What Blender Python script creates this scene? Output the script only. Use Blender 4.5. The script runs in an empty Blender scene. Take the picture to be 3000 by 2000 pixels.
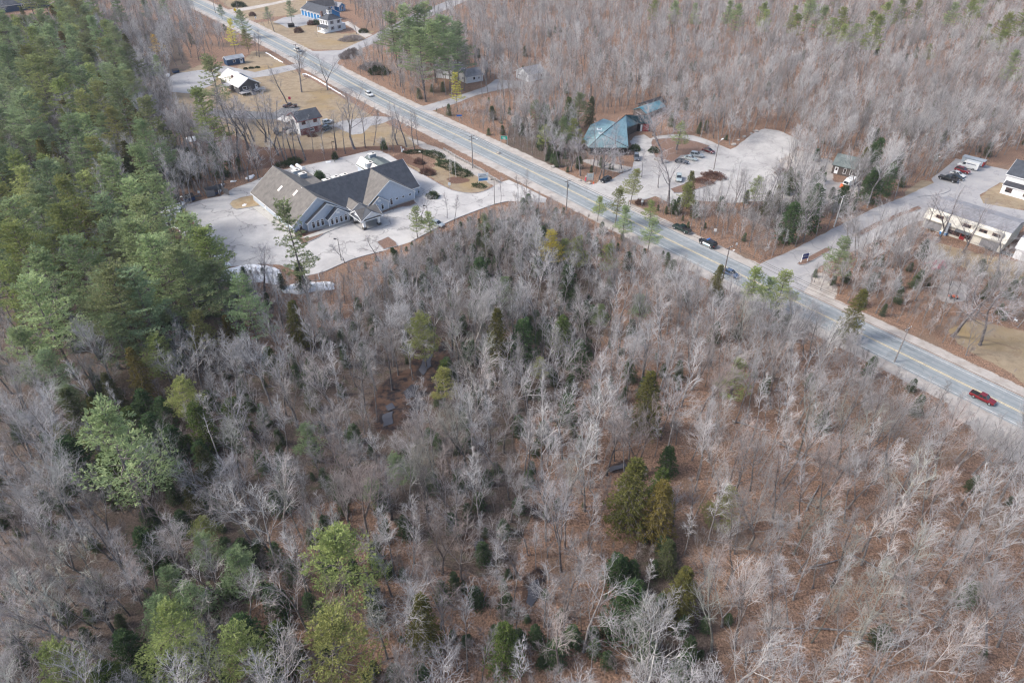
import bpy, bmesh, math, random
import numpy as np
from mathutils import Vector, Matrix
from mathutils.geometry import tessellate_polygon

# ------------------------------------------------------------------ camera, sky, sun, exposure
S = bpy.context.scene
COL = S.collection
CF, CP, CH = 2000.0, math.radians(36.6), 90.0          # focal (px of a 3000 px wide frame), pitch, height
cam = bpy.data.objects.new('camera', bpy.data.cameras.new('camera'))
COL.objects.link(cam)
cam.data.sensor_width = 36.0
cam.data.lens = 36.0 * CF / 3000.0
cam.data.clip_start = 1.0
cam.data.clip_end = 4000.0
cam.location = (0, 0, CH)
cam.rotation_euler = (math.pi / 2 - CP, 0, 0)
S.camera = cam

SUN_EL, SUN_AZ = math.radians(42), math.radians(262)    # azimuth clockwise from +Y
w = bpy.data.worlds.new("World"); S.world = w; w.use_nodes = True
nt = w.node_tree; nt.nodes.clear()
sky = nt.nodes.new('ShaderNodeTexSky'); sky.sky_type = 'NISHITA'; sky.sun_disc = False
sky.sun_elevation = SUN_EL; sky.sun_rotation = SUN_AZ
sky.air_density = 1.0; sky.dust_density = 4.0; sky.ozone_density = 1.2
bg = nt.nodes.new('ShaderNodeBackground'); bg.inputs['Strength'].default_value = 0.15
out = nt.nodes.new('ShaderNodeOutputWorld')
nt.links.new(sky.outputs[0], bg.inputs[0]); nt.links.new(bg.outputs[0], out.inputs[0])
sun = bpy.data.objects.new('sun', bpy.data.lights.new('sun', 'SUN')); COL.objects.link(sun)
sun.data.energy = 1.7; sun.data.angle = math.radians(11); sun.data.color = (1.0, 0.97, 0.93)
sd = Vector((math.sin(SUN_AZ) * math.cos(SUN_EL), math.cos(SUN_AZ) * math.cos(SUN_EL), math.sin(SUN_EL)))
sun.rotation_euler = sd.to_track_quat('Z', 'Y').to_euler()
S.view_settings.view_transform = 'Standard'; S.view_settings.look = 'None'
S.view_settings.gamma = 1.0; S.view_settings.exposure = 0.8
S.render.engine = 'CYCLES'
S.cycles.use_denoising = True; S.cycles.denoiser = 'OPENIMAGEDENOISE'; S.cycles.denoising_input_passes = 'RGB_ALBEDO_NORMAL'; S.cycles.denoising_prefilter = 'ACCURATE'
S.cycles.pixel_filter_type = 'BLACKMAN_HARRIS'; S.cycles.filter_width = 1.25
S.cycles.max_bounces = 5; S.cycles.diffuse_bounces = 3; S.cycles.glossy_bounces = 2
S.cycles.transparent_max_bounces = 4; S.cycles.volume_bounces = 0

# ------------------------------------------------------------------ photograph <-> ground
sp_, cp_ = math.sin(CP), math.cos(CP)
def G(u, v, z=0.0):
    t = (v - 1000) / CF; a = (u - 1500) / CF; k = (CH - z) / (sp_ + t * cp_)
    return (a * k, k * (cp_ - t * sp_))
def W(x, y, z=0.0):
    d = y * cp_ + (CH - z) * sp_
    return (1500 + CF * x / d, 1000 + CF * ((CH - z) * cp_ - y * sp_) / d)
def hgt(u, v, tv):                                       # height of something standing at pixel (u,v) whose top is at row tv
    x, y = G(u, v); t = (tv - 1000) / CF
    return CH - y * (sp_ + t * cp_) / (cp_ - t * sp_)
def Q(ox, oy, s, pts):                                   # crop coordinates -> photo pixels
    return [(ox + x * s, oy + y * s) for x, y in pts]
rnd = random.Random(11)
PI = math.pi

# ------------------------------------------------------------------ materials
M = {}
def nodes(name):
    m = bpy.data.materials.new(name); m.use_nodes = True
    n = m.node_tree; b = n.nodes['Principled BSDF']; M[name] = m
    return m, n, b
def mixrgb(n, f, a, b, mode='MIX'):
    x = n.nodes.new('ShaderNodeMix'); x.data_type = 'RGBA'; x.blend_type = mode
    for i, s in ((0, f), (6, a), (7, b)):
        if isinstance(s, (int, float)): x.inputs[i].default_value = s
        elif isinstance(s, tuple): x.inputs[i].default_value = (*s[:3], 1)
        else: n.links.new(s, x.inputs[i])
    return x.outputs[2]
def noise(n, scale, detail=3, rough=0.6, vec=None, dist=0.0):
    t = n.nodes.new('ShaderNodeTexNoise'); t.inputs['Scale'].default_value = scale
    t.inputs['Detail'].default_value = detail; t.inputs['Roughness'].default_value = rough
    t.inputs['Distortion'].default_value = dist
    if vec is not None: n.links.new(vec, t.inputs['Vector'])
    return t.outputs['Fac']
def ramp(n, f, lo, hi):
    r = n.nodes.new('ShaderNodeMapRange'); r.inputs[1].default_value = lo; r.inputs[2].default_value = hi
    r.interpolation_type = 'SMOOTHSTEP'
    n.links.new(f, r.inputs[0]); return r.outputs[0]
def objco(n):
    return n.nodes.new('ShaderNodeTexCoord').outputs['Object']
def geo(n):
    return n.nodes.new('ShaderNodeNewGeometry').outputs['Position']
def mapping(n, vec, scale, rot=(0, 0, 0)):
    m_ = n.nodes.new('ShaderNodeMapping'); m_.inputs['Scale'].default_value = scale
    m_.inputs['Rotation'].default_value = rot; n.links.new(vec, m_.inputs[0]); return m_.outputs[0]
def bump(n, b, h, strength, dist=0.05):
    u = n.nodes.new('ShaderNodeBump'); u.inputs['Strength'].default_value = strength
    u.inputs['Distance'].default_value = dist; n.links.new(h, u.inputs['Height'])
    n.links.new(u.outputs[0], b.inputs['Normal'])
def simple(name, c, rough=0.7, metal=0.0, var=0.12, scale=2.0, spec=0.3):
    m, n, b = nodes(name)
    f = noise(n, scale, 4, 0.65, objco(n))
    lo = tuple(x * (1 - var) for x in c); hi = tuple(min(1, x * (1 + var)) for x in c)
    n.links.new(mixrgb(n, ramp(n, f, 0.3, 0.7), lo, hi), b.inputs['Base Color'])
    b.inputs['Roughness'].default_value = rough; b.inputs['Metallic'].default_value = metal
    b.inputs['Specular IOR Level'].default_value = spec
    return m
def streaky(name, c, c2, sx, sy, sz, rough=0.8, amt=0.5, bumps=0.0):
    m, n, b = nodes(name)
    v = objco(n)
    f = noise(n, 1.0, 4, 0.7, mapping(n, v, (sx, sy, sz)))
    n.links.new(mixrgb(n, ramp(n, f, 0.5 - amt / 2, 0.5 + amt / 2), c, c2), b.inputs['Base Color'])
    b.inputs['Roughness'].default_value = rough; b.inputs['Specular IOR Level'].default_value = 0.25
    if bumps: bump(n, b, f, bumps)
    return m

simple('siding_blue', (0.46, 0.52, 0.60), 0.6, var=0.05)
simple('siding_white', (0.72, 0.74, 0.76), 0.6, var=0.06)
simple('siding_cream', (0.62, 0.60, 0.53), 0.7, var=0.12, scale=0.6)
simple('siding_dark', (0.085, 0.085, 0.095), 0.7, var=0.1)
simple('siding_navy', (0.02, 0.06, 0.13), 0.5, var=0.1)
simple('siding_azure', (0.03, 0.22, 0.50), 0.5, var=0.15)
simple('shingle_wall', (0.10, 0.085, 0.08), 0.85, var=0.25, scale=3)
simple('trim_white', (0.78, 0.80, 0.82), 0.5, var=0.03)
simple('trim_red', (0.22, 0.03, 0.03), 0.6)
simple('door_red', (0.30, 0.03, 0.03), 0.5)
simple('door_brown', (0.20, 0.06, 0.04), 0.5)
simple('shutter', (0.03, 0.02, 0.06), 0.5)
simple('concrete', (0.46, 0.45, 0.42), 0.85, var=0.08, scale=1.0)
simple('kerbstone', (0.30, 0.30, 0.31), 0.85, var=0.15)
simple('stone', (0.36, 0.34, 0.32), 0.9, var=0.35, scale=1.2)
simple('stone_dark', (0.09, 0.085, 0.08), 0.9, var=0.3, scale=4)
simple('white_paint', (0.80, 0.82, 0.82), 0.4, var=0.03)
simple('steel', (0.42, 0.44, 0.46), 0.4, 0.6, var=0.1)
simple('dark_metal', (0.030, 0.025, 0.025), 0.5, 0.2)
simple('rubber', (0.018, 0.018, 0.02), 0.9)
simple('rim', (0.45, 0.46, 0.48), 0.35, 0.7)
simple('lamp_white', (0.85, 0.85, 0.85), 0.3)
simple('lamp_red', (0.35, 0.01, 0.01), 0.3)
simple('hvac_top', (0.72, 0.69, 0.63), 0.5, var=0.08)
simple('hvac_side', (0.30, 0.34, 0.38), 0.5, var=0.1)
simple('metal_pale', (0.80, 0.74, 0.68), 0.35, 0.1, var=0.04)  # pale metal; on roof slopes it carries painted sunlight
simple('plastic_blue', (0.02, 0.05, 0.12), 0.5)
simple('bin_blue', (0.05, 0.25, 0.60), 0.5)
simple('fence_wood', (0.17, 0.165, 0.17), 0.9, var=0.2, scale=5)
simple('deck_wood', (0.36, 0.35, 0.36), 0.8, var=0.15, scale=3)
simple('yellow_sign', (0.85, 0.55, 0.02), 0.5)
simple('green_sign', (0.0, 0.30, 0.22), 0.5, var=0.03)
simple('blue_sign', (0.02, 0.16, 0.55), 0.5, var=0.03)
simple('navy_sign', (0.02, 0.03, 0.16), 0.5, var=0.03)
simple('aqua', (0.03, 0.35, 0.60), 0.5, var=0.05)
simple('orange_paint', (0.70, 0.12, 0.02), 0.5)
simple('tarp_red', (0.55, 0.05, 0.10), 0.6, var=0.15)
simple('tarp_grey', (0.10, 0.11, 0.12), 0.6, var=0.2)
simple('boat_white', (0.60, 0.58, 0.55), 0.5)
simple('yellow_paint', (0.66, 0.54, 0.31), 0.8, var=0.25, scale=1.5)
simple('line_white', (0.50, 0.51, 0.51), 0.8, var=0.3, scale=1.5)
simple('brick_wall', (0.22, 0.07, 0.055), 0.85, var=0.3, scale=3)
simple('chimney_brick', (0.16, 0.10, 0.09), 0.9, var=0.2)
for nm, c in dict(car_white=(0.62, 0.64, 0.64), car_silver=(0.36, 0.40, 0.43), car_black=(0.012, 0.013, 0.016), car_red=(0.20, 0.010, 0.016),
                  car_maroon=(0.10, 0.012, 0.016), car_green=(0.012, 0.035, 0.03), car_blue=(0.08, 0.12, 0.20), car_navy=(0.02, 0.03, 0.05),
                  car_grey=(0.14, 0.15, 0.16), car_brown=(0.10, 0.04, 0.03), car_pale=(0.45, 0.52, 0.52)).items():
    m_ = simple(nm, c, 0.22, 0.25 if nm not in ('car_white',) else 0.0, var=0.04, spec=0.5)
    m_.node_tree.nodes['Principled BSDF'].inputs['Coat Weight'].default_value = 0.6
m, n, b = nodes('glass'); b.inputs['Base Color'].default_value = (0.02, 0.028, 0.035, 1); b.inputs['Roughness'].default_value = 0.08
b.inputs['Specular IOR Level'].default_value = 0.6
m, n, b = nodes('window_glass')
f = noise(n, 1.3, 2, 0.5, objco(n))
n.links.new(mixrgb(n, ramp(n, f, 0.4, 0.6), (0.02, 0.025, 0.03), (0.10, 0.07, 0.07)), b.inputs['Base Color']); b.inputs['Roughness'].default_value = 0.1

def shingles(name, c, c2):
    m, n, b = nodes(name); v = objco(n)
    a = noise(n, 9.0, 3, 0.8, v); l = noise(n, 0.25, 4, 0.6, v, 1.0)
    st = noise(n, 1.0, 3, 0.6, mapping(n, v, (0.9, 0.9, 0.12)))
    wv = n.nodes.new('ShaderNodeTexWave'); wv.bands_direction = 'Z'; wv.inputs['Scale'].default_value = 2.2; wv.inputs['Distortion'].default_value = 1.5
    n.links.new(v, wv.inputs[0])
    col = mixrgb(n, ramp(n, a, 0.3, 0.7), c, c2)
    col = mixrgb(n, 0.35, col, mixrgb(n, ramp(n, l, 0.35, 0.65), tuple(x * 0.6 for x in c), c2))
    col = mixrgb(n, 0.30, col, mixrgb(n, ramp(n, st, 0.35, 0.65), tuple(x * 0.7 for x in c), tuple(x * 1.15 for x in c2)))
    col = mixrgb(n, 0.18, col, wv.outputs['Color'], 'MULTIPLY')
    n.links.new(col, b.inputs['Base Color']); b.inputs['Roughness'].default_value = 0.75; bump(n, b, a, 0.3, 0.02)
    return m
shingles('shingle_grey', (0.115, 0.108, 0.10), (0.20, 0.185, 0.17))
shingles('shingle_slate', (0.032, 0.040, 0.055), (0.070, 0.080, 0.10))
shingles('shingle_charcoal', (0.03, 0.03, 0.037), (0.07, 0.07, 0.08))
shingles('shingle_green', (0.09, 0.12, 0.12), (0.17, 0.20, 0.195))
shingles('shingle_pale', (0.22, 0.22, 0.23), (0.34, 0.34, 0.36))
def tin(name, c, k=6.0, axis='X', rough=0.4, metal=0.2):
    m, n, b = nodes(name); v = objco(n)
    wv = n.nodes.new('ShaderNodeTexWave'); wv.bands_direction = axis; wv.inputs['Scale'].default_value = k
    n.links.new(v, wv.inputs[0])
    col = mixrgb(n, ramp(n, wv.outputs['Fac'], 0.75, 0.98), c, tuple(x * 0.45 for x in c))
    f = noise(n, 0.4, 4, 0.6, v)
    col = mixrgb(n, ramp(n, f, 0.35, 0.7), col, tuple(x * 1.25 for x in c)); 
    n.links.new(col, b.inputs['Base Color']); b.inputs['Roughness'].default_value = rough; b.inputs['Metallic'].default_value = metal
    bump(n, b, wv.outputs['Fac'], 0.25, 0.03)
    return m
tin('tin_teal', (0.20, 0.32, 0.345), 0.55, 'X')
tin('tin_teal_dark', (0.07, 0.24, 0.31), 0.55, 'X')
tin('tin_grey', (0.36, 0.38, 0.40), 0.8, 'X')

def asphalt(name, c, c2, crack=0.5, sand=(0.5, 0.47, 0.44), sandamt=0.4):
    m, n, b = nodes(name); v = geo(n)
    a = noise(n, 0.12, 5, 0.6, v, 0.6); f = noise(n, 5.0, 3, 0.8, v); p = noise(n, 0.5, 4, 0.6, v, 2.0)
    col = mixrgb(n, ramp(n, a, 0.35, 0.65), c, c2)
    col = mixrgb(n, 0.25, col, mixrgb(n, f, tuple(x * 0.6 for x in c), tuple(x * 1.4 for x in c2)))
    fm = n.nodes.new('ShaderNodeMath'); fm.operation = 'MULTIPLY'; fm.inputs[1].default_value = sandamt
    n.links.new(ramp(n, p, 0.45, 0.7), fm.inputs[0])
    col = mixrgb(n, fm.outputs[0], col, sand)
    if crack:
        vo = n.nodes.new('ShaderNodeTexVoronoi'); vo.feature = 'DISTANCE_TO_EDGE'; vo.inputs['Scale'].default_value = 0.085
        nz = n.nodes.new('ShaderNodeTexNoise'); nz.inputs['Scale'].default_value = 0.25; nz.inputs['Detail'].default_value = 5
        n.links.new(v, nz.inputs['Vector'])
        va = n.nodes.new('ShaderNodeVectorMath'); va.operation = 'MULTIPLY_ADD'; va.inputs[1].default_value = (9, 9, 0)
        n.links.new(nz.outputs['Color'], va.inputs[0]); n.links.new(v, va.inputs[2]); n.links.new(va.outputs[0], vo.inputs['Vector'])
        cr = n.nodes.new('ShaderNodeMapRange'); cr.inputs[1].default_value = 0.0; cr.inputs[2].default_value = 0.02
        cr.inputs[3].default_value = crack; cr.inputs[4].default_value = 0.0
        n.links.new(vo.outputs['Distance'], cr.inputs[0])
        col = mixrgb(n, cr.outputs[0], col, tuple(x * 0.35 for x in c))
    n.links.new(col, b.inputs['Base Color']); b.inputs['Roughness'].default_value = 0.85; bump(n, b, f, 0.3, 0.02)
    b.inputs['Specular IOR Level'].default_value = 0.2
    return m
asphalt('asphalt_lot', (0.36, 0.35, 0.345), (0.49, 0.48, 0.465), 0.65, (0.54, 0.515, 0.49))
asphalt('asphalt_road', (0.225, 0.25, 0.26), (0.285, 0.308, 0.318), 0.3, (0.40, 0.40, 0.39), 0.3)
asphalt('asphalt_track', (0.19, 0.22, 0.235), (0.25, 0.28, 0.295), 0.3, (0.30, 0.31, 0.31), 0.3)
asphalt('asphalt_side', (0.29, 0.29, 0.30), (0.37, 0.365, 0.365), 0.35, (0.42, 0.39, 0.37), 0.3)
asphalt('asphalt_dark', (0.10, 0.11, 0.12), (0.15, 0.16, 0.17), 0.2)
asphalt('gravel_lot', (0.31, 0.30, 0.295), (0.44, 0.43, 0.415), 0.35, (0.50, 0.48, 0.46), 0.5)
asphalt('sand', (0.36, 0.32, 0.285), (0.48, 0.44, 0.40), 0.0, (0.60, 0.57, 0.54), 0.6)

# ground cover: leaf litter, dry lawn, sand, mud, mulch mixed by painted masks with rough borders
m, n, b = nodes('ground_cover'); v = geo(n)
big = noise(n, 0.045, 4, 0.6, v); mid = noise(n, 0.35, 5, 0.7, v); fine = noise(n, 3.2, 4, 0.8, v); speck = noise(n, 9.0, 2, 0.8, v)
leaf = mixrgb(n, ramp(n, fine, 0.32, 0.68), (0.095, 0.060, 0.043), (0.42, 0.265, 0.185))
leaf = mixrgb(n, ramp(n, mid, 0.55, 0.8), leaf, (0.24, 0.165, 0.13)); med = noise(n, 1.1, 4, 0.75, v, 1.5); leaf = mixrgb(n, ramp(n, med, 0.52, 0.66), leaf, (0.13, 0.095, 0.08))
leaf = mixrgb(n, ramp(n, big, 0.52, 0.75), leaf, (0.17, 0.13, 0.10))
leaf = mixrgb(n, ramp(n, speck, 0.60, 0.72), leaf, (0.52, 0.37, 0.27))
lawn = mixrgb(n, ramp(n, mid, 0.35, 0.65), (0.26, 0.20, 0.14), (0.36, 0.295, 0.215))
lawn = mixrgb(n, ramp(n, big, 0.53, 0.68), lawn, (0.31, 0.225, 0.115))
lawn = mixrgb(n, ramp(n, noise(n, 0.16, 5, 0.75, v, 2.0), 0.52, 0.66), lawn, (0.21, 0.145, 0.105))
lawn = mixrgb(n, 0.35, lawn, mixrgb(n, fine, (0.16, 0.12, 0.07), (0.45, 0.37, 0.25)))
sandc = mixrgb(n, ramp(n, mid, 0.3, 0.7), (0.34, 0.305, 0.275), (0.52, 0.49, 0.46))
sandc = mixrgb(n, 0.25, sandc, mixrgb(n, fine, (0.2, 0.18, 0.16), (0.6, 0.56, 0.52)))
mud = mixrgb(n, ramp(n, mid, 0.4, 0.6), (0.035, 0.032, 0.035), (0.12, 0.075, 0.055))
mulch = mixrgb(n, ramp(n, fine, 0.3, 0.7), (0.10, 0.055, 0.04), (0.22, 0.14, 0.105))
def mask(att, col, base):
    at = n.nodes.new('ShaderNodeAttribute'); at.attribute_name = att
    ad = n.nodes.new('ShaderNodeMath'); ad.operation = 'ADD'
    ad2 = n.nodes.new('ShaderNodeMath'); ad2.operation = 'MULTIPLY_ADD'; ad2.inputs[1].default_value = 0.9; ad2.inputs[2].default_value = -0.45
    n.links.new(mid, ad2.inputs[0]); n.links.new(at.outputs['Fac'], ad.inputs[0]); n.links.new(ad2.outputs[0], ad.inputs[1])
    return mixrgb(n, ramp(n, ad.outputs[0], 0.38, 0.62), base, col)
duff = mixrgb(n, ramp(n, fine, 0.3, 0.7), (0.065, 0.05, 0.042), (0.20, 0.155, 0.13)); duff = mixrgb(n, ramp(n, mid, 0.5, 0.75), duff, (0.085, 0.095, 0.055))
col = mask('duff', duff, leaf); col = mask('lawn', lawn, col); col = mask('mulch', mulch, col); col = mask('mud', mud, col); col = mask('sand', sandc, col)
n.links.new(col, b.inputs['Base Color']); b.inputs['Roughness'].default_value = 0.95; b.inputs['Specular IOR Level'].default_value = 0.1
bump(n, b, fine, 0.9, 0.25)
m, n, b = nodes('mulch_bed'); v = geo(n); f = noise(n, 3.0, 4, 0.8, v)
n.links.new(mixrgb(n, ramp(n, f, 0.3, 0.7), (0.10, 0.06, 0.045), (0.25, 0.16, 0.12)), b.inputs['Base Color']); b.inputs['Roughness'].default_value = 0.95
m, n, b = nodes('lawn_grass'); v = geo(n); f = noise(n, 2.0, 4, 0.8, v); g = noise(n, 0.3, 4, 0.8, v)
n.links.new(mixrgb(n, 0.5, mixrgb(n, ramp(n, f, 0.3, 0.7), (0.22, 0.16, 0.09), (0.42, 0.33, 0.21)), mixrgb(n, ramp(n, g, 0.4, 0.6), (0.40, 0.33, 0.22), (0.30, 0.20, 0.10))), b.inputs['Base Color'])
b.inputs['Roughness'].default_value = 0.95
m, n, b = nodes('snow'); v = geo(n); f = noise(n, 1.2, 5, 0.75, v)
n.links.new(mixrgb(n, ramp(n, f, 0.45, 0.8), (0.88, 0.89, 0.91), (0.50, 0.47, 0.44)), b.inputs['Base Color']); b.inputs['Roughness'].default_value = 0.7; bump(n, b, f, 0.6, 0.2)
m, n, b = nodes('water'); b.inputs['Base Color'].default_value = (0.07, 0.07, 0.08, 1); b.inputs['Roughness'].default_value = 0.2

def tinted(name, lo, hi, rough=0.9, sc=1.2, mossy=None, rng=0.3, transl=0.0):
    # colour varies along the thing and from one tree to the next; Object colour multiplies
    m, n, b = nodes(name); oi = n.nodes.new('ShaderNodeObjectInfo')
    f = noise(n, sc, 3, 0.7, objco(n))
    col = mixrgb(n, ramp(n, f, 0.3, 0.7), lo, hi)
    if mossy:
        col = mixrgb(n, ramp(n, oi.outputs['Random'], 0.55, 1.0), col, mossy)
    hv = n.nodes.new('ShaderNodeMapRange'); hv.inputs[3].default_value = 1 - rng; hv.inputs[4].default_value = 1 + rng
    wn = n.nodes.new('ShaderNodeTexWhiteNoise'); wn.noise_dimensions = '1D'; n.links.new(oi.outputs['Random'], wn.inputs['W'])
    n.links.new(wn.outputs['Value'], hv.inputs[0])
    vm = n.nodes.new('ShaderNodeVectorMath'); vm.operation = 'SCALE'; n.links.new(col, vm.inputs[0]); n.links.new(hv.outputs[0], vm.inputs['Scale'])
    vc = n.nodes.new('ShaderNodeVectorMath'); vc.operation = 'MULTIPLY'; n.links.new(vm.outputs[0], vc.inputs[0]); n.links.new(oi.outputs['Color'], vc.inputs[1])
    n.links.new(vc.outputs[0], b.inputs['Base Color']); b.inputs['Roughness'].default_value = rough
    b.inputs['Specular IOR Level'].default_value = 0.15
    if transl:
        tr = n.nodes.new('ShaderNodeBsdfTranslucent'); n.links.new(vc.outputs[0], tr.inputs[0]); mx = n.nodes.new('ShaderNodeMixShader'); mx.inputs[0].default_value = transl
        n.links.new(b.outputs[0], mx.inputs[1]); n.links.new(tr.outputs[0], mx.inputs[2]); n.links.new(mx.outputs[0], n.nodes['Material Output'].inputs[0])
    return m
tinted('bark', (0.13, 0.12, 0.12), (0.30, 0.285, 0.28), sc=1.2)
tinted('twigs', (0.33, 0.325, 0.33), (0.58, 0.57, 0.575), sc=0.5, mossy=(0.29, 0.27, 0.265), rng=0.3)
tinted('brush', (0.22, 0.19, 0.18), (0.38, 0.34, 0.325), sc=0.7)
tinted('birch_bark', (0.55, 0.54, 0.52), (0.80, 0.79, 0.77), sc=2.0)
tinted('pine_bark', (0.13, 0.11, 0.105), (0.26, 0.235, 0.225), sc=2.0)
tinted('pine_needles', (0.150, 0.200, 0.110), (0.340, 0.400, 0.235), sc=0.35, mossy=(0.21, 0.225, 0.125), rng=0.22, transl=0.35)
tinted('spruce_needles', (0.07, 0.085, 0.045), (0.15, 0.155, 0.075), sc=0.7, mossy=(0.13, 0.115, 0.055), rng=0.25, transl=0.3)
tinted('fir_needles', (0.05, 0.092, 0.045), (0.115, 0.165, 0.075), sc=0.9, rng=0.25, transl=0.3)
tinted('shrub_green', (0.025, 0.045, 0.02), (0.06, 0.085, 0.035), sc=2.5, rng=0.15)
tinted('shrub_brown', (0.10, 0.055, 0.045), (0.20, 0.12, 0.10), sc=2.5, rng=0.15)

m = bpy.data.materials.new('haze'); m.use_nodes = True; M['haze'] = m; n = m.node_tree; n.nodes.clear()
pv = n.nodes.new('ShaderNodeVolumePrincipled'); pv.inputs['Density'].default_value = 0.0001; pv.inputs['Color'].default_value = (0.86, 0.90, 1.0, 1); pv.inputs['Anisotropy'].default_value = 0.1
mo_ = n.nodes.new('ShaderNodeOutputMaterial'); n.links.new(pv.outputs[0], mo_.inputs['Volume'])
# ------------------------------------------------------------------ mesh helpers
def mesh_np(name, V, F, mats, mi=None):
    me = bpy.data.meshes.new(name)
    V = np.asarray(V, dtype=np.float32); F = np.asarray(F, dtype=np.int32); k = F.shape[1]
    me.vertices.add(len(V)); me.vertices.foreach_set('co', V.ravel())
    me.loops.add(F.size); me.loops.foreach_set('vertex_index', F.ravel())
    me.polygons.add(len(F)); me.polygons.foreach_set('loop_start', np.arange(0, F.size, k, dtype=np.int32))
    for mm in mats: me.materials.append(M[mm])
    if mi is not None: me.polygons.foreach_set('material_index', np.asarray(mi, dtype=np.int32))
    me.update(calc_edges=True)
    return me
def link(o, parent=None):
    COL.objects.link(o)
    if parent is not None: o.parent = parent
    return o
def tag(o, label=None, cat=None, group=None, kind=None):
    if label: o['label'] = label
    if cat: o['category'] = cat
    if group: o['group'] = group
    if kind: o['kind'] = kind
    return o
def thing(name, label, cat, x, y, z=0.0, rz=0.0, group=None):
    o = bpy.data.objects.new(name, None); o.empty_display_size = 0.3; COL.objects.link(o)
    o.location = (x, y, z); o.rotation_euler = (0, 0, rz)
    return tag(o, label, cat, group)
class MB:
    def __init__(s): s.v = []; s.f = []; s.m = []
    def add(s, vs, fs, mi=0):
        k = len(s.v); s.v += [tuple(p) for p in vs]; s.f += [tuple(i + k for i in f) for f in fs]; s.m += [mi] * len(fs)
        return s
    def box(s, x0, x1, y0, y1, z0, z1, mi=0):
        return s.add([(x0, y0, z0), (x1, y0, z0), (x1, y1, z0), (x0, y1, z0), (x0, y0, z1), (x1, y0, z1), (x1, y1, z1), (x0, y1, z1)],
                     [(3, 2, 1, 0), (4, 5, 6, 7), (0, 1, 5, 4), (1, 2, 6, 5), (2, 3, 7, 6), (3, 0, 4, 7)], mi)
    def hexa(s, lo, hi, mi=0):                            # two 4-point rings
        return s.add(list(lo) + list(hi), [(3, 2, 1, 0), (4, 5, 6, 7), (0, 1, 5, 4), (1, 2, 6, 5), (2, 3, 7, 6), (3, 0, 4, 7)], mi)
    def slab(s, pts, th, mi=0):                           # polygon with thickness downward
        n_ = len(pts); lo = [(p[0], p[1], p[2] - th) for p in pts]
        return s.add(list(pts) + lo, [tuple(range(n_)), tuple(range(2 * n_ - 1, n_ - 1, -1))] + [(i, i + n_, (i + 1) % n_ + n_, (i + 1) % n_) for i in range(n_)], mi)
    def tube(s, p, q, r0, r1=None, k=8, mi=0):
        r1 = r0 if r1 is None else r1; p = Vector(p); q = Vector(q); d = (q - p).normalized()
        a = d.orthogonal().normalized(); b_ = d.cross(a); vs = []
        for c_, r in ((p, r0), (q, r1)):
            for i in range(k):
                t = 2 * PI * i / k; vs.append(c_ + a * (r * math.cos(t)) + b_ * (r * math.sin(t)))
        return s.add(vs, [tuple(range(k - 1, -1, -1)), tuple(range(k, 2 * k))] + [(i, (i + 1) % k, (i + 1) % k + k, i + k) for i in range(k)], mi)
    def build(s, name, mats, parent=None, bevel=0.0, smooth=False):
        me = bpy.data.meshes.new(name); me.from_pydata(s.v, [], s.f)
        for mm in ([mats] if isinstance(mats, str) else mats): me.materials.append(M[mm])
        me.polygons.foreach_set('material_index', s.m)
        me.update()
        bm = bmesh.new(); bm.from_mesh(me); bmesh.ops.recalc_face_normals(bm, faces=bm.faces); bm.to_mesh(me); bm.free()
        if smooth: me.polygons.foreach_set('use_smooth', [True] * len(me.polygons))
        o = bpy.data.objects.new(name, me); link(o, parent)
        if bevel:
            md = o.modifiers.new('bevel', 'BEVEL'); md.width = bevel; md.segments = 2; md.limit_method = 'ANGLE'
        return o

# ------------------------------------------------------------------ plan of the ground in photograph pixels
def pip(poly, X, Y):
    inside = np.zeros(X.shape, bool); n_ = len(poly)
    for i in range(n_):
        x1, y1 = poly[i]; x2, y2 = poly[(i + 1) % n_]
        if y1 == y2: continue
        c_ = ((y1 > Y) != (y2 > Y)) & (X < (x2 - x1) * (Y - y1) / (y2 - y1) + x1)
        inside ^= c_
    return inside
def inp(poly, x, y):
    r = False; n_ = len(poly)
    for i in range(n_):
        x1, y1 = poly[i]; x2, y2 = poly[(i + 1) % n_]
        if (y1 > y) != (y2 > y) and x < (x2 - x1) * (y - y1) / (y2 - y1) + x1: r = not r
    return r
ROAD_PX = [(420, -66), (600, 20), (690, 63), (780, 110), (847, 144), (980, 217), (1112, 287), (1256, 357), (1400, 426), (1651, 548), (1823, 634), (1995, 720), (2208, 823), (2421, 928), (2640, 1034), (2996, 1210), (3400, 1409)]
RC = [Vector(G(*p)) for p in ROAD_PX]
def smooth_line(P, k=2):
    for _ in range(k):
        Pn = [P[0]]
        for a, b_ in zip(P[:-1], P[1:]): Pn += [a * 0.75 + b_ * 0.25, a * 0.25 + b_ * 0.75]
        Pn.append(P[-1]); P = Pn
    return P
RS = smooth_line(RC, 2)
def offset_line(P, d):
    o = []
    for i, p in enumerate(P):
        t = (P[min(i + 1, len(P) - 1)] - P[max(i - 1, 0)]).normalized()
        o.append(p + Vector((-t.y, t.x)) * d)
    return o
CLOT = Q(450, 380, 0.44643, [(182, 500), (330, 458), (440, 436), (520, 385), (640, 345), (700, 318), (860, 262), (1010, 232), (1200, 190), (1430, 135), (1490, 140), (1535, 160),
     (1620, 215), (1700, 262), (1790, 308), (1880, 362), (1960, 400), (2040, 416), (2120, 420), (2190, 398), (2235, 372), (2282, 345), (2330, 330), (2440, 378), (2580, 450), (2570, 480), (2440, 468), (2330, 470), (2240, 488), (2100, 540), (1950, 598),
     (1850, 650), (1690, 735), (1500, 798), (1330, 842), (1230, 882), (1130, 930), (985, 965), (930, 925), (830, 888), (720, 880), (600, 888), (505, 898), (430, 825), (345, 705), (262, 600)])
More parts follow.
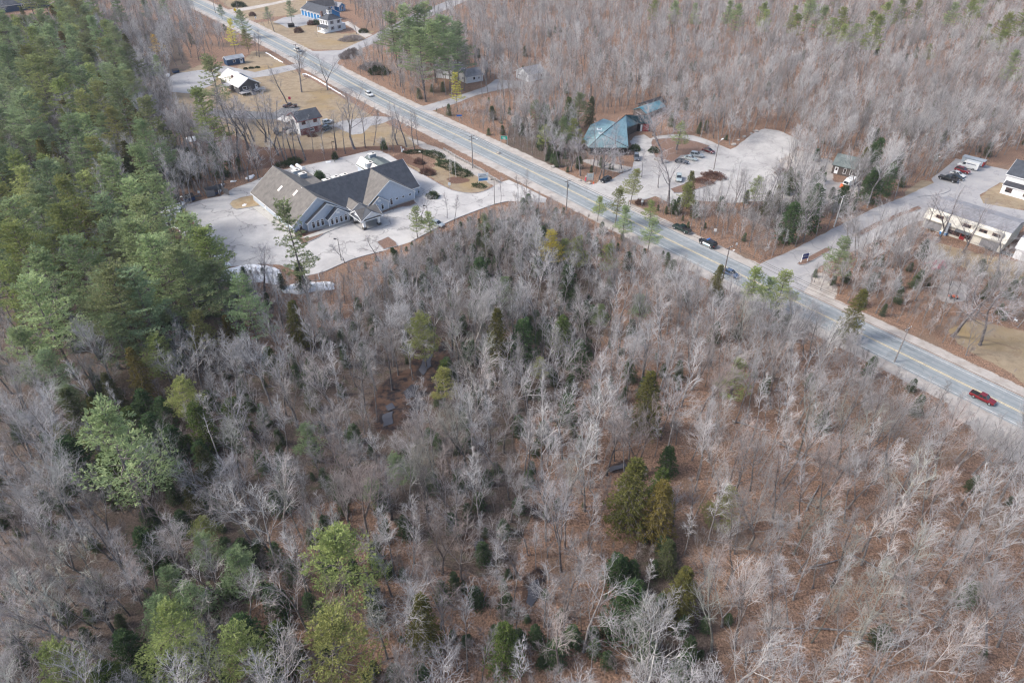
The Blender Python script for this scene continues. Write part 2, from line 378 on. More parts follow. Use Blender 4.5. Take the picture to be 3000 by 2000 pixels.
CISL = Q(450, 380, 0.44643, [(500, 490), (515, 470), (580, 445), (660, 432), (700, 500), (545, 525), (520, 515)])
CFRONT = Q(850, 430, 0.18493, [(100, 1430), (230, 1300), (300, 1352), (620, 1290), (935, 1192), (975, 1200), (560, 1368), (450, 1440), (250, 1530), (180, 1545)])
TLOT = Q(1650, 300, 0.19133, [(200, 1340), (300, 1275), (500, 1240), (560, 1190), (740, 1180), (880, 1100), (1060, 1010), (1080, 900), (1090, 780), (1040, 640), (1020, 600), (1100, 520), (1230, 490), (1340, 560), (1400, 520), (1700, 490), (1980, 505), (2200, 570), (2352, 640),
     (2560, 720), (2640, 680), (2900, 480), (3080, 400), (3300, 430), (3500, 520), (3650, 600), (3500, 760), (3300, 900), (3400, 1100), (3200, 1500), (2600, 1540), (2000, 1500), (1650, 1560), (1420, 1440), (1240, 1490), (1000, 1500), (1040, 1640), (1230, 1810), (860, 1700)])
TISL = Q(1650, 300, 0.19133, [(1345, 620), (1370, 570), (1600, 552), (1850, 562), (2050, 610), (2240, 670), (2150, 730), (2060, 770), (1960, 800), (1800, 820), (1700, 900), (1580, 930), (1430, 890), (1380, 790)])
TISL2 = Q(1650, 300, 0.19133, [(1640, 1330), (1780, 1280), (2000, 1200), (2200, 1100), (2330, 1060), (2420, 1100), (2380, 1180), (2280, 1260), (2120, 1310), (1900, 1380), (1700, 1390)])
SIDE = [(2180, 800), (2230, 772), (2330, 728), (2450, 665), (2560, 610), (2640, 580), (2735, 536), (2728, 524), (2760, 500), (2800, 465), (2880, 482), (2960, 500), (3050, 480), (3050, 560), (2930, 535), (2870, 572), (2880, 596), (3060, 628), (3060, 665), (2960, 650), (2840, 640), (2760, 640), (2680, 650), (2600, 690), (2480, 745), (2400, 780), (2370, 830), (2350, 860), (2290, 850)]
SISL = Q(2200, 380, 0.34014, [(395, 1155), (430, 1130), (640, 1020), (685, 1022), (680, 1045), (470, 1160), (420, 1168)])
SISL2 = [(2500, 688), (2560, 655), (2640, 622), (2690, 604), (2700, 612), (2640, 634), (2570, 668), (2512, 696)]
BISL = [(2950, 608), (3010, 610), (3060, 614), (3060, 622), (2990, 618)]
UROAD = [(850, 150), (905, 150), (940, 150), (1000, 147), (1060, 120), (1115, 92), (1200, 48), (1310, 3), (1420, -45), (1450, -35), (1345, 12), (1225, 66), (1120, 118), (1040, 150), (1000, 168), (988, 185), (1002, 205), (1030, 225), (960, 215)]
DRV1 = [(1215, 318), (1260, 305), (1330, 285), (1420, 255), (1455, 232), (1480, 235), (1540, 240), (1530, 255), (1470, 262), (1400, 278), (1330, 305), (1265, 325)]
DRV2 = [(745, 212), (800, 200), (880, 185), (905, 195), (850, 208), (790, 222), (700, 235), (640, 215), (620, 200), (660, 193)]
DRV3 = [(945, 375), (1000, 355), (1100, 340), (1160, 345), (1120, 362), (1085, 370), (1060, 392), (1030, 395), (985, 372), (950, 388)]
DRV4 = [(620, 320), (700, 325), (800, 330), (850, 305), (880, 318), (840, 350), (760, 350), (650, 345), (600, 335)]
FLOT = [(800, 65), (830, 52), (890, 40), (935, 58), (925, 68), (905, 72), (870, 80), (840, 82), (822, 72)]
LLOT = [(480, 235), (520, 215), (590, 205), (640, 215), (620, 250), (560, 275), (500, 270)]
FDRV = [(670, 38), (740, 28), (830, 8), (860, 2), (905, -6), (895, -14), (800, 8), (720, 22), (655, 31), (650, 40)]
FDRV2 = [(1003, 68), (1020, 62), (1040, 75), (1070, 95), (1090, 103), (1070, 112), (1050, 100), (1030, 82)]
TOPLOT = [(146, 12), (165, -10), (215, -10), (200, 4), (170, 10)]

LAWNS = [
    [(520, 215), (600, 185), (690, 205), (740, 150), (780, 152), (860, 205), (990, 278), (1090, 340), (1190, 392), (1240, 420), (1180, 440), (1040, 445), (900, 455), (760, 450), (640, 400), (560, 330), (505, 290)],
    [(745, 66), (800, 62), (900, 70), (1000, 100), (1100, 90), (1060, 120), (1000, 146), (930, 146), (880, 138), (820, 105), (770, 80)],
    [(640, 0), (600, -40), (1040, -40), (930, 30), (880, 42), (800, 50), (740, 62), (700, 45)],
    Q(450, 380, 0.44643, [(1800, 130), (1960, 180), (2100, 250), (2240, 340), (2180, 395), (2110, 415), (2000, 405), (1900, 360), (1800, 300), (1700, 250), (1620, 200), (1700, 200), (1840, 260), (1850, 200), (1760, 150)]),
    [(2860, 585), (2935, 530), (3060, 560), (3060, 618), (2900, 606)],
    [(2650, 560), (2700, 525), (2780, 545), (2780, 570), (2740, 585), (2660, 600)],
    [(2700, 700), (2860, 740), (3080, 790), (3080, 850), (2900, 812), (2740, 752)], [(2770, 970), (2860, 935), (3080, 990), (3080, 1190), (2960, 1090), (2840, 1030)],
    [(505, 300), (545, 280), (560, 300), (530, 330)],
    [(1180, 640), (1260, 600), (1350, 570), (1370, 600), (1290, 620), (1220, 670)],
]
MULCH = [[(505, 340), (600, 350), (680, 395), (760, 430), (900, 440), (1040, 430), (1180, 425), (1200, 445), (1040, 455), (900, 480), (720, 500), (620, 470), (560, 420)], [(1170, 330), (1240, 360), (1330, 400), (1460, 470), (1440, 480), (1330, 425), (1230, 385)],Q(450, 380, 0.44643, [(1560, 180), (1640, 150), (1860, 270), (1830, 300), (1720, 250)]),
         Q(450, 380, 0.44643, [(1910, 320), (1990, 305), (2080, 325), (2060, 350), (1960, 355)]),
         Q(450, 380, 0.44643, [(1700, 400), (1800, 400), (1890, 450), (1880, 480), (1790, 480), (1720, 490), (1500, 545), (1530, 520)])]
MUD = [[(1100, 1150), (1150, 1090), (1200, 1080), (1225, 1010), (1300, 985), (1330, 1020), (1290, 1110), (1250, 1200), (1190, 1260), (1120, 1270), (1080, 1210)],
       [(1350, 1560), (1400, 1540), (1440, 1590), (1400, 1640), (1360, 1620)], [(1540, 1680), (1590, 1640), (1600, 1720), (1560, 1790), (1530, 1750)],
       [(1760, 1370), (1850, 1340), (1880, 1360), (1800, 1390)], [(1100, 1200), (1160, 1190), (1150, 1280), (1100, 1260)], [(1370, 1760), (1420, 1750), (1430, 1780), (1380, 1790)], [(1545, 1480), (1590, 1470), (1600, 1530), (1560, 1540)]]
WATER = [[(1225, 1085), (1248, 1040), (1268, 1036), (1262, 1072), (1240, 1100)], [(1180, 1150), (1205, 1128), (1228, 1130), (1215, 1160), (1190, 1172)], [(1130, 1190), (1150, 1180), (1158, 1198), (1138, 1206)], [(1385, 1590), (1410, 1575), (1420, 1600), (1395, 1618)], [(1545, 1720), (1575, 1695), (1585, 1740), (1560, 1775), (1542, 1765)], [(1372, 1758), (1400, 1750), (1398, 1775), (1378, 1782)], [(1775, 1374), (1830, 1356), (1836, 1364), (1790, 1384)], [(1120, 1215), (1150, 1205), (1150, 1240), (1125, 1250)]]
SANDS = [[(1180, 395), (1300, 440), (1400, 490), (1480, 540), (1520, 590), (1490, 585), (1440, 540), (1330, 480), (1230, 430)],
         [(1700, 470), (1730, 465), (1850, 490), (1850, 510), (1780, 500)],
         [(2150, 540), (2300, 430), (2440, 470), (2440, 530), (2540, 545), (2500, 580), (2420, 600), (2250, 600)],
         [(2740, 860), (2790, 820), (2840, 830), (2830, 880), (2770, 890)], [(2770, 1185), (2850, 1200), (2905, 1235), (2960, 1262), (3060, 1320), (3060, 1400), (3000, 1362), (2960, 1350), (2925, 1310), (2870, 1290), (2850, 1250), (2800, 1225)],
         [(2370, 800), (2420, 800), (2460, 850), (2440, 880), (2360, 860)]]
DUFF = [[(-200, 600), (460, 560), (520, 900), (700, 920), (760, 1060), (1000, 950), (1250, 690), (1500, 640), (1700, 700), (1800, 900), (1700, 1150), (1500, 1250), (1560, 1500), (1480, 1700), (1250, 1650), (1100, 1450), (800, 1500), (700, 1900), (500, 2100), (-400, 2200)],
        [(-400, 60), (500, 60), (560, 200), (480, 300), (500, 480), (420, 640), (-400, 640)], [(1900, 1500), (2040, 1700), (2150, 2100), (1900, 2100), (1800, 1800)], [(1500, 340), (1700, 360), (1720, 470), (1620, 500), (1480, 430)], [(2150, 620), (2400, 560), (2600, 480), (2640, 520), (2300, 690)]]
SNOWS = [Q(0, 400, 0.38265, [(1220, 570), (1270, 535), (1330, 522), (1400, 495), (1425, 512), (1345, 548), (1330, 570), (1385, 570), (1415, 600), (1410, 660), (1445, 750), (1415, 765), (1370, 715), (1290, 690), (1230, 660)]),
         Q(0, 400, 0.38265, [(1575, 850), (1615, 845), (1660, 895), (1720, 955), (1770, 990), (1730, 1005), (1640, 950), (1580, 900)]),
         Q(450, 380, 0.44643, [(440, 925), (520, 905), (640, 885), (760, 895), (830, 920), (850, 990), (800, 1020), (720, 1000), (600, 1010), (440, 1000)]),
         Q(450, 380, 0.44643, [(830, 1045), (900, 1020), (1040, 1005), (1180, 1000), (1190, 1050), (1080, 1060), (960, 1080), (860, 1075)]),
         Q(480, 500, 0.12755, [(1060, 400), (1150, 350), (1280, 340), (1390, 300), (1380, 330), (1340, 400), (1310, 510), (1270, 540), (1250, 450), (1200, 400)]),
         Q(450, 380, 0.44643, [(600, 320), (655, 295), (668, 303), (640, 325), (610, 330)]), Q(450, 380, 0.44643, [(498, 340), (545, 334), (540, 344), (510, 346)]),
         Q(450, 380, 0.44643, [(578, 500), (592, 488), (612, 490), (606, 503), (586, 508)]),
         Q(480, 160, 0.32738, [(95, 625), (130, 615), (150, 630), (120, 645)]), Q(480, 160, 0.32738, [(190, 755), (240, 740), (290, 735), (285, 775), (240, 785), (200, 775)]), Q(480, 160, 0.32738, [(115, 680), (170, 690), (150, 697)]),
         [(778, 153.8), (791, 160.0), (791, 162.1), (777, 156.2)], [(790, 159.9), (804, 169.1), (804, 171.0), (789, 162.1)], [(803, 168.6), (816, 175.9), (816, 178.2), (802, 171.4)], [(815, 175.9), (829, 183.1), (829, 185.0), (814, 178.1)], [(893, 215.9), (906, 221.2), (906, 223.0), (892, 218.1)], [(905, 220.6), (919, 226.9), (919, 229.2), (904, 223.4)], [(918, 226.2), (933, 234.5), (933, 237.6), (917, 229.8)], [(932, 234.3), (947, 242.6), (947, 245.5), (931, 237.7)], [(946, 242.3), (961, 251.6), (961, 254.5), (945, 245.7)], [(960, 251.8), (975, 261.0), (975, 263.1), (959, 254.2)], [(974, 260.5), (989, 268.8), (989, 271.3), (973, 263.5)], [(988, 268.8), (1001, 276.0), (1001, 278.1), (987, 271.2)], [(1000, 275.8), (1011, 283.1), (1011, 285.0), (999, 278.2)],
         Q(450, 380, 0.44643, [(1130, 212), (1165, 208), (1168, 216), (1140, 219)]), Q(0, 0, 0.3189, [(1520, 690), (1560, 676), (1560, 705), (1525, 720)])]

# ------------------------------------------------------------------ ground sheet with cover masks
def build_ground():
    ys = [-60.0]
    while ys[-1] < 1500:
        y = ys[-1]; ys.append(y + (2.5 if y < 45 else 0.9 if y < 260 else 1.4 if y < 420 else 3.0 if y < 620 else 40))
    xs = list(np.concatenate([np.arange(-1500, -420, 60), np.arange(-420, -150, 2.2), np.arange(-150, 170, 0.95), np.arange(170, 420, 2.2), np.arange(420, 1501, 60)]))
    X, Y = np.meshgrid(np.array(xs), np.array(ys)); ny, nx = X.shape
    Z = 0.10 * np.sin(X * 0.35 + 1.3 * np.sin(Y * 0.21)) * np.sin(Y * 0.31 + 0.7)
    dd = Y * cp_ + CH * sp_; dd = np.where(dd < 5, 5, dd)
    U = 1500 + CF * X / dd; Vv = 1000 + CF * (CH * cp_ - Y * sp_) / dd
    vis = (Y * cp_ + CH * sp_) > 8
    def m_(polys):
        a = np.zeros(X.shape, bool)
        for p in polys: a |= pip(p, U, Vv)
        a &= vis
        a = a.astype(np.float32)
        for _ in range(2):
            b_ = a.copy(); b_[1:-1, 1:-1] = (a[1:-1, 1:-1] * 2 + a[:-2, 1:-1] + a[2:, 1:-1] + a[1:-1, :-2] + a[1:-1, 2:]) / 6; a = b_
        return a
    lawn_, mulch_, mud_ = m_(LAWNS), m_(MULCH), m_(MUD); duff_ = m_(DUFF)
    sand_ = m_(SANDS)
    # sandy shoulders: distance to the road line
    R = np.array([[p.x, p.y] for p in RS]); D = np.full(X.shape, 1e9)
    for a, b_ in zip(R[:-1], R[1:]):
        ab = b_ - a; t = np.clip(((X - a[0]) * ab[0] + (Y - a[1]) * ab[1]) / (ab @ ab), 0, 1)
        D = np.minimum(D, np.hypot(X - a[0] - t * ab[0], Y - a[1] - t * ab[1]))
    sand_ = np.maximum(sand_, np.clip((9.6 - D) / 2.2, 0, 1))
    paved = m_([CLOT, TLOT, SIDE, UROAD, DRV1, DRV2, DRV3, DRV4, FLOT, LLOT, FDRV, FDRV2]) > 0.02
    Z = np.where(paved | (D < 10) | (lawn_ > 0.1), -0.02, Z - 0.02)
    V = np.stack([X.ravel(), Y.ravel(), Z.ravel()], 1)
    i = np.arange(ny - 1)[:, None] * nx + np.arange(nx - 1)[None, :]
    F = np.stack([i, i + 1, i + nx + 1, i + nx], -1).reshape(-1, 4)
    me = mesh_np('ground', V, F, ['ground_cover'])
    for nm, a in (('duff', duff_), ('lawn', lawn_), ('mulch', mulch_), ('mud', mud_), ('sand', sand_)):
        at = me.attributes.new(nm, 'FLOAT', 'POINT'); at.data.foreach_set('value', a.astype(np.float32).ravel())
    me.polygons.foreach_set('use_smooth', [True] * len(me.polygons))
    tag(link(bpy.data.objects.new('ground', me)), kind='structure')
build_ground()

def flat_poly(name, pts2, z, mat, th=0.0, jit=0.0, kind='structure', parent=None, step=2.0):
    P = []
    for i, p in enumerate(pts2):
        q = pts2[(i + 1) % len(pts2)]; d = math.dist(p, q); k = max(1, int(d / step)) if jit else 1
        for j in range(k):
            t = j / k; P.append((p[0] + (q[0] - p[0]) * t + rnd.uniform(-jit, jit), p[1] + (q[1] - p[1]) * t + rnd.uniform(-jit, jit)))
    vs = [Vector((x, y, 0)) for x, y in P]
    tri = tessellate_polygon([vs])
    mb = MB(); mb.add([(x, y, z) for x, y in P], [tuple(t) for t in tri])
    if th:
        n_ = len(P); mb.add([(x, y, z) for x, y in P] + [(x, y, z - th) for x, y in P], [(i, (i + 1) % n_, (i + 1) % n_ + n_, i + n_) for i in range(n_)])
    o = mb.build(name, mat, parent)
    if o.data.polygons[0].normal.z < 0: o.data.flip_normals()
    if kind: tag(o, kind=kind)
    return o
g2 = lambda px: [G(*p) for p in px]
def ribbon(name, line, d0, d1, z, mat, kind='structure'):
    a = offset_line(line, d0); b_ = offset_line(line, d1); n_ = len(a)
    mb = MB(); mb.add([(p.x, p.y, z) for p in a] + [(p.x, p.y, z) for p in b_], [(i, i + 1, i + 1 + n_, i + n_) for i in range(n_ - 1)])
    o = mb.build(name, mat)
    if o.data.polygons[0].normal.z < 0: o.data.flip_normals()
    return tag(o, kind=kind)
flat_poly('clinic_parking_lot', g2(CLOT), 0.02, 'asphalt_lot', jit=0.12)
flat_poly('gravel_parking_lot', g2(TLOT), 0.02, 'gravel_lot', jit=0.25)
flat_poly('side_road', g2(SIDE), 0.02, 'asphalt_side', jit=0.15)
flat_poly('junction_road', g2(UROAD), 0.02, 'asphalt_side', jit=0.2)
flat_poly('driveway_to_garage', g2(DRV1), 0.02, 'asphalt_side', jit=0.2)
flat_poly('driveway_to_metal_roof_house', g2(DRV2), 0.02, 'asphalt_side', jit=0.2)
flat_poly('driveway_to_brick_house', g2(DRV3), 0.02, 'asphalt_side', jit=0.2)
flat_poly('driveway_behind_brick_house', g2(DRV4), 0.02, 'asphalt_dark', jit=0.2)
flat_poly('farmhouse_parking_lot', g2(FLOT), 0.02, 'asphalt_side', jit=0.2)
flat_poly('back_parking_lot', g2(LLOT), 0.02, 'asphalt_side', jit=0.2)
flat_poly('farm_lane', g2(FDRV), 0.02, 'sand', jit=0.2)
flat_poly('farmhouse_path', g2(FDRV2), 0.02, 'sand', jit=0.2)
flat_poly('far_lot', g2(TOPLOT), 0.02, 'gravel_lot')
HW = 5.0
ribbon('main_road', RS, -HW, HW, 0.04, 'asphalt_road')
for k_, d in enumerate((-0.26, 0.08)): ribbon('yellow_line', RS, d, d + 0.16, 0.055, 'yellow_paint')
for d in (-HW + 0.7, HW - 0.9): ribbon('edge_line', RS, d, d + 0.15, 0.055, 'line_white')
for d in (-3.35, -1.75, 1.15, 2.75): ribbon('wheel_track', RS, d, d + 0.55, 0.048, 'asphalt_track')
RB = [p for p in RS if W(p.x, p.y)[0] > 2250]
ribbon('road_edge_seam', RB, HW + 0.25, HW + 0.42, 0.03, 'mulch_bed')
def island(px, name, top='mulch_bed', z=0.16):
    P = g2(px); flat_poly(name, P, z, top, th=z, jit=0.0)
    L = [Vector(p) for p in P] + [Vector(P[0])]
    mb = MB()
    for a, b_ in zip(L[:-1], L[1:]):
        d = (b_ - a); 
        if d.length < 0.05: continue
        nrm = Vector((-d.y, d.x)).normalized() * 0.09
        mb.hexa([(a.x - nrm.x, a.y - nrm.y, 0.0), (b_.x - nrm.x, b_.y - nrm.y, 0.0), (b_.x + nrm.x, b_.y + nrm.y, 0.0), (a.x + nrm.x, a.y + nrm.y, 0.0)],
                [(a.x - nrm.x, a.y - nrm.y, z + 0.01), (b_.x - nrm.x, b_.y - nrm.y, z + 0.01), (b_.x + nrm.x, b_.y + nrm.y, z + 0.01), (a.x + nrm.x, a.y + nrm.y, z + 0.01)])
    tag(mb.build('kerb', 'kerbstone'), kind='structure')
island(CISL, 'grass_island', 'lawn_grass'); island(CFRONT, 'front_flower_bed', 'mulch_bed'); island(TISL, 'leafy_island', 'mulch_bed'); island(TISL2, 'shrub_island', 'mulch_bed')
island(SISL, 'road_island', 'mulch_bed'); island(SISL2, 'long_road_island', 'mulch_bed')
island(Q(450, 380, 0.44643, [(1465, 740), (1540, 705), (1590, 740), (1600, 765), (1510, 785)]), 'brown_island')
island(Q(450, 380, 0.44643, [(985, 965), (1080, 945), (1090, 985), (1000, 1000)]), 'corner_bed')
island(Q(850, 430, 0.18493, [(1455, 1030), (1560, 990), (1760, 905), (1945, 835), (2000, 900), (1900, 945), (1760, 960), (1560, 1020), (1470, 1055)]), 'entrance_flower_bed')
def kerb_line(px, h=0.15, mat='kerbstone'):
    L = smooth_line([Vector(G(*p)) for p in px], 2); a = offset_line(L, -0.09); b_ = offset_line(L, 0.09); n_ = len(L)
    mb = MB(); mb.add([(p.x, p.y, h) for p in a] + [(p.x, p.y, h) for p in b_] + [(p.x, p.y, 0) for p in a] + [(p.x, p.y, 0) for p in b_],
                      [(i, i + 1, i + 1 + n_, i + n_) for i in range(n_ - 1)] + [(i, i + 1, i + 1 + 2 * n_, i + 2 * n_) for i in range(n_ - 1)] + [(i + n_, i + 1 + n_, i + 1 + 3 * n_, i + 3 * n_) for i in range(n_ - 1)])
    tag(mb.build('kerb', mat), kind='structure')
kerb_line(Q(450, 380, 0.44643, [(2330, 470), (2240, 488), (2100, 540), (1950, 598), (1850, 650), (1690, 735)]))
kerb_line(Q(450, 380, 0.44643, [(1500, 798), (1330, 842), (1230, 882), (1130, 930), (1085, 942)]))
kerb_line(Q(450, 380, 0.44643, [(1535, 160), (1620, 215), (1700, 262), (1790, 308), (1880, 362), (1960, 400), (2040, 416), (2120, 420), (2190, 398), (2235, 372)]))
kerb_line(Q(2600, 420, 0.2296, [(400, 680), (560, 670), (700, 650), (790, 610), (805, 580), (780, 550)]))
# sidewalk in front of the medical building and the pale one on its left side
flat_poly('sidewalk', g2(Q(850, 430, 0.18493, [(170, 1450), (560, 1312), (935, 1195), (990, 1205), (560, 1368), (300, 1450)])), 0.19, 'concrete', th=0.17)
flat_poly('side_path', g2(Q(450, 380, 0.44643, [(637, 500), (665, 490), (800, 590), (790, 620)])), 0.09, 'concrete', th=0.07)
flat_poly('apartment_path', g2([(2860, 720), (2960, 752), (3060, 768), (3060, 758), (2960, 742), (2870, 712)]), 0.03, 'asphalt_dark')
for i, wpx in enumerate(WATER): flat_poly('water', g2(wpx), 0.13, 'water', jit=0.2, step=1.0)
# tire marks, lines of the back lot
for i in range(5):
    a = G(505 + i * 20, 232 + i * 7); b_ = G(522 + i * 20, 240 + i * 7)
    L = [Vector(a), Vector(b_)]
    ribbon('bay_line', L, -0.06, 0.06, 0.035, 'line_white')
def snow(px, k):
    P = g2(px); c = Vector((sum(p[0] for p in P) / len(P), sum(p[1] for p in P) / len(P)))
    # refine border then shrink to rings, rising to a lumpy crown
    B = []
    for i, p in enumerate(P):
        q = P[(i + 1) % len(P)]; kk = max(1, int(math.dist(p, q) / 0.7))
        for j in range(kk): B.append((p[0] + (q[0] - p[0]) * j / kk + rnd.uniform(-.18, .18), p[1] + (q[1] - p[1]) * j / kk + rnd.uniform(-.18, .18)))
    n_ = len(B); mb = MB(); V = []; H_ = min(0.6, 0.12 * math.sqrt(abs(sum(B[i][0] * B[(i + 1) % n_][1] - B[(i + 1) % n_][0] * B[i][1] for i in range(n_)) / 2)) + 0.08)
    rings = [(1, 0.0), (0.94, 0.55), (0.8, 0.85), (0.5, 1.0), (0.2, 1.05)]
    for s_, h in rings:
        for x, y in B: V.append((c.x + (x - c.x) * s_, c.y + (y - c.y) * s_, 0.02 + H_ * h * (rnd.uniform(0.6, 1.2) if h else 0)))
    F = [(r * n_ + i, r * n_ + (i + 1) % n_, (r + 1) * n_ + (i + 1) % n_, (r + 1) * n_ + i) for r in range(len(rings) - 1) for i in range(n_)]
    F.append(tuple(range((len(rings) - 1) * n_, len(rings) * n_))); mb.add(V, F)
    return tag(mb.build('snow_patch', 'snow', smooth=False), kind='stuff')
for k_, s_ in enumerate(SNOWS): snow(s_, k_)

# ------------------------------------------------------------------ buildings
def ang(p, q): return math.atan2(q[1] - p[1], q[0] - p[0])
def frame(o, a):
    ca, sa = math.cos(a), math.sin(a)
    return lambda p: ((p[0] - o[0]) * ca + (p[1] - o[1]) * sa, -(p[0] - o[0]) * sa + (p[1] - o[1]) * ca)
def gable_wing(root, c, y0, y1, hw, eave, ridge, axis='y', wall='siding_white', roof='shingle_grey', oh=0.45, goh=0.35, th=0.16, trim='trim_white', base=None, hwr=None, eaver=None, walls=True):
    """ridge along local axis at offset c from y0 to y1; hw/hwr half widths, eave/eaver heights left and right"""
    hwr = hw if hwr is None else hwr; eaver = eave if eaver is None else eaver
    sw = (lambda x, y, z: (x, y, z)) if axis == 'y' else (lambda x, y, z: (y, x, z))
    if walls:
        mb = MB(); prof = [(-hw, 0), (hwr, 0), (hwr, eaver), (0, ridge), (-hw, eave)]; n_ = 5
        V = [sw(c + a, y0, z) for a, z in prof] + [sw(c + a, y1, z) for a, z in prof]
        mb.add(V, [tuple(range(n_)), tuple(range(2 * n_ - 1, n_ - 1, -1)), (0, 1, 1 + n_, n_), (1, 2, 2 + n_, 1 + n_), (4, 0, n_, 4 + n_)])
        mb.build('wall', wall, root)
        if base:
            mb = MB(); a, b_ = c - hw - .05, c + hwr + .05
            p, q = sw(a, y0 - .05, 0)[:2], sw(b_, y1 + .05, 0)[:2]; mb.box(min(p[0], q[0]), max(p[0], q[0]), min(p[1], q[1]), max(p[1], q[1]), 0, base); mb.build('foundation', 'concrete', root)
    sl, sr = (ridge - eave) / hw, (ridge - eaver) / hwr
    mb = MB(); e = 0.06
    for s_, w_, sl_ in ((-1, hw, sl), (1, hwr, sr)):
        lo = w_ + oh; zl = ridge - sl_ * lo + e
        mb.slab([sw(c, y0 - goh, ridge + e), sw(c + s_ * lo, y0 - goh, zl), sw(c + s_ * lo, y1 + goh, zl), sw(c, y1 + goh, ridge + e)], th)
    mb.build('roof', roof, root)
    if trim:
        mb = MB(); t = 0.05; d = 0.26
        for s_, w_, sl_ in ((-1, hw, sl), (1, hwr, sr)):
            lo = w_ + oh + .02; zl = ridge - sl_ * lo + e
            for yy, dy in ((y0 - goh - t, t), (y1 + goh, t)):
                A = [sw(c, yy, ridge + e + .02), sw(c + s_ * lo, yy, zl + .02), sw(c + s_ * lo, yy, zl - d), sw(c, yy, ridge + e - d)]
                B = [sw(c, yy + dy, ridge + e + .02), sw(c + s_ * lo, yy + dy, zl + .02), sw(c + s_ * lo, yy + dy, zl - d), sw(c, yy + dy, ridge + e - d)]
                mb.hexa(A, B)
            x0 = c + s_ * (lo - .01); A = sorted([x0, x0 + s_ * t]); pa = sw(A[0], y0 - goh, 0); pb_ = sw(A[1], y1 + goh, 0)
            mb.box(min(pa[0], pb_[0]), max(pa[0], pb_[0]), min(pa[1], pb_[1]), max(pa[1], pb_[1]), zl - d + .03, zl - .02)
        mb.build('trim', trim, root)
def window(root, x, y, z, w_, h, face='y-', fr=0.12, split=False, name='window', pane='window_glass', frame_m='trim_white', mull=0):
    """window centred at x,y with sill height z, on a wall looking to -y, +y, -x or +x"""
    def pl(a, b_, c0, c1, z0, z1):                        # a..b along the wall, c0..c1 outward
        if face == 'y-': return (x + a, x + b_, y - c1, y - c0, z0, z1)
        if face == 'y+': return (x + a, x + b_, y + c0, y + c1, z0, z1)
        if face == 'x-': return (x - c1, x - c0, y + a, y + b_, z0, z1)
        return (x + c0, x + c1, y + a, y + b_, z0, z1)
    mb = MB(); hw = w_ / 2
    mb.box(*pl(-hw, -hw + fr, 0, .07, z, z + h)); mb.box(*pl(hw - fr, hw, 0, .07, z, z + h)); mb.box(*pl(-hw + fr, hw - fr, 0, .07, z + h - fr, z + h)); mb.box(*pl(-hw - .05, hw + .05, 0, .11, z - fr, z))
    if split: mb.box(*pl(-hw + fr, hw - fr, 0, .06, z + h * .68, z + h * .68 + fr * .9))
    for i in range(mull): mb.box(*pl(-hw + w_ * (i + 1) / (mull + 1) - .04, -hw + w_ * (i + 1) / (mull + 1) + .04, 0, .06, z + .01, z + h - fr - .01))
    f_ = mb.build(name, frame_m, root)
    g = MB(); g.box(*pl(-hw + fr, hw - fr, 0.0, .03, z, z + h - fr)); g.build('pane', pane, f_)
    return f_
def door(root, x, y, z, w_, h, face, mat='trim_white', knob=True):
    def pl(a, b_, c0, c1, z0, z1):
        if face == 'y-': return (x + a, x + b_, y - c1, y - c0, z0, z1)
        if face == 'y+': return (x + a, x + b_, y + c0, y + c1, z0, z1)
        if face == 'x-': return (x - c1, x - c0, y + a, y + b_, z0, z1)
        return (x + c0, x + c1, y + a, y + b_, z0, z1)
    mb = MB(); mb.box(*pl(-w_ / 2, w_ / 2, 0, .06, z, z + h)); o = mb.build('door', mat, root)
    g = MB(); g.box(*pl(-w_ * .28, w_ * .28, .061, .075, z + h * .5, z + h * .88)); g.build('pane', 'window_glass', o)
    if knob: k_ = MB(); k_.box(*pl(w_ * .36, w_ * .42, .06, .12, z + h * .45, z + h * .5)); k_.build('handle', 'steel', o)
    return o

# medical building: local x along the front, y to the back
CA = math.radians(39.5); CO = G(905.5, 679.7)
clinic = thing('medical_building', 'large pale blue medical building with many grey gables, white trim and entrance canopy', 'building', CO[0], CO[1], 0, CA)
gable_wing(clinic, 4.5, 1.0, 29.6, 8.3, 3.0, 8.9, 'y', 'siding_blue', 'shingle_grey', base=0.45)
gable_wing(clinic, 9.7, 4.8, 37.4, 8.5, 3.0, 8.85, 'x', 'siding_blue', 'shingle_slate', goh=0.6)  # darker, bluer shingles than the wings: slope's shade put into the colour
gable_wing(clinic, 26.5, -1.2, 9.6, 8.0, 3.1, 8.7, 'y', 'siding_blue', 'shingle_grey', base=0.45)
gable_wing(clinic, 6.5, 0.0, 6.0, 6.4, 2.9, 6.8, 'y', 'siding_blue', 'shingle_grey', base=0.45)
gable_wing(clinic, 8.9, -1.4, 3.5, 3.1, 2.85, 5.15, 'y', 'siding_blue', 'shingle_slate', base=0.45)
gable_wing(clinic, 22.0, -1.9, 4.0, 2.9, 2.85, 4.95, 'y', 'siding_blue', 'shingle_grey', base=0.45)
gable_wing(clinic, 36.0, 14.0, 28.0, 4.6, 3.1, 5.2, 'y', 'siding_blue', 'shingle_green')
mb = MB(); mb.box(12.0, 17.6, 0.6, 4.0, 0, 3.0); mb.build('entrance_wall', 'siding_blue', clinic)
mb = MB(); mb.slab([(11.6, 0.2, 3.12), (18.0, 0.2, 3.12), (18.0, 3.4, 3.16), (11.6, 3.4, 3.16)], .12); mb.build('entrance_roof', 'shingle_slate', clinic)
mb = MB(); mb.box(9.0, 15.6, 18.6, 34.2, 0, 3.2); mb.build('flat_annex', 'siding_blue', clinic)
mb = MB(); mb.slab([(8.8, 18.4, 3.36), (15.8, 18.4, 3.36), (15.8, 34.4, 3.36), (8.8, 34.4, 3.36)], .15); mb.build('annex_roof', 'shingle_grey', clinic)
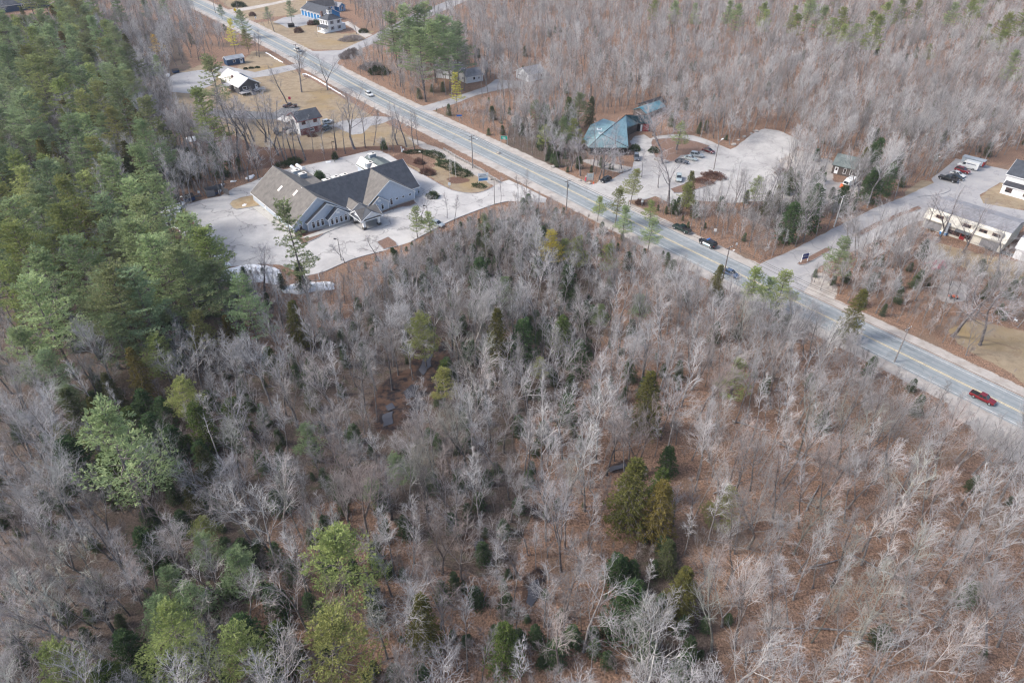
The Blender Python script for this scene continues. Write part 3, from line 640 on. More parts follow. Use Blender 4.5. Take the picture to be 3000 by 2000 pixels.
mb = MB(); mb.slab([(31.2, 14.0, 3.3), (33.2, 14.0, 5.35), (33.2, 28.2, 5.35), (31.2, 28.2, 3.3)], .1); mb.build('painted_glint_slope', 'metal_pale', clinic)  # sun glint on the left slope, painted as a pale overlay
for x in (1.65, 3.05, 4.45): window(clinic, x, 0.0, 0.75, 1.0, 1.95, split=True)
for x in (6.75, 8.15, 9.6, 11.05): window(clinic, x, -1.4, 0.75, 0.95, 1.85, split=True)
for x in (21.2, 22.9): window(clinic, x, -1.9, 0.8, 0.95, 1.75, split=True)
window(clinic, 26.4, -1.2, 0.9, 1.0, 2.0, split=True)
for x in (28.4, 30.6, 33.0): window(clinic, x, -1.2, 2.0, 0.95, 0.62)
window(clinic, -1.7, 1.0, 0.8, 1.1, 1.6, split=True)
for y in (7.5,): window(clinic, -3.8, y, 0.9, 0.7, 1.7, face='x-')
window(clinic, 0.1, 0.6, 0.9, 0.5, 1.4, face='x-')
door(clinic, -3.8, 11.0, 0.45, 1.0, 2.1, 'x-'); door(clinic, -3.8, 20.5, 0.45, 1.0, 2.1, 'x-')
for x in (13.0, 16.4): window(clinic, x, 0.6, 0.8, 1.0, 1.6)
door(clinic, 14.7, 0.6, 0.1, 1.8, 2.3, 'y-')
window(clinic, 35.6, 1.2, 2.0, 0.9, 0.6)
for x, y in ((2.3, 10.5), (1.0, 18.3)):                  # skylights on the left roof slope
    sl = (8.9 - 3.0) / 8.3; z = 8.9 - sl * (4.5 - x) + .1
    mb = MB(); mb.slab([(x - .75, y - .5, z - sl * .75 + .1), (x + .75, y - .5, z + sl * .75 + .1), (x + .75, y + .5, z + sl * .75 + .1), (x - .75, y + .5, z - sl * .75 + .1)], .2)
    mb.build('skylight', 'metal_pale', clinic)
for x, y, z, w_ in ((8.9, -1.4, 3.9, .6), (22.0, -1.9, 3.75, .6)):   # octagonal louvres
    mb = MB(); mb.box(x - w_ * .9, x + w_ * .9, y - .06, y, z - .35, z + .35); mb.box(x - w_ * .7, x + w_ * .7, y - .09, y - .06, z - .27, z + .27); mb.build('louvre', 'trim_white', clinic)
for x, y in ((0, 0), (5.75, -1.4), (12.05, -1.4), (24.9, -1.9), (34.6, -1.2), (18.5, -1.2), (-3.85, 1.0)):
    mb = MB(); mb.box(x - .1, x + .1, y - .06, y + .1, .46, 2.8); mb.build('corner_board', 'trim_white', clinic)
# entrance canopy: four posts under a crossed gable roof, joined to the building
gable_wing(clinic, 15.25, -9.3, -2.7, 3.2, 3.15, 5.1, 'y', 'siding_white', 'shingle_slate', oh=0.35, goh=0.25, walls=False)
gable_wing(clinic, -6.0, 12.1, 18.5, 3.2, 3.15, 5.12, 'x', 'siding_white', 'shingle_grey', oh=0.35, goh=0.2, walls=False)
gable_wing(clinic, 15.25, -2.8, 6.0, 1.9, 3.4, 4.7, 'y', 'siding_white', 'shingle_grey', oh=0.3, goh=0.1, walls=False)
for (xa, ya, ax) in ((15.25, -9.2, 0), (12.3, -6.0, 1), (18.2, -6.0, 1)):
    mb = MB()
    if ax == 0: mb.add([(xa - 3.1, ya, 3.15), (xa + 3.1, ya, 3.15), (xa, ya, 5.0), (xa - 3.1, ya + .12, 3.15), (xa + 3.1, ya + .12, 3.15), (xa, ya + .12, 5.0)], [(0, 1, 2), (5, 4, 3), (0, 3, 4, 1), (1, 4, 5, 2), (2, 5, 3, 0)])
    else: mb.add([(xa, ya - 3.1, 3.15), (xa, ya + 3.1, 3.15), (xa, ya, 5.0), (xa + .12, ya - 3.1, 3.15), (xa + .12, ya + 3.1, 3.15), (xa + .12, ya, 5.0)], [(0, 1, 2), (5, 4, 3), (0, 3, 4, 1), (1, 4, 5, 2), (2, 5, 3, 0)])
    mb.build('canopy_gable', 'siding_white', clinic)
mb = MB()
for y in (-8.9, -3.3): mb.box(12.4, 18.1, y - .12, y + .12, 2.85, 3.15)
for x in (12.6, 17.9): mb.box(x - .12, x + .12, -8.77, -3.43, 2.86, 3.14)
mb.build('canopy_beam', 'trim_white', clinic)
for x in (12.9, 17.6):
    for y in (-8.6, -3.5):
        mb = MB(); mb.box(x - .33, x + .33, y - .33, y + .33, 0.75, 2.84); o = mb.build('canopy_post', 'trim_white', clinic)
        mb = MB(); mb.box(x - .5, x + .5, y - .5, y + .5, 0, 0.75); mb.build('stone_base', 'stone_dark', o)
ft = frame(CO, CA)
def cl(x, y): return (CO[0] + x * math.cos(CA) - y * math.sin(CA), CO[1] + x * math.sin(CA) + y * math.cos(CA))
flat_poly('canopy_paving', [cl(12.0, -9.4), cl(18.6, -9.4), cl(18.6, -2.6), cl(12.0, -2.6)], 0.05, 'kerbstone')
flat_poly('canopy_paving_inside', [cl(12.6, -8.9), cl(18.0, -8.9), cl(18.0, -3.0), cl(12.6, -3.0)], 0.07, 'asphalt_lot')
# air conditioners
HV = [(12.0, 32.2, 3.36, 'rooftop cooling unit at the back of the left wing'), (12.6, 28.6, 3.36, 'rooftop cooling unit nearer the ridge, second of the left pair'), (18.9, 26.0, 0.06, 'leftmost of three white topped cooling units behind the middle roof'),
      (22.1, 26.2, 0.06, 'middle one of three white topped cooling units behind the middle roof'), (25.2, 26.0, 0.06, 'right one of three white topped cooling units behind the middle roof'), (32.4, 21.6, 4.0, 'lower cooling unit on the bright rear roof'), (36.2, 26.2, 4.6, 'upper cooling unit on the green grey rear roof')]
for x, y, z, lab in HV:
    p = cl(x, y); h = 1.5 if z > 1 else 1.9
    t = thing('cooling_unit', lab, 'air conditioner', p[0], p[1], z, CA, 'cooling units of the medical building')
    mb = MB(); mb.box(-1.15, 1.15, -.8, .8, 0, h - .12); mb.build('casing', 'hvac_side', t, bevel=.03)
    mb = MB(); mb.box(-1.22, 1.22, -.86, .86, h - .115, h); mb.build('lid', 'hvac_top', t)
    mb = MB(); mb.tube((.5, 0, h), (.5, 0, h + .06), .42, .42, 12); mb.build('fan', 'dark_metal', t)
def shrub(u, v, r, h, mat, lab, cat='shrub', name='shrub', sx=1.0, sy=1.0, rz=0.0, group='shrubs', dens=1.0):
    x, y = G(u, v); NR = np.random.RandomState(int(u * 7 + v)); n_ = int(520 * dens * max(1, r * h * sx * sy)); n_ = min(n_, 9000)
    th = NR.uniform(0, 2 * np.pi, n_); ph = np.arccos(NR.uniform(-0.1, 1, n_)); rr = NR.uniform(0.55, 1.02, n_) ** .6 * (1 + 0.18 * np.sin(th * 5 + ph * 4))
    P = np.stack([rr * np.sin(ph) * np.cos(th) * r * sx, rr * np.sin(ph) * np.sin(th) * r * sy, rr * np.cos(ph) * h], 1); P[:, 2] = np.abs(P[:, 2]) + .05
    D = P / (np.linalg.norm(P, axis=1, keepdims=True) + 1e-6)
    N2 = np.random.RandomState(3); d = D + N2.normal(0, .55, D.shape); d /= np.linalg.norm(d, axis=1, keepdims=True); s_ = np.cross(d, N2.normal(0, 1, D.shape)); s_ /= np.linalg.norm(s_, axis=1, keepdims=True)
    l = .30 * N2.uniform(.6, 1.3, (n_, 1)); w_ = .09
    V = np.stack([P - s_ * w_ * .4, P + s_ * w_ * .4, P + d * l + s_ * w_ * .6, P + d * l - s_ * w_ * .6], 1).reshape(-1, 3); F = np.arange(n_ * 4).reshape(-1, 4)
    e = thing(name, lab, cat, x, y, 0, rz, group)
    o = bpy.data.objects.new('foliage', mesh_np('foliage', V, F, [mat])); link(o, e)
    sb = MB()
    for i in range(5): a = i * 1.26; sb.tube((0, 0, 0), (math.cos(a) * r * .5 * sx, math.sin(a) * r * .5 * sy, h * .75), .04, .02, 5)
    sb.build('stem', 'bark', e); return e
for a in [(1168, 586, 1.9, 1.5, 'shrub_green', 'rounded dark green hedge shrub in front of the right gable wall', 1.35, .8, CA), (1268, 578, 1.7, 1.7, 'shrub_green', 'round dark green shrub on the mulch by the right end of the building', 1.1, 1, 0), (1215, 565, 1.0, 1.0, 'shrub_green', 'low green shrub at the building corner', 1.2, .8, 0),
          (881, 686, 1.3, 1.1, 'shrub_brown', 'brown leafless shrub in the front flower bed', 1.2, 1, 0), (1403, 546, 1.9, .8, 'shrub_green', 'flat green bush at the foot of the white clinic sign', 1.3, .8, -.5), (1352, 508, 2.6, .9, 'shrub_green', 'lower lobe of the long juniper bed', 1.6, 1.1, -.75), (1312, 485, 2.8, 1.1, 'shrub_green', 'middle lobe of the long juniper bed', 1.9, 1.1, -.8),
          (1272, 455, 2.6, 1.0, 'shrub_green', 'upper lobe of the long juniper bed', 1.8, 1.0, -.8), (1215, 447, 1.8, .8, 'shrub_green', 'juniper patch near the white figure', 2.2, .8, .1), (1228, 478, 1.4, 1.5, 'shrub_brown', 'brown twiggy shrub at the upper end of the lawn bed', 1.4, 1, -.6), (1252, 508, 1.8, 1.4, 'shrub_brown', 'brown twiggy shrub by the lawn lamp post', 1.6, 1, -.6),
          (935, 524, 1.4, 2.6, 'fir_needles', 'pointed evergreen shrub behind the middle roof', 1, 1, 0), (942, 526, 1.3, 2.3, 'fir_needles', 'rounded evergreen shrub right of the pointed one', 1, 1, 0), (830, 488, 2.0, 1.6, 'shrub_green', 'dark hedge left of the white gas tanks', 1.6, .8, .4), (860, 478, 2.0, 1.8, 'shrub_green', 'dark hedge behind the white gas tanks', 1.5, .8, .4),
          (982, 466, 1.2, 2.4, 'shrub_green', 'bright green shrub around the lawn lamp post', .8, .8, 0), (1125, 437, 1.5, 3.6, 'fir_needles', 'narrow evergreen by the driveway end', .7, .7, 0), (915, 400, 1.2, .9, 'shrub_brown', 'low brown shrub before the brick wall', 1.4, .8, 0),
          (720, 203, .9, .6, 'shrub_green', 'left of three small shrubs behind the metal roof', 1, 1, 0), (737, 201, .9, .6, 'shrub_green', 'middle of three small shrubs behind the metal roof', 1.2, 1, 0), (754, 199, .9, .5, 'shrub_green', 'right of three small shrubs behind the metal roof', 1.2, 1, 0),
          (875, 95, 2.4, 2.4, 'shrub_brown', 'reddish bare bush on the farmhouse lawn', 1, 1, 0), (912, 73, 2.2, 2.2, 'shrub_brown', 'brown round bush at the farmhouse lot', 1, 1, 0), (926, 72, 2.2, 2.4, 'shrub_green', 'green round bush next to the farmhouse porch', 1, 1, 0), (1065, 95, 2.6, 1.8, 'shrub_green', 'round evergreen bush by the farmhouse path', 1, 1, 0),
          (1030, 118, 4.0, 2.2, 'brush', 'bare brown thicket at the corner of the junction lawn', 1.6, 1, .4), (1015, 170, 3.0, 2.5, 'brush', 'bare grey bush on the junction corner', 1.2, 1, 0), (1030, 160, 3.0, 2.5, 'brush', 'second bare grey bush behind the junction corner one', 1.2, 1, 0), (1038, 152, 1.6, 1.8, 'brush', 'small round bare bush by the upper road', 1, 1, 0),
          (1110, 215, 4.0, 3.0, 'shrub_green', 'dark evergreen bush under the bare trees across the road', 1.2, 1, 0), (1088, 200, 4.0, 2.6, 'brush', 'grey bare bushes across the road', 1.4, 1, .3), (2290, 510, 2.0, 1.6, 'shrub_brown', 'brown brush by the gravel bay', 1, 1, 0), (2090, 520, 2.6, 1.8, 'shrub_brown', 'brown shrub on the shrub island end', 1.5, .8, -.5), (2060, 535, 2.2, 1.4, 'shrub_brown', 'brown shrub on the shrub island', 1.5, .8, -.5),
          (1915, 445, 1.8, 1.6, 'shrub_green', 'green shrub on the leafy island edge', 1, 1, 0), (1860, 440, 1.8, 1.8, 'shrub_green', 'dark shrub by the parked dark car', 1, 1, 0), (700, 20, 3, 3, 'shrub_green', 'round green bushes by the farm lane', 1.5, 1, 0), (740, 47, 2, 2, 'shrub_brown', 'reddish bush right of the farm lane bushes', 1, 1, 0), (1875, 597, 1.3, 1.3, 'shrub_brown', 'small dark bush beside the conical pine', 1, 1, 0)]:
    shrub(a[0], a[1], a[2], a[3], a[4], a[5], sx=a[6], sy=a[7], rz=a[8])

# house with the pale metal roof
A = G(695, 272); B = G(756, 268); a0 = ang(G(695, 247, 3.2), G(754.8, 236.4, 3.2))
hp = G(725.4, 229.3, 6.2); back = G(667, 200.7, 6.2); L_ = math.dist(hp, back)
th_ = ang(hp, back) - PI / 2                              # local y runs from the front gable to the back
house1 = thing('metal_roof_house', 'dark gabled house with a pale metal roof, white porch and outside stairs', 'house', hp[0], hp[1], 0, th_)
gable_wing(house1, 0, 0, L_ * .96, 4.6, 3.6, 6.2, 'y', 'siding_dark', 'tin_grey', oh=.5, goh=.5)
gable_wing(house1, .6, L_ * .45, L_ * .45 + 4, 4.2, 3.6, 6.5, 'y', 'siding_dark', 'tin_grey', oh=.5, goh=.2, walls=False)
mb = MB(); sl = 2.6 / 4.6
mb.slab([(-.02, -.5, 6.3), (-5.1, -.5, 6.3 - sl * 5.08), (-5.1, L_, 6.3 - sl * 5.08), (-.02, L_, 6.3)], .05); mb.build('painted_sunlight_slope', 'metal_pale', house1)  # pale overlay on the grey tin: sunlight on this slope put into colour
mb = MB(); mb.box(-2.9, -2.1, L_ * .5, L_ * .5 + .9, 4.7, 5.6); mb.build('chimney', 'chimney_brick', house1)
window(house1, -2.2, 0, 2.0, 1.8, 1.1); window(house1, -4.6, 5, 1.8, 1.0, 1.1, 'x-'); window(house1, -4.6, 9, 1.8, 1.0, 1.1, 'x-'); door(house1, 3.0, 0, 1.2, 1.0, 2.0, 'y-')
mb = MB(); mb.box(-5.0, -1.0, -2.6, -.02, 1.0, 1.2); mb.box(1.2, 5.6, -2.2, -.02, 1.0, 1.2); mb.build('deck', 'deck_wood', house1)
mb = MB()
for x0, x1, y in ((-5, -1, -2.55), (1.2, 5.6, -2.15)):
    mb.box(x0, x1, y - .04, y + .04, 2.05, 2.15)
    for i in range(9): xx = x0 + (x1 - x0) * i / 8; mb.box(xx - .04, xx + .04, y - .04, y + .04, 0 if i % 4 == 0 else 1.2, 2.05)
mb.build('railing', 'trim_white', house1)
mb = MB()
for i in range(6): mb.box(-.8, 1.0, -2.2 - i * .35, -1.9 - i * .35, .95 - i * .17, 1.02 - i * .17)
mb.hexa([(-.9, -2, .0), (-.8, -2, .0), (-.8, -4.2, .0), (-.9, -4.2, .0)], [(-.9, -2, 1.9), (-.8, -2, 1.9), (-.8, -4.2, .9), (-.9, -4.2, .9)]); mb.build('stairs', 'deck_wood', house1)
mb = MB(); mb.slab([(-8.5, 6, 2.6), (-4.7, 6, 3.2), (-4.7, 11, 3.2), (-8.5, 11, 2.6)], .12); mb.build('porch_roof', 'shingle_pale', house1)
mb = MB(); [mb.box(-8.3, -8.15, y, y + .15, 0, 2.5) for y in (6.2, 8.4, 10.6)]; mb.build('porch_post', 'trim_white', house1)
# navy shed
p = G(667.3, 193.6); q = G(718, 184.6); r_ = ang(p, q); L_ = math.dist(p, q)
sh = thing('garden_shed', 'long navy blue shed with white door and grey roof', 'shed', p[0], p[1], 0, r_)
gable_wing(sh, 2.0, 0, L_, 2.0, 2.9, 3.9, 'x', 'siding_navy', 'tin_grey', oh=.25, goh=.25)
door(sh, L_ - 1.6, 0, .15, 1.3, 2.2, 'y-'); window(sh, L_ * .42, 0, 1.2, 1.3, 1.0, 'y-'); 
# white house over a brick basement
p = G(881.6, 398); q = G(944, 383.7); r_ = ang(p, q); L_ = math.dist(p, q)
h2 = thing('brick_base_house', 'two storey white house on a red brick ground floor with a dark roof', 'house', p[0], p[1], 0, r_)
gable_wing(h2, 4.2, 0, L_, 4.2, 5.6, 7.7, 'x', 'siding_white', 'shingle_slate', oh=.6, goh=.7, trim='trim_red')
mb = MB(); mb.box(.15, L_ - .0, -.06, .4, 0, 2.3); mb.build('brick_base', 'brick_wall', h2)
for x in (L_ * .22, L_ * .76): window(h2, x, 0, 3.9, 1.5, 1.1, 'y-', frame_m='trim_red')
window(h2, L_ * .55, -.06, 1.0, 1.6, .9, 'y-'); window(h2, 0, 2.2, 3.8, 1.2, 1.1, 'x-'); window(h2, 0, 6.0, 3.8, 1.2, 1.1, 'x-'); window(h2, 0, 2.2, .9, 1.0, 1.0, 'x-')
mb = MB(); mb.slab([(-3.2, 4.5, 4.4), (0, 4.5, 5.2), (0, 9.0, 5.2), (-3.2, 9.0, 4.4)], .15); mb.build('side_canopy', 'boat_white', h2)
# white farmhouse with cupola
p = G(965, 96.5); q = G(1004, 88.8); r_ = ang(p, q); L_ = math.dist(p, q); D_ = L_ * .95
fh = thing('farmhouse', 'white two storey farmhouse with hipped roof, shutters and cupola', 'house', p[0], p[1], 0, r_)
mb = MB(); mb.box(0, L_, 0, D_, 0, 6.4); mb.build('wall', 'siding_white', fh)
o_ = .5; mb = MB(); E_ = [(-o_, -o_, 6.35), (L_ + o_, -o_, 6.35), (L_ + o_, D_ + o_, 6.35), (-o_, D_ + o_, 6.35)]; T_ = [(L_ * .42, D_ * .42, 8.9), (L_ * .58, D_ * .42, 8.9), (L_ * .58, D_ * .58, 8.9), (L_ * .42, D_ * .58, 8.9)]
mb.hexa([(a, b_, c_ + .02) for a, b_, c_ in E_], T_); mb.build('roof', 'shingle_slate', fh)
mb = MB(); mb.box(-o_ - .03, L_ + o_ + .03, -o_ - .03, D_ + o_ + .03, 6.05, 6.36); mb.build('cornice', 'trim_white', fh)
cx_, cy_ = L_ * .5, D_ * .5; mb = MB(); mb.box(cx_ - 1.1, cx_ + 1.1, cy_ - 1.1, cy_ + 1.1, 8.3, 10.9); cu = mb.build('cupola', 'siding_white', fh)
mb = MB(); mb.hexa([(cx_ - 1.4, cy_ - 1.4, 10.92), (cx_ + 1.4, cy_ - 1.4, 10.92), (cx_ + 1.4, cy_ + 1.4, 10.92), (cx_ - 1.4, cy_ + 1.4, 10.92)], [(cx_ - .1, cy_ - .1, 12), (cx_ + .1, cy_ - .1, 12), (cx_ + .1, cy_ + .1, 12), (cx_ - .1, cy_ + .1, 12)]); mb.build('cupola_roof', 'shingle_slate', cu)
for f_ in ('y-', 'x-'):
    for d in (-.5, .5): window(cu, cx_ + (d if f_ == 'y-' else -1.1), cy_ + (d if f_ == 'x-' else -1.1), 9.3, .6, 1.1, f_, fr=.06)
for x in (L_ * .28, L_ * .78):
    for z in (1.2, 4.1):
        window(fh, x, 0, z, 1.1, 1.7, 'y-'); mb = MB(); mb.box(x - 1.0, x - .6, -.06, 0, z, z + 1.7); mb.box(x + .6, x + 1.0, -.06, 0, z, z + 1.7); mb.build('shutter', 'shutter', fh)
for y in (D_ * .2, D_ * .5, D_ * .8): window(fh, 0, y, 4.1, 1.1, 1.7, 'x-')
mb = MB(); mb.slab([(-3.4, -.4, 3.0), (0, -.4, 3.7), (0, D_ * .8, 3.7), (-3.4, D_ * .8, 3.0)], .18); mb.build('porch_roof', 'shingle_slate', fh)
for y in (-.2, D_ * .25, D_ * .5, D_ * .76): mb = MB(); mb.box(-3.2, -2.98, y, y + .22, .5, 2.9); mb.build('porch_post', 'trim_white', fh)
mb = MB(); mb.box(-3.3, -.01, -.3, D_ * .8, 0, .5); mb.build('porch_floor', 'trim_white', fh)
mb = MB(); mb.box(L_ * .1, L_ * .1 + 1, D_ * .8, D_ * .8 + 1, 6.5, 9.9); mb.build('chimney', 'chimney_brick', fh)
mb = MB(); mb.box(L_ + .01, L_ + 3.4, D_ * .2, D_ * .7, 0, 3.2); mb.build('side_bay', 'siding_white', fh)
door(fh, 0, D_ * .3, .5, 1.0, 2.1, 'x-'); window(fh, 0, D_ * .6, 1.2, 1.0, 1.5, 'x-')
# long blue motel like wing with white posts behind the farmhouse
p = G(886, 44); q = G(940, 60.5); r_ = ang(p, q); L_ = math.dist(p, q)
mo = thing('carriage_barn', 'long bright blue building with white posts and slate roof behind the farmhouse', 'building', p[0], p[1], 0, r_)
gable_wing(mo, 5.5, -.3, L_ + 4, 5.5, 3.6, 6.6, 'x', 'siding_azure', 'shingle_slate', oh=.7, goh=.5)
mb = MB()
for i in range(7): x = L_ * i / 6; mb.box(x - .22, x + .22, -.5, -.1, 0, 3.4); 
mb.build('post', 'trim_white', mo)
mb = MB(); mb.box(-.4, L_, -.35, -.02, 3.1, 3.55); mb.build('fascia', 'trim_white', mo)
p = G(954, 38); q = G(984, 35); r_ = ang(p, q); L_ = math.dist(p, q)
mo2 = thing('blue_barn', 'bright blue building with near black roof behind the long blue wing', 'building', p[0], p[1], 0, r_)
gable_wing(mo2, 4.5, -9, L_, 4.5, 3.8, 6.8, 'x', 'siding_azure', 'shingle_charcoal', oh=.5, goh=.5)
window(mo2, L_ * .35, 0, 1.8, 2.6, 1.5, 'y-'); mb = MB(); mb.box(L_ * .7, L_ * .9, -.1, -.02, 0, 3.4); mb.build('white_door_panel', 'trim_white', mo2); mb = MB(); mb.box(.2, 1.5, -.1, -.02, 0, 3.4); mb.build('dark_door_panel', 'siding_navy', mo2)
p = G(994, 35); q = G(1006, 32.5); r_ = ang(p, q)
mo3 = thing('blue_gable_shed', 'small bright blue gabled building with white frames at the end of the barn', 'shed', p[0], p[1], 0, r_)
gable_wing(mo3, 2.6, 0, 7, 2.6, 3.2, 4.8, 'y', 'siding_azure', 'shingle_pale', oh=.4, goh=.4)
for x in (.6, 2.0, 3.3, 4.6): mb = MB(); mb.box(x - .15, x + .15, -.12, -.02, 0, 3.3); mb.build('frame_post', 'trim_white', mo3)
window(mo3, 2.6, 0, 1.2, 1.6, 1.4, 'y-')
# navy clapboard building top left
p = G(66, 30.6); q = G(146, 19); r_ = ang(p, q); L_ = math.dist(p, q)
nb = thing('navy_building', 'long dark blue building with grey blue roof at the top left corner', 'building', p[0], p[1], 0, r_)
gable_wing(nb, 7, -L_ * .9, L_, 7, 4.0, 7.5, 'x', 'siding_navy', 'shingle_slate', oh=.6, goh=.5)
for x in (L_ * .0 + 1, L_ * .55, L_ * .92): window(nb, x, 0, 1.0, 1.5, 2.4, 'y-', fr=.3)
mb = MB(); mb.box(L_ + .05, L_ + 9, 1, 9, 0, .35); mb.build('concrete_ramp', 'concrete', nb)
# teal metal roofed building, built from its roof outline
tf = lambda x, y, z: (*G(1650 + x * .19133, 300 + y * .19133, z), z)
SR, ER = 3.0, 6.6
Sv, Nv, Ev = tf(590, 490, ER), tf(960, 195, ER), tf(1330, 195, ER)
ea, eb, ec, ed, ee = tf(390, 690, SR), tf(1000, 690, SR), tf(885, 440, SR), tf(1150, 320, SR), tf(1370, 320, SR)
el1, el2, el3 = tf(300, 560, SR), tf(420, 345, SR), tf(620, 250, SR)
def back_of(p, q, r, d):                                 # point behind the ridge p-q mirrored from r
    return None
mid_ = Vector(Nv); top = Vector(Ev); off = Vector(ed) - Vector(Nv); dr = (top - mid_).normalized()
perp = Vector((-dr.y, dr.x, 0)); wN = abs(off.dot(perp)); bk1 = Vector(Nv) + perp * wN - dr * 2; bk1.z = SR; bk2 = Vector(Ev) + perp * wN; bk2.z = SR
if perp.y < 0: bk1 = Vector(Nv) - perp * wN - dr * 2; bk2 = Vector(Ev) - perp * wN; bk1.z = bk2.z = SR
teal = thing('teal_roof_building', 'wide one storey building with faceted teal metal roof and red entrance', 'building', Sv[0], Sv[1], 0, 0)
def rel(p): return (p[0] - Sv[0], p[1] - Sv[1], p[2])
mb = MB()
for poly in ([Sv, ea, eb], [Sv, eb, ec, ed, Nv], [Sv, Nv, tuple(bk1), el3, el2, el1, ea]): mb.slab([rel(p) for p in poly], .16)
mb.build('roof', 'tin_teal', teal)
mb = MB(); mb.slab([rel(p) for p in [Nv, ed, ee, Ev]], .16); mb.slab([rel(p) for p in [Nv, Ev, tuple(bk2), tuple(bk1)]], .16); mb.build('wing_roof', 'tin_teal_dark', teal)
def edges(name, mat, segs, r):
    m2 = MB()
    for p, q in segs: m2.tube(Vector(rel(p)) + Vector((0, 0, .05)), Vector(rel(q)) + Vector((0, 0, .05)), r, r, 5)
    m2.build(name, mat, teal)
edges('hip_cap', 'dark_metal', [(Sv, ea), (Sv, eb), (Nv, ed), (Sv, Nv), (Nv, Ev)], .10)
foot = [ea, eb, ec, ed, ee, tuple(bk2), tuple(bk1), el3, el2, el1]; cxm = sum(p[0] for p in foot) / len(foot); cym = sum(p[1] for p in foot) / len(foot)
ins = [(p[0] + (cxm - p[0]) * .045, p[1] + (cym - p[1]) * .045) for p in foot]
mb = MB(); n_ = len(ins); mb.add([(x - Sv[0], y - Sv[1], 0) for x, y in ins] + [(x - Sv[0], y - Sv[1], SR - .05) for x, y in ins], [(i, (i + 1) % n_, (i + 1) % n_ + n_, i + n_) for i in range(n_)]); mb.build('wall', 'shingle_wall', teal)
d_ = Vector(ins[4]) - Vector(ins[3]); dn = d_.normalized(); nn = Vector((dn.y, -dn.x)); base_ = Vector(ins[3]) - Vector(Sv[:2])
def onwall(t0, t1, z0, z1, mat, name, dep=.12):
    a = base_ + dn * t0 + nn * .02; b_ = base_ + dn * t1 + nn * .02; c_ = b_ + nn * dep; e_ = a + nn * dep
    m2 = MB(); m2.hexa([(a.x, a.y, z0), (b_.x, b_.y, z0), (c_.x, c_.y, z0), (e_.x, e_.y, z0)], [(a.x, a.y, z1), (b_.x, b_.y, z1), (c_.x, c_.y, z1), (e_.x, e_.y, z1)]); m2.build(name, mat, teal)
onwall(d_.length * .42, d_.length * .85, 0, 2.8, 'door_red', 'red_wall'); onwall(d_.length * .25, d_.length * .38, 0, 2.5, 'trim_white', 'door')
wv0 = Vector(ins[0]) - Vector(Sv[:2]); wv1 = Vector(ins[1]) - Vector(Sv[:2]); dw = (wv1 - wv0).normalized(); nw = Vector((dw.y, -dw.x))
for i in range(5):
    c_ = wv0.lerp(wv1, (i + .5) / 5); a = c_ - dw * .9 + nw * .01; b_ = c_ + dw * .9 + nw * .01
    m2 = MB(); m2.hexa([(a.x, a.y, .9), (b_.x, b_.y, .9), (b_.x + nw.x * .06, b_.y + nw.y * .06, .9), (a.x + nw.x * .06, a.y + nw.y * .06, .9)], [(a.x, a.y, 2.3), (b_.x, b_.y, 2.3), (b_.x + nw.x * .06, b_.y + nw.y * .06, 2.3), (a.x + nw.x * .06, a.y + nw.y * .06, 2.3)]); m2.build('window', 'glass', teal)
for px in ((555, 410), (580, 470)):
    c_ = rel(tf(*px, 5.9)); m2 = MB(); m2.box(c_[0] - .8, c_[0] + .8, c_[1] - .5, c_[1] + .5, c_[2] - .3, c_[2] + .22); sk_ = m2.build('skylight', 'trim_white', teal); m2 = MB(); m2.box(c_[0] - .6, c_[0] + .6, c_[1] - .35, c_[1] + .35, c_[2] + .22, c_[2] + .26); m2.build('pane', 'glass', sk_)
p = G(1890, 347); q = G(1945, 326); r_ = ang(p, q); L_ = math.dist(p, q)
t2 = thing('teal_roof_annex', 'narrow annex with a teal metal roof strip behind the teal building', 'building', p[0], p[1], 0, r_)
gable_wing(t2, 3, 0, L_, 3, 2.2, 3.6, 'x', 'shingle_wall', 'tin_teal_dark', oh=.4, goh=.3, trim=None)
p = G(1890, 338); t3 = thing('dark_roof_outbuilding', 'low dark roofed outbuilding behind the teal roof strip', 'building', p[0], p[1], 0, .75)
gable_wing(t3, 3, 3, 13, 3, 2.6, 4.0, 'x', 'shingle_wall', 'shingle_charcoal', oh=.4, goh=.3, trim=None)
# shingled shed with green grey roof
p = G(2434.7, 507); q = G(2495, 521); r_ = ang(p, q); L_ = math.dist(p, q)
s2 = thing('shingled_shed', 'small brown shingled shed with grey green roof and white windows', 'shed', p[0], p[1], 0, r_)
gable_wing(s2, 3.6, 0, L_, 3.6, 3.3, 5.6, 'x', 'shingle_wall', 'shingle_green', oh=.5, goh=.4, trim=None)
door(s2, 1.3, 0, .2, 1.1, 2.2, 'y-'); window(s2, L_ * .6, 0, .8, .9, 1.7, 'y-', fr=.1); window(s2, L_ * .62, 0, 2.75, .6, .35, 'y-', pane='white_paint', name='vent'); window(s2, L_ * .9, 0, .8, .7, 1.7, 'y-', fr=.1)
# white house at the right edge
p = G(2928, 565.4); q = G(3010, 589); r_ = ang(p, q); L_ = math.dist(p, q) * 1.6
h3 = thing('white_house', 'bright white house with a lower dark roofed front cut by the right edge', 'house', p[0], p[1], 0, r_)
gable_wing(h3, 1.9, 0, L_, 1.9, 2.9, 3.6, 'x', 'siding_white', 'shingle_charcoal', oh=.3, goh=.1, walls=False)
mb = MB(); mb.box(0, L_, 0, 3.0, 0, 2.95); mb.build('wall', 'siding_white', h3)
gable_wing(h3, 8.0, -.6, L_, 5.0, 5.4, 8.6, 'x', 'siding_white', 'shingle_slate', oh=.4, goh=.4)
for x in (2.0, 7.0): window(h3, x, 0, 1.0, 1.8, 1.3, 'y-', frame_m='dark_metal', fr=.08, mull=1)
window(h3, 6.0, 3.0, 3.6, .9, .9, 'y-', frame_m='dark_metal')
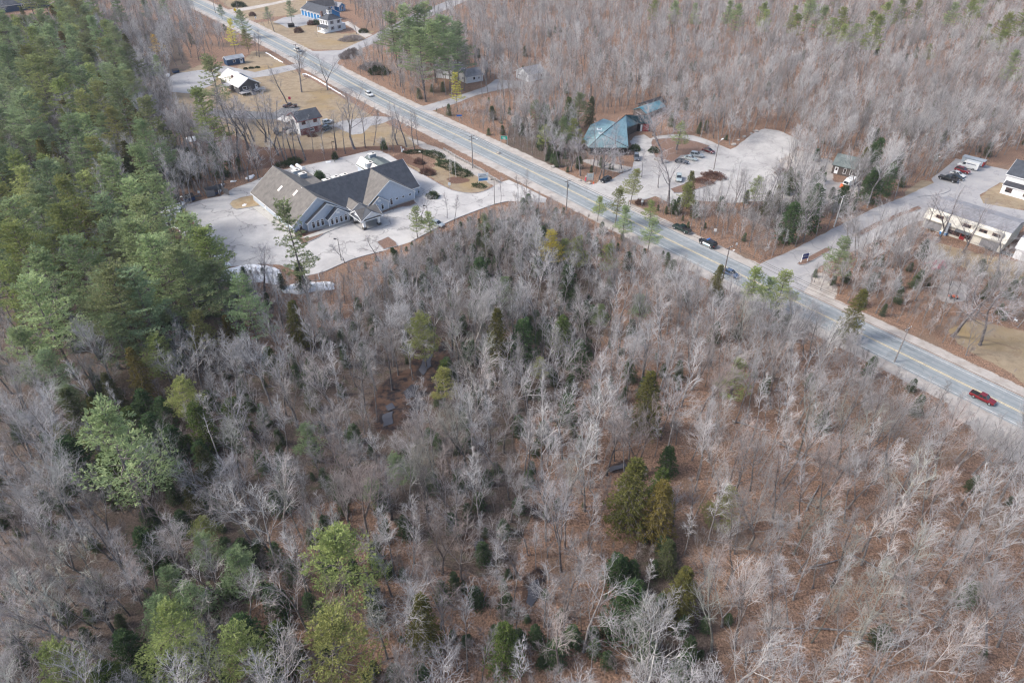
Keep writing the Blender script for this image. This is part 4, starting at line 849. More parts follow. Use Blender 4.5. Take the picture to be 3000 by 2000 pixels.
# cream apartment block with a broad grey roof
p = G(2700, 664); q = G(2928, 741); r_ = ang(p, q); L_ = math.dist(p, q)
ab = thing('apartment_block', 'long cream two storey apartment block with wide grey roof and recessed porches', 'building', p[0], p[1], 0, r_)
mb = MB(); mb.box(0, L_, 0, 13, 0, 2.7); mb.build('wall', 'siding_cream', ab)
mb = MB(); mb.slab([(-.4, -.5, 3.0), (L_ + .4, -.5, 3.0), (L_ + .4, 1.4, 5.4), (-.4, 1.4, 5.4)], .2); mb.build('steep_front_roof', 'siding_cream', ab)
mb = MB(); mb.slab([(-.4, 1.4, 5.42), (L_ + .4, 1.4, 5.42), (L_ + .4, 7.0, 6.6), (-.4, 7.0, 6.6)], .2); mb.slab([(-.4, 7.0, 6.6), (L_ + .4, 7.0, 6.6), (L_ + .4, 13.5, 5.2), (-.4, 13.5, 5.2)], .2); mb.build('roof', 'shingle_pale', ab)
mb = MB(); mb.box(-.2, L_ + .2, 1.55, 12.8, 2.7, 5.2); mb.build('upper_wall', 'siding_cream', ab)
def dorm(x, z=3.6, ww=2.0, hh=1.1, y=.15):
    window(ab, x, y, z, ww, hh, 'y-', frame_m='chimney_brick', fr=.12, mull=1)
mb = MB()
for x in (.17, .52, .72, .88): mb.box(L_ * x - 1.6, L_ * x + 1.6, .16, 1.6, 3.2, 5.0)
mb.build('dormer', 'siding_cream', ab)
for x in (.17, .52, .72, .88): dorm(L_ * x)
for x, w__ in ((.13, .22), (.85, .22)):
    mb = MB(); mb.box(L_ * (x - w__ / 2), L_ * (x + w__ / 2), -.03, -.01, .15, 2.35); mb.build('porch_opening', 'shingle_pale', ab)
for x in (.36, .58, .44): window(ab, L_ * x, 0, .8, 1.7, 1.1, 'y-', frame_m='chimney_brick', fr=.12, mull=1)
door(ab, L_ * .52, 0, .1, 1.3, 2.1, 'y-', 'door_red')
mb = MB(); mb.slab([(L_ * .42, -1.4, 2.5), (L_ * .60, -1.4, 2.5), (L_ * .60, 0, 3.1), (L_ * .42, 0, 3.1)], .12); mb.build('entrance_hood', 'tarp_grey', ab)
mb = MB(); mb.box(L_ * .30, L_ * .335, -.9, 0, 0, 3.6); mb.build('party_wall', 'hvac_side', ab)
for k_, x in enumerate((.11, .15, .84, .88)):
    q_ = Vector((L_ * x, -1.0)); cr, sr = math.cos(r_), math.sin(r_); wx, wy = p[0] + q_.x * cr - q_.y * sr, p[1] + q_.x * sr + q_.y * cr
    t = thing('patio_table', ['left', 'second', 'third', 'right'][k_] + ' small dark table under an apartment porch', 'table', wx, wy, 0, r_, 'porch furniture'); mb = MB(); mb.tube((0, 0, .7), (0, 0, .75), .5, .5, 10); mb.build('table_top', 'tarp_grey', t); mb = MB(); mb.tube((0, 0, 0), (0, 0, .7), .06, .06, 6); mb.build('leg', 'dark_metal', t)
for k_, (u, v, m_) in enumerate(((2757, 686, 'bin_blue'), (2768, 689, 'bin_blue'), (2773, 683, 'orange_paint'))):
    x, y = G(u, v); t = thing('storage_bin', ['left blue bin', 'right blue bin', 'orange bin'][k_] + ' on the grass by the cream apartments', 'bin', x, y, 0, .3, 'bins by the apartments'); mb = MB(); mb.hexa([(-.4, -.3, 0), (.4, -.3, 0), (.4, .3, 0), (-.4, .3, 0)], [(-.5, -.4, .9), (.5, -.4, .9), (.5, .4, .9), (-.5, .4, .9)]); mb.build('tub', m_, t, bevel=.04); mb = MB(); mb.box(-.55, .55, -.45, .45, .9, .98); mb.build('lid', 'white_paint', t)
p = G(2965, 755); ab2 = thing('second_apartment_block', 'second cream apartment block with round topped grey end at the right edge', 'building', p[0], p[1], 0, r_)
mb = MB(); mb.box(0, 26, 0, 12, 0, 3.0); mb.build('wall', 'siding_white', ab2); mb = MB(); mb.slab([(-.4, -.4, 3.0), (26, -.4, 3.0), (26, 1.4, 5.4), (-.4, 1.4, 5.4)], .2); mb.build('steep_roof', 'siding_white', ab2); mb = MB(); mb.slab([(-.4, 1.4, 5.42), (26, 1.4, 5.42), (26, 12, 6.4), (-.4, 12, 6.4)], .2); mb.build('roof', 'shingle_pale', ab2)
window(ab2, 3, .3, 3.7, 1.8, 1.1, 'y-', frame_m='chimney_brick', mull=1)
# ranch house, its neighbour and the garage in the upper middle
p = G(1307, 231); h4 = thing('ranch_house', 'low white house with porch half hidden by trunks across the road', 'house', p[0], p[1], 0, -.35)
gable_wing(h4, 0, 0, 12, 5, 3.0, 5.0, 'y', 'siding_white', 'shingle_pale', oh=.4, goh=.6); window(h4, 2.6, 0, 1.2, 1.2, 1.2, 'y-'); window(h4, 5, 4, 1.2, 1.2, 1.2, 'x+'); door(h4, -1, 0, .3, 1, 2.1, 'y-')
p = G(1367, 246); q = G(1415, 237); h5 = thing('cottage', 'small pale blue grey cottage behind bare trunks left of the garage', 'house', p[0], p[1], 0, ang(p, q))
gable_wing(h5, 4, 0, math.dist(p, q), 4, 3.0, 5.2, 'x', 'siding_white', 'shingle_pale', oh=.4, goh=.4); window(h5, 4, 0, 1.2, 1.2, 1.3, 'y-'); door(h5, 6.5, 0, .2, 1.0, 2.1, 'y-'); window(h5, 0, 3, 1.2, 1.2, 1.2, 'x-')
p = G(1548, 241); q = G(1596, 230); gr_ = thing('garage', 'white garage with grey roof and two doors at the end of the driveway', 'garage', p[0], p[1], 0, ang(p, q))
gable_wing(gr_, 4.5, 0, math.dist(p, q), 4.5, 3.2, 5.4, 'x', 'siding_white', 'shingle_pale', oh=.4, goh=.4); window(gr_, 7.5, 0, 1.2, .9, 1.1, 'y-')
for y in (2.4, 6.6): mb = MB(); mb.box(-.07, -.01, y - 1.4, y + 1.4, 0, 2.4); g_ = mb.build('garage_door', 'trim_white', gr_); window(g_, -.07, y, 1.6, 2.2, .4, 'x-', fr=.04)

# ------------------------------------------------------------------ vehicles
def car(kind, u, v, head, paint, label, name=None, cat=None, group='cars', z=0.03, world=None):
    """head = pixel the nose points to"""
    x, y = world if world else G(u, v); hx, hy = G(*head); a = math.atan2(hy - y, hx - x)
    dims = dict(sedan=(4.7, 1.82, 1.45), suv=(4.7, 1.9, 1.75), hatch=(4.2, 1.8, 1.5), pickup=(5.8, 2.0, 1.85), van=(6.2, 2.05, 2.6), big=(5.1, 2.0, 1.85))[kind]
    L, Wd, H = dims; t = thing(name or {'pickup': 'pickup_truck', 'van': 'cargo_van', 'suv': 'sport_utility_car', 'big': 'sport_utility_car'}.get(kind, 'parked_car'), label, cat or {'pickup': 'pickup truck', 'van': 'van'}.get(kind, 'car'), x, y, z, a, group)
    hw = Wd / 2; f, r = L / 2, -L / 2
    belt = {'sedan': .88, 'hatch': .92, 'suv': 1.05, 'big': 1.1, 'pickup': 1.08, 'van': 1.15}[kind]; g = {'pickup': .38, 'van': .32, 'suv': .30, 'big': .32}.get(kind, .24)
    nose = .72 if kind in ('sedan', 'hatch') else .85
    if kind == 'van': st = [(r, .98, g + .1, H - .12), (r + .15, 1, g, H - .02), (r + .6, 1, g, H), (f - 2.2, 1, g, H), (f - 1.75, .98, g, H - .15), (f - .95, .97, g, 1.25), (f - .3, .95, g, 1.05), (f, .86, g + .12, .85)]
    elif kind == 'pickup': st = [(r, .95, g + .1, belt - .04), (r + .1, 1, g, belt), (f - 1.6, 1, g, belt + .03), (f - .5, .97, g, belt - .02), (f - .12, .93, g, belt - .10), (f, .86, g + .14, nose)]
    else: st = [(r, .88, g + .16, belt - .12), (r + .14, .95, g + .02, belt - .02), (r + .7, 1, g, belt), (f - 1.5, 1, g, belt), (f - .5, .96, g, belt - .08), (f - .12, .90, g + .03, nose), (f, .78, g + .16, nose - .14)]
    mb = MB(); V = []; 
    for xx, ws, z0, z1 in st:
        w1 = hw * ws; zm = z0 + (min(z1, belt) - z0) * .55; top_in = .93 if kind != 'van' else .90
        V += [(xx, -w1 * .93, z0), (xx, -w1, zm), (xx, -w1 * top_in, z1), (xx, w1 * top_in, z1), (xx, w1, zm), (xx, w1 * .93, z0)]
    n_ = len(st); F = [tuple(range(6)), tuple(range(6 * n_ - 1, 6 * n_ - 7, -1))]
    for i in range(n_ - 1):
        for j in range(6): a_, b_ = i * 6 + j, i * 6 + (j + 1) % 6; F.append((a_, b_, b_ + 6, a_ + 6))
    if kind == 'pickup': pass
    mb.add(V, F); mb.build('body', paint, t, bevel=.045, smooth=False)
    # cabin: glass band under a painted roof
    if kind == 'van':
        m2 = MB(); m2.hexa([(f - 1.72, -hw * .86, H - .24), (f - 1.72, hw * .86, H - .24), (f - 1.0, hw * .9, 1.36), (f - 1.0, -hw * .9, 1.36)], [(f - 1.66, -hw * .86, H - .2), (f - 1.66, hw * .86, H - .2), (f - .95, hw * .9, 1.38), (f - .95, -hw * .9, 1.38)]); m2.build('windscreen', 'glass', t)
        for s_ in (-1, 1): m2 = MB(); m2.hexa([(f - 2.3, s_ * hw * .955, 1.35), (f - 1.2, s_ * hw * .965, 1.35), (f - 1.65, s_ * hw * .90, 2.05), (f - 2.3, s_ * hw * .90, 2.05)], [(f - 2.3, s_ * hw * 1.0, 1.35), (f - 1.2, s_ * hw * 1.0, 1.35), (f - 1.65, s_ * hw * .95, 2.05), (f - 2.3, s_ * hw * .95, 2.05)]); m2.build('side_window', 'glass', t)
    else:
        cb = dict(sedan=(r + .55, r + 1.35, f - 2.15, f - 1.25), hatch=(r + .12, r + .55, f - 2.1, f - 1.15), suv=(r + .12, r + .5, f - 2.2, f - 1.35), big=(r + .12, r + .45, f - 2.3, f - 1.5), pickup=(r + 2.0, r + 2.25, f - 2.35, f - 1.55))[kind]
        b0, t0, t1, b1 = cb; zt = H - .05; ww, wt = hw * .93, hw * .74
        m2 = MB(); m2.hexa([(b0, -ww, belt - .03), (b1, -ww, belt - .03), (b1, ww, belt - .03), (b0, ww, belt - .03)], [(t0, -wt, zt), (t1, -wt, zt), (t1, wt, zt), (t0, wt, zt)]); m2.build('cabin_glass', 'glass', t)
        m2 = MB(); m2.hexa([(t0 - .05, -wt - .03, zt - .02), (t1 + .05, -wt - .03, zt - .02), (t1 + .05, wt + .03, zt - .02), (t0 - .05, wt + .03, zt - .02)], [(t0 + .12, -wt + .1, H), (t1 - .12, -wt + .1, H), (t1 - .12, wt - .1, H), (t0 + .12, wt - .1, H)])
        for s_ in (-1, 1):
            for (xb, xt) in ((b1, t1), ((b0 + b1) / 2, (t0 + t1) / 2), (b0, t0)):
                m2.hexa([(xb - .06, s_ * (ww + .005), belt - .02), (xb + .06, s_ * (ww + .005), belt - .02), (xb + .06, s_ * (ww - .06), belt - .02), (xb - .06, s_ * (ww - .06), belt - .02)], [(xt - .06, s_ * (wt + .012), zt), (xt + .06, s_ * (wt + .012), zt), (xt + .06, s_ * (wt - .05), zt), (xt - .06, s_ * (wt - .05), zt)])
        m2.build('roof', paint, t)
        if kind == 'pickup': m2 = MB(); m2.box(r + .18, r + 1.95, -hw * .80, hw * .80, belt + .0, belt + .045); m2.build('cargo_bed', 'rubber', t)
    wr = {'pickup': .40, 'van': .37, 'suv': .37, 'big': .39}.get(kind, .33); wb = {'pickup': (f - .95, r + 1.2), 'van': (f - .9, r + 1.3)}.get(kind, (f - .9, r + .95))
    for xx in wb:
        for s_ in (-1, 1):
            m2 = MB(); m2.tube((xx, s_ * (hw - .20), wr), (xx, s_ * (hw + .02), wr), wr, wr, 14); wo = m2.build('wheel', 'rubber', t)
            m2 = MB(); m2.tube((xx, s_ * (hw + .02), wr), (xx, s_ * (hw + .035), wr), wr * .6, wr * .55, 10); m2.build('rim', 'rim', wo)
    for s_ in (-1, 1):
        m2 = MB(); zz = nose - .16 if kind != 'van' else .82; m2.box(f - .14, f + .01, s_ * hw * .66 - .17, s_ * hw * .66 + .17, zz - .07, zz + .09); m2.build('headlight', 'lamp_white', t)
        m2 = MB(); m2.box(r - .01, r + .1, s_ * hw * .76 - .12, s_ * hw * .76 + .12, belt - .32, belt - .10); m2.build('taillight', 'lamp_red', t)
    if kind == 'pickup':
        m2 = MB(); m2.box(r - .16, r + .02, -hw * .9, hw * .9, .45, .62); m2.build('bumper', 'steel', t)
    return t
road_ahead = lambda u, v, s_=1: (u + 100 * s_, v + 49 * s_)
def lane(u, s_):                                          # world point in a lane at pixel column u: s_=+1 far side, -1 near side
    best = min(range(len(RS) - 1), key=lambda i: abs(W(RS[i].x, RS[i].y)[0] - u)); 
    p = RS[best]; t = (RS[min(best + 1, len(RS) - 1)] - RS[max(best - 1, 0)]).normalized()
    du = u - W(p.x, p.y)[0]; q = p + t * (du / max(1e-6, (W(*(p + t))[0] - W(p.x, p.y)[0]))); return (q + Vector((-t.y, t.x)) * 2.2 * s_)[:]
WL = lane(1096, -1); up = W(*WL); car('suv', 0, 0, road_ahead(*up), 'car_white', 'white car driving down the main road past the lawn', world=WL, name='car', group='cars driving on the main road', z=.045)
car('pickup', 872, 150, (800, 118), 'car_white', 'white pickup waiting near the upper junction behind a bare tree', group='cars driving on the main road', z=.045)
car('pickup', 1997, 676, (1900, 632), 'car_green', 'dark green pickup stopped on the road shoulder facing uphill', group='cars driving on the main road', z=.045)
pc = car('big', 2073, 719, (1973, 672), 'car_black', 'black and white police car stopped behind the dark green pickup', name='police_car', cat='police car', group='cars driving on the main road', z=.045)
for s_ in (-1, 1):
    m2 = MB(); m2.hexa([(-1.35, s_ * .955, .45), (1.05, s_ * .955, .45), (1.05, s_ * .93, 1.04), (-1.35, s_ * .93, 1.04)], [(-1.35, s_ * 1.015, .45), (1.05, s_ * 1.015, .45), (1.05, s_ * .985, 1.04), (-1.35, s_ * .985, 1.04)]); d_ = m2.build('white_doors', 'white_paint', pc)
    m2 = MB(); m2.box(-1.1, .8, s_ * 1.0 - .025, s_ * 1.0 + .025, .52, .62); m2.build('blue_stripe', 'aqua', d_)
m2 = MB(); m2.box(-.1, .25, -.62, .62, 1.85, 1.97); m2.build('light_bar', 'blue_sign', pc)
m2 = MB(); m2.box(2.5, 2.75, -.6, .6, .45, 1.0); m2.build('push_bar', 'dark_metal', pc)
WL = lane(2155, -1); up = W(*WL); car('sedan', 0, 0, road_ahead(*up), 'car_blue', 'blue grey sedan on the near lane behind thin trees', world=WL, name='car', group='cars driving on the main road', z=.045)
WL = lane(2890, -1); up = W(*WL); rp_ = car('pickup', 0, 0, road_ahead(*up), 'car_red', 'bright red pickup driving down the road at the right edge', world=WL, group='cars driving on the main road', z=.045); rp_.scale = (.80, .80, .80)
car('suv', 1864, 466, (1869, 520), 'car_grey', 'dark car parked at the lot edge by the teal building', group='cars in the gravel lot'); car('hatch', 1774, 531, (1730, 548), 'car_black', 'black hatchback leaving the gravel lot near the road', group='cars in the gravel lot')
car('suv', 1988, 527, (1989, 580), 'car_pale', 'pale green white car standing alone in the lot', group='cars in the gravel lot')
car('sedan', 1997, 478, (2030, 483), 'car_navy', 'front dark car of the row by the leafy island', group='cars in the gravel lot'); car('sedan', 2022, 468, (2058, 476), 'car_pale', 'second, pale car of the row by the leafy island', group='cars in the gravel lot'); car('suv', 2040, 459, (2078, 465), 'car_silver', 'silver blue car at the back of the row by the leafy island', group='cars in the gravel lot')
car('sedan', 2075, 446, (2110, 458), 'car_maroon', 'dark red car at the right end of the leafy island', group='cars in the gravel lot')
car('sedan', 1281, 660, (1320, 674), 'car_silver', 'silver car half hidden by small pines on the clinic driveway', name='parked_car', group='cars at the medical building')
vn = car('van', 2834, 493, (2760, 474), 'car_white', 'white cargo van at the back of the right parking row', group='cars in the right parking row')
for s_ in (-1, 1): m2 = MB(); m2.box(-2.3, .6, s_ * .985 - .012, s_ * .985 + .012, 1.75, 1.98); m2.build('blue_lettering_band', 'car_blue', vn)
car('suv', 2818, 505, (2880, 525), 'car_red', 'red car next to the white van', group='cars in the right parking row'); car('sedan', 2804, 515, (2870, 535), 'car_white', 'white sedan between the red car and the black sedan', group='cars in the right parking row')
car('sedan', 2800, 524, (2860, 542), 'car_black', 'black sedan beside the black pickup', group='cars in the right parking row'); car('pickup', 2776, 529, (2700, 508), 'car_black', 'black pickup at the near end of the right parking row', group='cars in the right parking row')
x, y = G(2848, 483); a = ang(G(2834, 493), G(2760, 474)); t = thing('box_trailer', 'grey topped trailer with a red rear parked beyond the white van', 'trailer', x, y, .02, a, 'cars in the right parking row')
mb = MB(); mb.box(-3.0, 3.4, -1.2, 1.2, .6, 2.2); mb.build('body', 'hvac_side', t, bevel=.03); mb = MB(); mb.box(-3.4, -3.01, -1.2, 1.2, .6, 2.2); mb.build('rear_door', 'trim_red', t); mb = MB(); mb.box(-3.5, 3.5, -1.3, 1.3, 2.2, 2.35); mb.build('roof', 'hvac_side', t)
for xx in (-.6, .5):
    for s_ in (-1, 1): m2 = MB(); m2.tube((xx, s_ * 1.0, .36), (xx, s_ * 1.25, .36), .36, .36, 12); m2.build('wheel', 'rubber', t)
car('suv', 960, 379, (1000, 368), 'car_grey', 'grey car parked at the right end of the brick house', group='cars around the brick house'); car('suv', 961, 362, (1000, 352), 'car_white', 'pale car under a canopy behind the brick house corner', group='cars around the brick house')
car('suv', 846, 385, (880, 372), 'tarp_grey', 'dark covered car left of the brick house', group='cars around the brick house'); car('pickup', 850, 315, (810, 317), 'car_brown', 'rusty brown truck at the end of the dark driveway', group='cars around the brick house')
def boat(u, v, hd, m1, m2_, lab, L=5.5):
    x, y = G(u, v); t = thing('boat', lab, 'boat', x, y, 0, ang((x, y), G(*hd)), 'things around the brick house'); st = [(-L / 2, .95, .5, 1.3), (0, 1.1, .45, 1.35), (L * .3, .8, .55, 1.45), (L / 2, .06, 1.0, 1.55)]
    V = []; 
    for xx, w_, z0, z1 in st: V += [(xx, -w_ * .5, z0), (xx, -w_, z1), (xx, w_, z1), (xx, w_ * .5, z0)]
    F = [(0, 1, 2, 3), (15, 14, 13, 12)] + [(i * 4 + j, i * 4 + (j + 1) % 4, i * 4 + 4 + (j + 1) % 4, i * 4 + 4 + j) for i in range(3) for j in range(4)]
    mb = MB(); mb.add(V, F); mb.build('hull', m1, t); mb = MB(); mb.hexa([(-L / 2 + .2, -.85, 1.33), (L * .3, -.7, 1.4), (L * .3, .7, 1.4), (-L / 2 + .2, .85, 1.33)], [(-L / 2 + .4, -.3, 1.9), (L * .2, -.3, 1.8), (L * .2, .3, 1.8), (-L / 2 + .4, .3, 1.9)]); mb.build('cover', m2_, t)
    mb = MB(); mb.box(-L * .4, L * .6, -.06, .06, .35, .45); [mb.tube((-.3, s_ * .8, .32), (-.3, s_ * 1.0, .32), .32, .32, 10) for s_ in (-1, 1)]; mb.build('trailer', 'rubber', t)
boat(811, 393, (812, 430), 'tarp_grey', 'tarp_grey', 'boat under a dark grey cover left of the brick house'); boat(853, 393, (880, 380), 'boat_white', 'boat_white', 'small white boat before the corner of the brick house', 3.6)
x, y = G(838, 366); t = thing('lean_to_shelter', 'pale sheet roof shelter left of the brick house', 'shelter', x, y, 0, -.6); mb = MB(); mb.slab([(-3, -1.6, 2.0), (3, -1.6, 2.0), (3, 1.6, 2.7), (-3, 1.6, 2.7)], .08); mb.build('roof', 'boat_white', t)
for a_, b_ in ((-2.9, -1.5), (2.9, -1.5), (-2.9, 1.5), (2.9, 1.5)): mb = MB(); mb.tube((a_, b_, 0), (a_, b_, 1.95 if b_ < 0 else 2.55), .05, .05, 6); mb.build('post', 'steel', t)
# tanks, dumpsters, enclosure
for k_, (u, v) in enumerate(((863.5, 502.5), (880, 498))):
    x, y = G(u, v); t = thing('gas_tank', ['left', 'right'][k_] + ' white cylindrical gas tank behind the medical building', 'gas tank', x, y, 0, CA + PI / 2, 'white gas tanks')
    NS = 24; mb = MB(); pr_ = [(-2.6, .02), (-2.5, .35), (-2.2, .55), (2.2, .55), (2.5, .35), (2.6, .02)]; V = [(a, r * math.cos(2 * PI * j / NS), 1.05 + r * math.sin(2 * PI * j / NS)) for a, r in pr_ for j in range(NS)]
    mb.add(V, [(i * NS + j, i * NS + (j + 1) % NS, (i + 1) * NS + (j + 1) % NS, (i + 1) * NS + j) for i in range(5) for j in range(NS)]); mb.build('tank', 'white_paint', t, smooth=True)
    for a in (-1.7, 1.7): mb = MB(); mb.box(a - .15, a + .15, -.45, .45, 0, .62); mb.build('foot', 'white_paint', t)
    mb = MB(); mb.box(-2.9, -2.7, -.55, .55, 0, 1.9); mb.build('guard_post', 'white_paint', t)
def dumpster(u, v, hd, mat, lab, L=2.2, Wd=1.4, H=1.4):
    x, y = G(u, v); t = thing('dumpster', lab, 'dumpster', x, y, .02, ang((x, y), G(*hd)), 'dumpsters'); mb = MB()
    mb.hexa([(-L / 2, -Wd / 2 + .15, .15), (L / 2, -Wd / 2 + .15, .15), (L / 2, Wd / 2, .15), (-L / 2, Wd / 2, .15)], [(-L / 2, -Wd / 2, H * .75), (L / 2, -Wd / 2, H * .75), (L / 2, Wd / 2, H), (-L / 2, Wd / 2, H)]); mb.build('bin', mat, t, bevel=.03)
    mb = MB(); mb.slab([(-L / 2 - .05, -Wd / 2 - .08, H * .76), (L / 2 + .05, -Wd / 2 - .08, H * .76), (L / 2 + .05, Wd / 2, H + .06), (-L / 2 - .05, Wd / 2, H + .06)], .05); mb.build('lid', 'dark_metal', t)
    for a in (-L / 2 + .2, L / 2 - .2): mb = MB(); mb.box(a - .08, a + .08, -.4, .4, 0, .15); mb.build('foot', 'dark_metal', t)
dumpster(556, 589, (590, 580), 'plastic_blue', 'dark blue dumpster beside the snow at the lot corner', 3.0, 2.0, 1.9); dumpster(854, 80, (874, 78), 'rubber', 'black dumpster on the farmhouse lot', 3.4, 2.0, 1.9); dumpster(516, 214, (540, 210), 'plastic_blue', 'dark blue dumpster at the back parking lot', 2.8, 1.8, 1.7); dumpster(630, 571, (660, 562), 'plastic_blue', 'dumpster inside the grey wooden enclosure', 1.8, 1.3, 1.4)
p = G(609, 580); q = G(640, 573); r_ = ang(p, q); L_ = 5.2
t = thing('bin_enclosure', 'weathered grey wooden dumpster enclosure with one open gate', 'enclosure', p[0], p[1], 0, r_)
for a, b_, c_, d_ in ((0, .12, 0, 3.4), (L_ - .12, L_, 0, 3.4), (.13, L_ - .13, 3.28, 3.4)): mb = MB(); mb.box(a, b_, c_, d_, .05, 2.1); mb.build('panel', 'fence_wood', t)
mb = MB(); mb.box(.14, 2.4, -.02, .08, .1, 2.1); mb.build('gate', 'fence_wood', t); mb = MB(); mb.hexa([(L_, 0, .1), (L_ + .1, 0, .1), (L_ + .9, -2.0, .1), (L_ + .8, -2.0, .1)], [(L_, 0, 2.1), (L_ + .1, 0, 2.1), (L_ + .9, -2.0, 2.1), (L_ + .8, -2.0, 2.1)]); mb.build('gate', 'fence_wood', t)
x, y = G(575, 581); t = thing('guard_rail', 'low grey wooden rails between the dumpster and the enclosure', 'rail', x, y, 0, r_); 
for yy in (0, .8): mb = MB(); mb.box(-1.6, 1.6, yy - .06, yy + .06, .35, .6); mb.build('rail', 'fence_wood', t)
mb = MB(); [mb.box(a - .07, a + .07, yy - .05, yy + .05, 0, .35) for a in (-1.5, 0, 1.5) for yy in (0, .8)]; mb.build('post', 'fence_wood', t)
# lamp posts of the medical building
def lamp(u, v, vt, lab, arm=(1, -.2), pale=False):
    x, y = G(u, v); h = max(5.0, min(9.0, hgt(u, v, vt))); t = thing('lamp_post', lab, 'lamp post', x, y, 0, math.atan2(arm[1], arm[0]), 'lamp posts of the medical building')
    mb = MB(); mb.tube((0, 0, .5), (0, 0, h), .085, .065, 8); mb.build('pole', 'dark_metal', t); mb = MB(); mb.tube((0, 0, 0), (0, 0, .5), .22, .2, 10); mb.build('base', 'concrete', t)
    mb = MB(); mb.box(.06, .55, -.04, .04, h - .08, h); mb.build('arm', 'dark_metal', t); mb = MB(); mb.box(.5, 1.15, -.2, .2, h - .12, h + .06); mb.build('lamp_head', 'hvac_top' if pale else 'dark_metal', t, bevel=.02)
for a in [(539, 632, 577, 'lamp post by the snow pile at the left lot corner', (1, .3), True), (628, 738, 665, 'lamp post at the left lot edge before the pines', (1, .3)), (1000, 762, 701, 'front lamp post on the near lot edge', (-1, .3)), (1254, 650, 614, 'lamp post between the small pines on the driveway', (-1, .3)),
          (1448.6, 599, 527, 'lamp post at the driveway mouth', (-1, .5)), (1241.5, 506, 444.7, 'lamp post beside the brown lawn shrubs', (-1, .3), True), (981, 476, 413.5, 'lamp post at the back edge of the lot', (1, -.6)), (759, 527, 469, 'lamp post behind the left wing', (.3, -1))]: lamp(*a)
# utility poles and wires
POLES = []
def pole(u, v, vt, lab, arms=1, lampa=None, tr=False, mat='bark', hmin=8, cross=2.4):
    x, y = G(u, v); h = max(hmin, min(13.5, hgt(u, v, vt))); t = thing('utility_pole', lab, 'utility pole', x, y, 0, ROT, 'wooden utility poles')
    mb = MB(); mb.tube((0, 0, -.2), (0, 0, h), .17, .12, 9); mb.build('pole', mat, t)
    for k_ in range(arms): mb = MB(); mb.box(-cross / 2, cross / 2, -.06, .06, h - .35 - k_ * .9, h - .2 - k_ * .9); ca_ = mb.build('crossarm', 'fence_wood', t); m3 = MB(); [m3.tube((a, 0, h - .2 - k_ * .9), (a, 0, h + .02 - k_ * .9), .05, .04, 6) for a in (-cross * .45, 0.35, cross * .45)]; m3.build('insulator', 'white_paint', ca_)
    if tr: mb = MB(); mb.tube((.32, 0, h - 2.3), (.32, 0, h - 1.2), .25, .25, 10); mb.build('transformer', 'hvac_side', t)
    if lampa: mb = MB(); mb.tube((0, 0, h - 2.2), (lampa * 1.8, 0, h - 1.6), .04, .03, 6); ar = mb.build('lamp_arm', 'steel', t); mb = MB(); mb.box(lampa * 1.8 - .1, lampa * 1.8 + .55, -.14, .14, h - 1.68, h - 1.52); mb.build('street_lamp_head', 'white_paint', ar)
    POLES.append((x, y, h)); return t
rd_ = (RS[20] - RS[19]).normalized(); ROT = math.atan2(rd_.y, rd_.x) + PI / 2
pole(876, 190, 129, 'pole with lamp behind the many-stemmed lawn tree', 1, 1); pole(1385, 493, 397, 'double pole with street lamp at the stone wall', 2, 1); pole(1659, 618, 528, 'pole with transformer opposite the gravel lot mouth', 1, None, True); pole(2118, 815, 723, 'leaning brown pole in front of the blue grey sedan', 1, 1, False, 'pine_bark')
pole(2620, 1060, 960, 'pole hidden among thin trees by the lower road', 1)
NP_ = len(POLES)
pole(2443, 665, 574, 'pale pole in front of the dark firs on the side road', 1, None, False, 'birch_bark'); pole(2722, 518, 453, 'pole with transformer near the right parking row', 1, 1, True); pole(632, 40, 18, 'pole on the far roadside near the top', 1); pole(552, 36, -20, 'tall dark pole at the top left of the road', 1, None, False, 'pine_bark'); pole(696, 27, -30, 'thin pole beside the yellow road sign', 0, None, False, 'pine_bark')
def wires(seq, lab, offs=(-1.1, 0.35, 1.1), dz=0.0):
    for k_, o_ in enumerate(offs):
        mb = MB(); n2 = 8
        for (a, b_) in zip(seq[:-1], seq[1:]):
            d = Vector((b_[0] - a[0], b_[1] - a[1])); nrm = Vector((-d.y, d.x)).normalized() * o_; sag = d.length * .018; pv = None
            for i in range(n2 + 1):
                t = i / n2; q = (a[0] + d.x * t + nrm.x, a[1] + d.y * t + nrm.y, a[2] + (b_[2] - a[2]) * t - sag * 4 * t * (1 - t) + dz)
                if pv: mb.tube(pv, q, .03, .03, 3)
                pv = q
        o = mb.build('power_line', 'dark_metal'); tag(o, f"{['first', 'second', 'third', 'fourth', 'fifth'][k_]} of the {lab}", 'power line', None, None); o['group'] = lab
wires(POLES[:NP_], 'overhead wires along the main road'); wires([POLES[3], POLES[NP_], POLES[NP_ + 1], (POLES[NP_ + 1][0] + 60, POLES[NP_ + 1][1] + 60, 11)], 'overhead wires along the side road', (-1.1, -.5, .2, .8, 1.1))
# light mast in the gravel lot
x, y = G(2091, 497); t = thing('lot_light', 'tall brown pole with a long white lamp in the gravel lot', 'lamp post', x, y, 0, .8); h = hgt(2091, 497, 415); mb = MB(); mb.tube((0, 0, 0), (0, 0, h), .15, .11, 8); mb.build('pole', 'pine_bark', t); mb = MB(); mb.tube((0, 0, h - .3), (1.9, 0, h + .3), .06, .05, 6); mb.build('arm', 'steel', t); mb = MB(); mb.box(1.5, 2.7, -.2, .2, h + .2, h + .38); mb.build('lamp_head', 'white_paint', t)
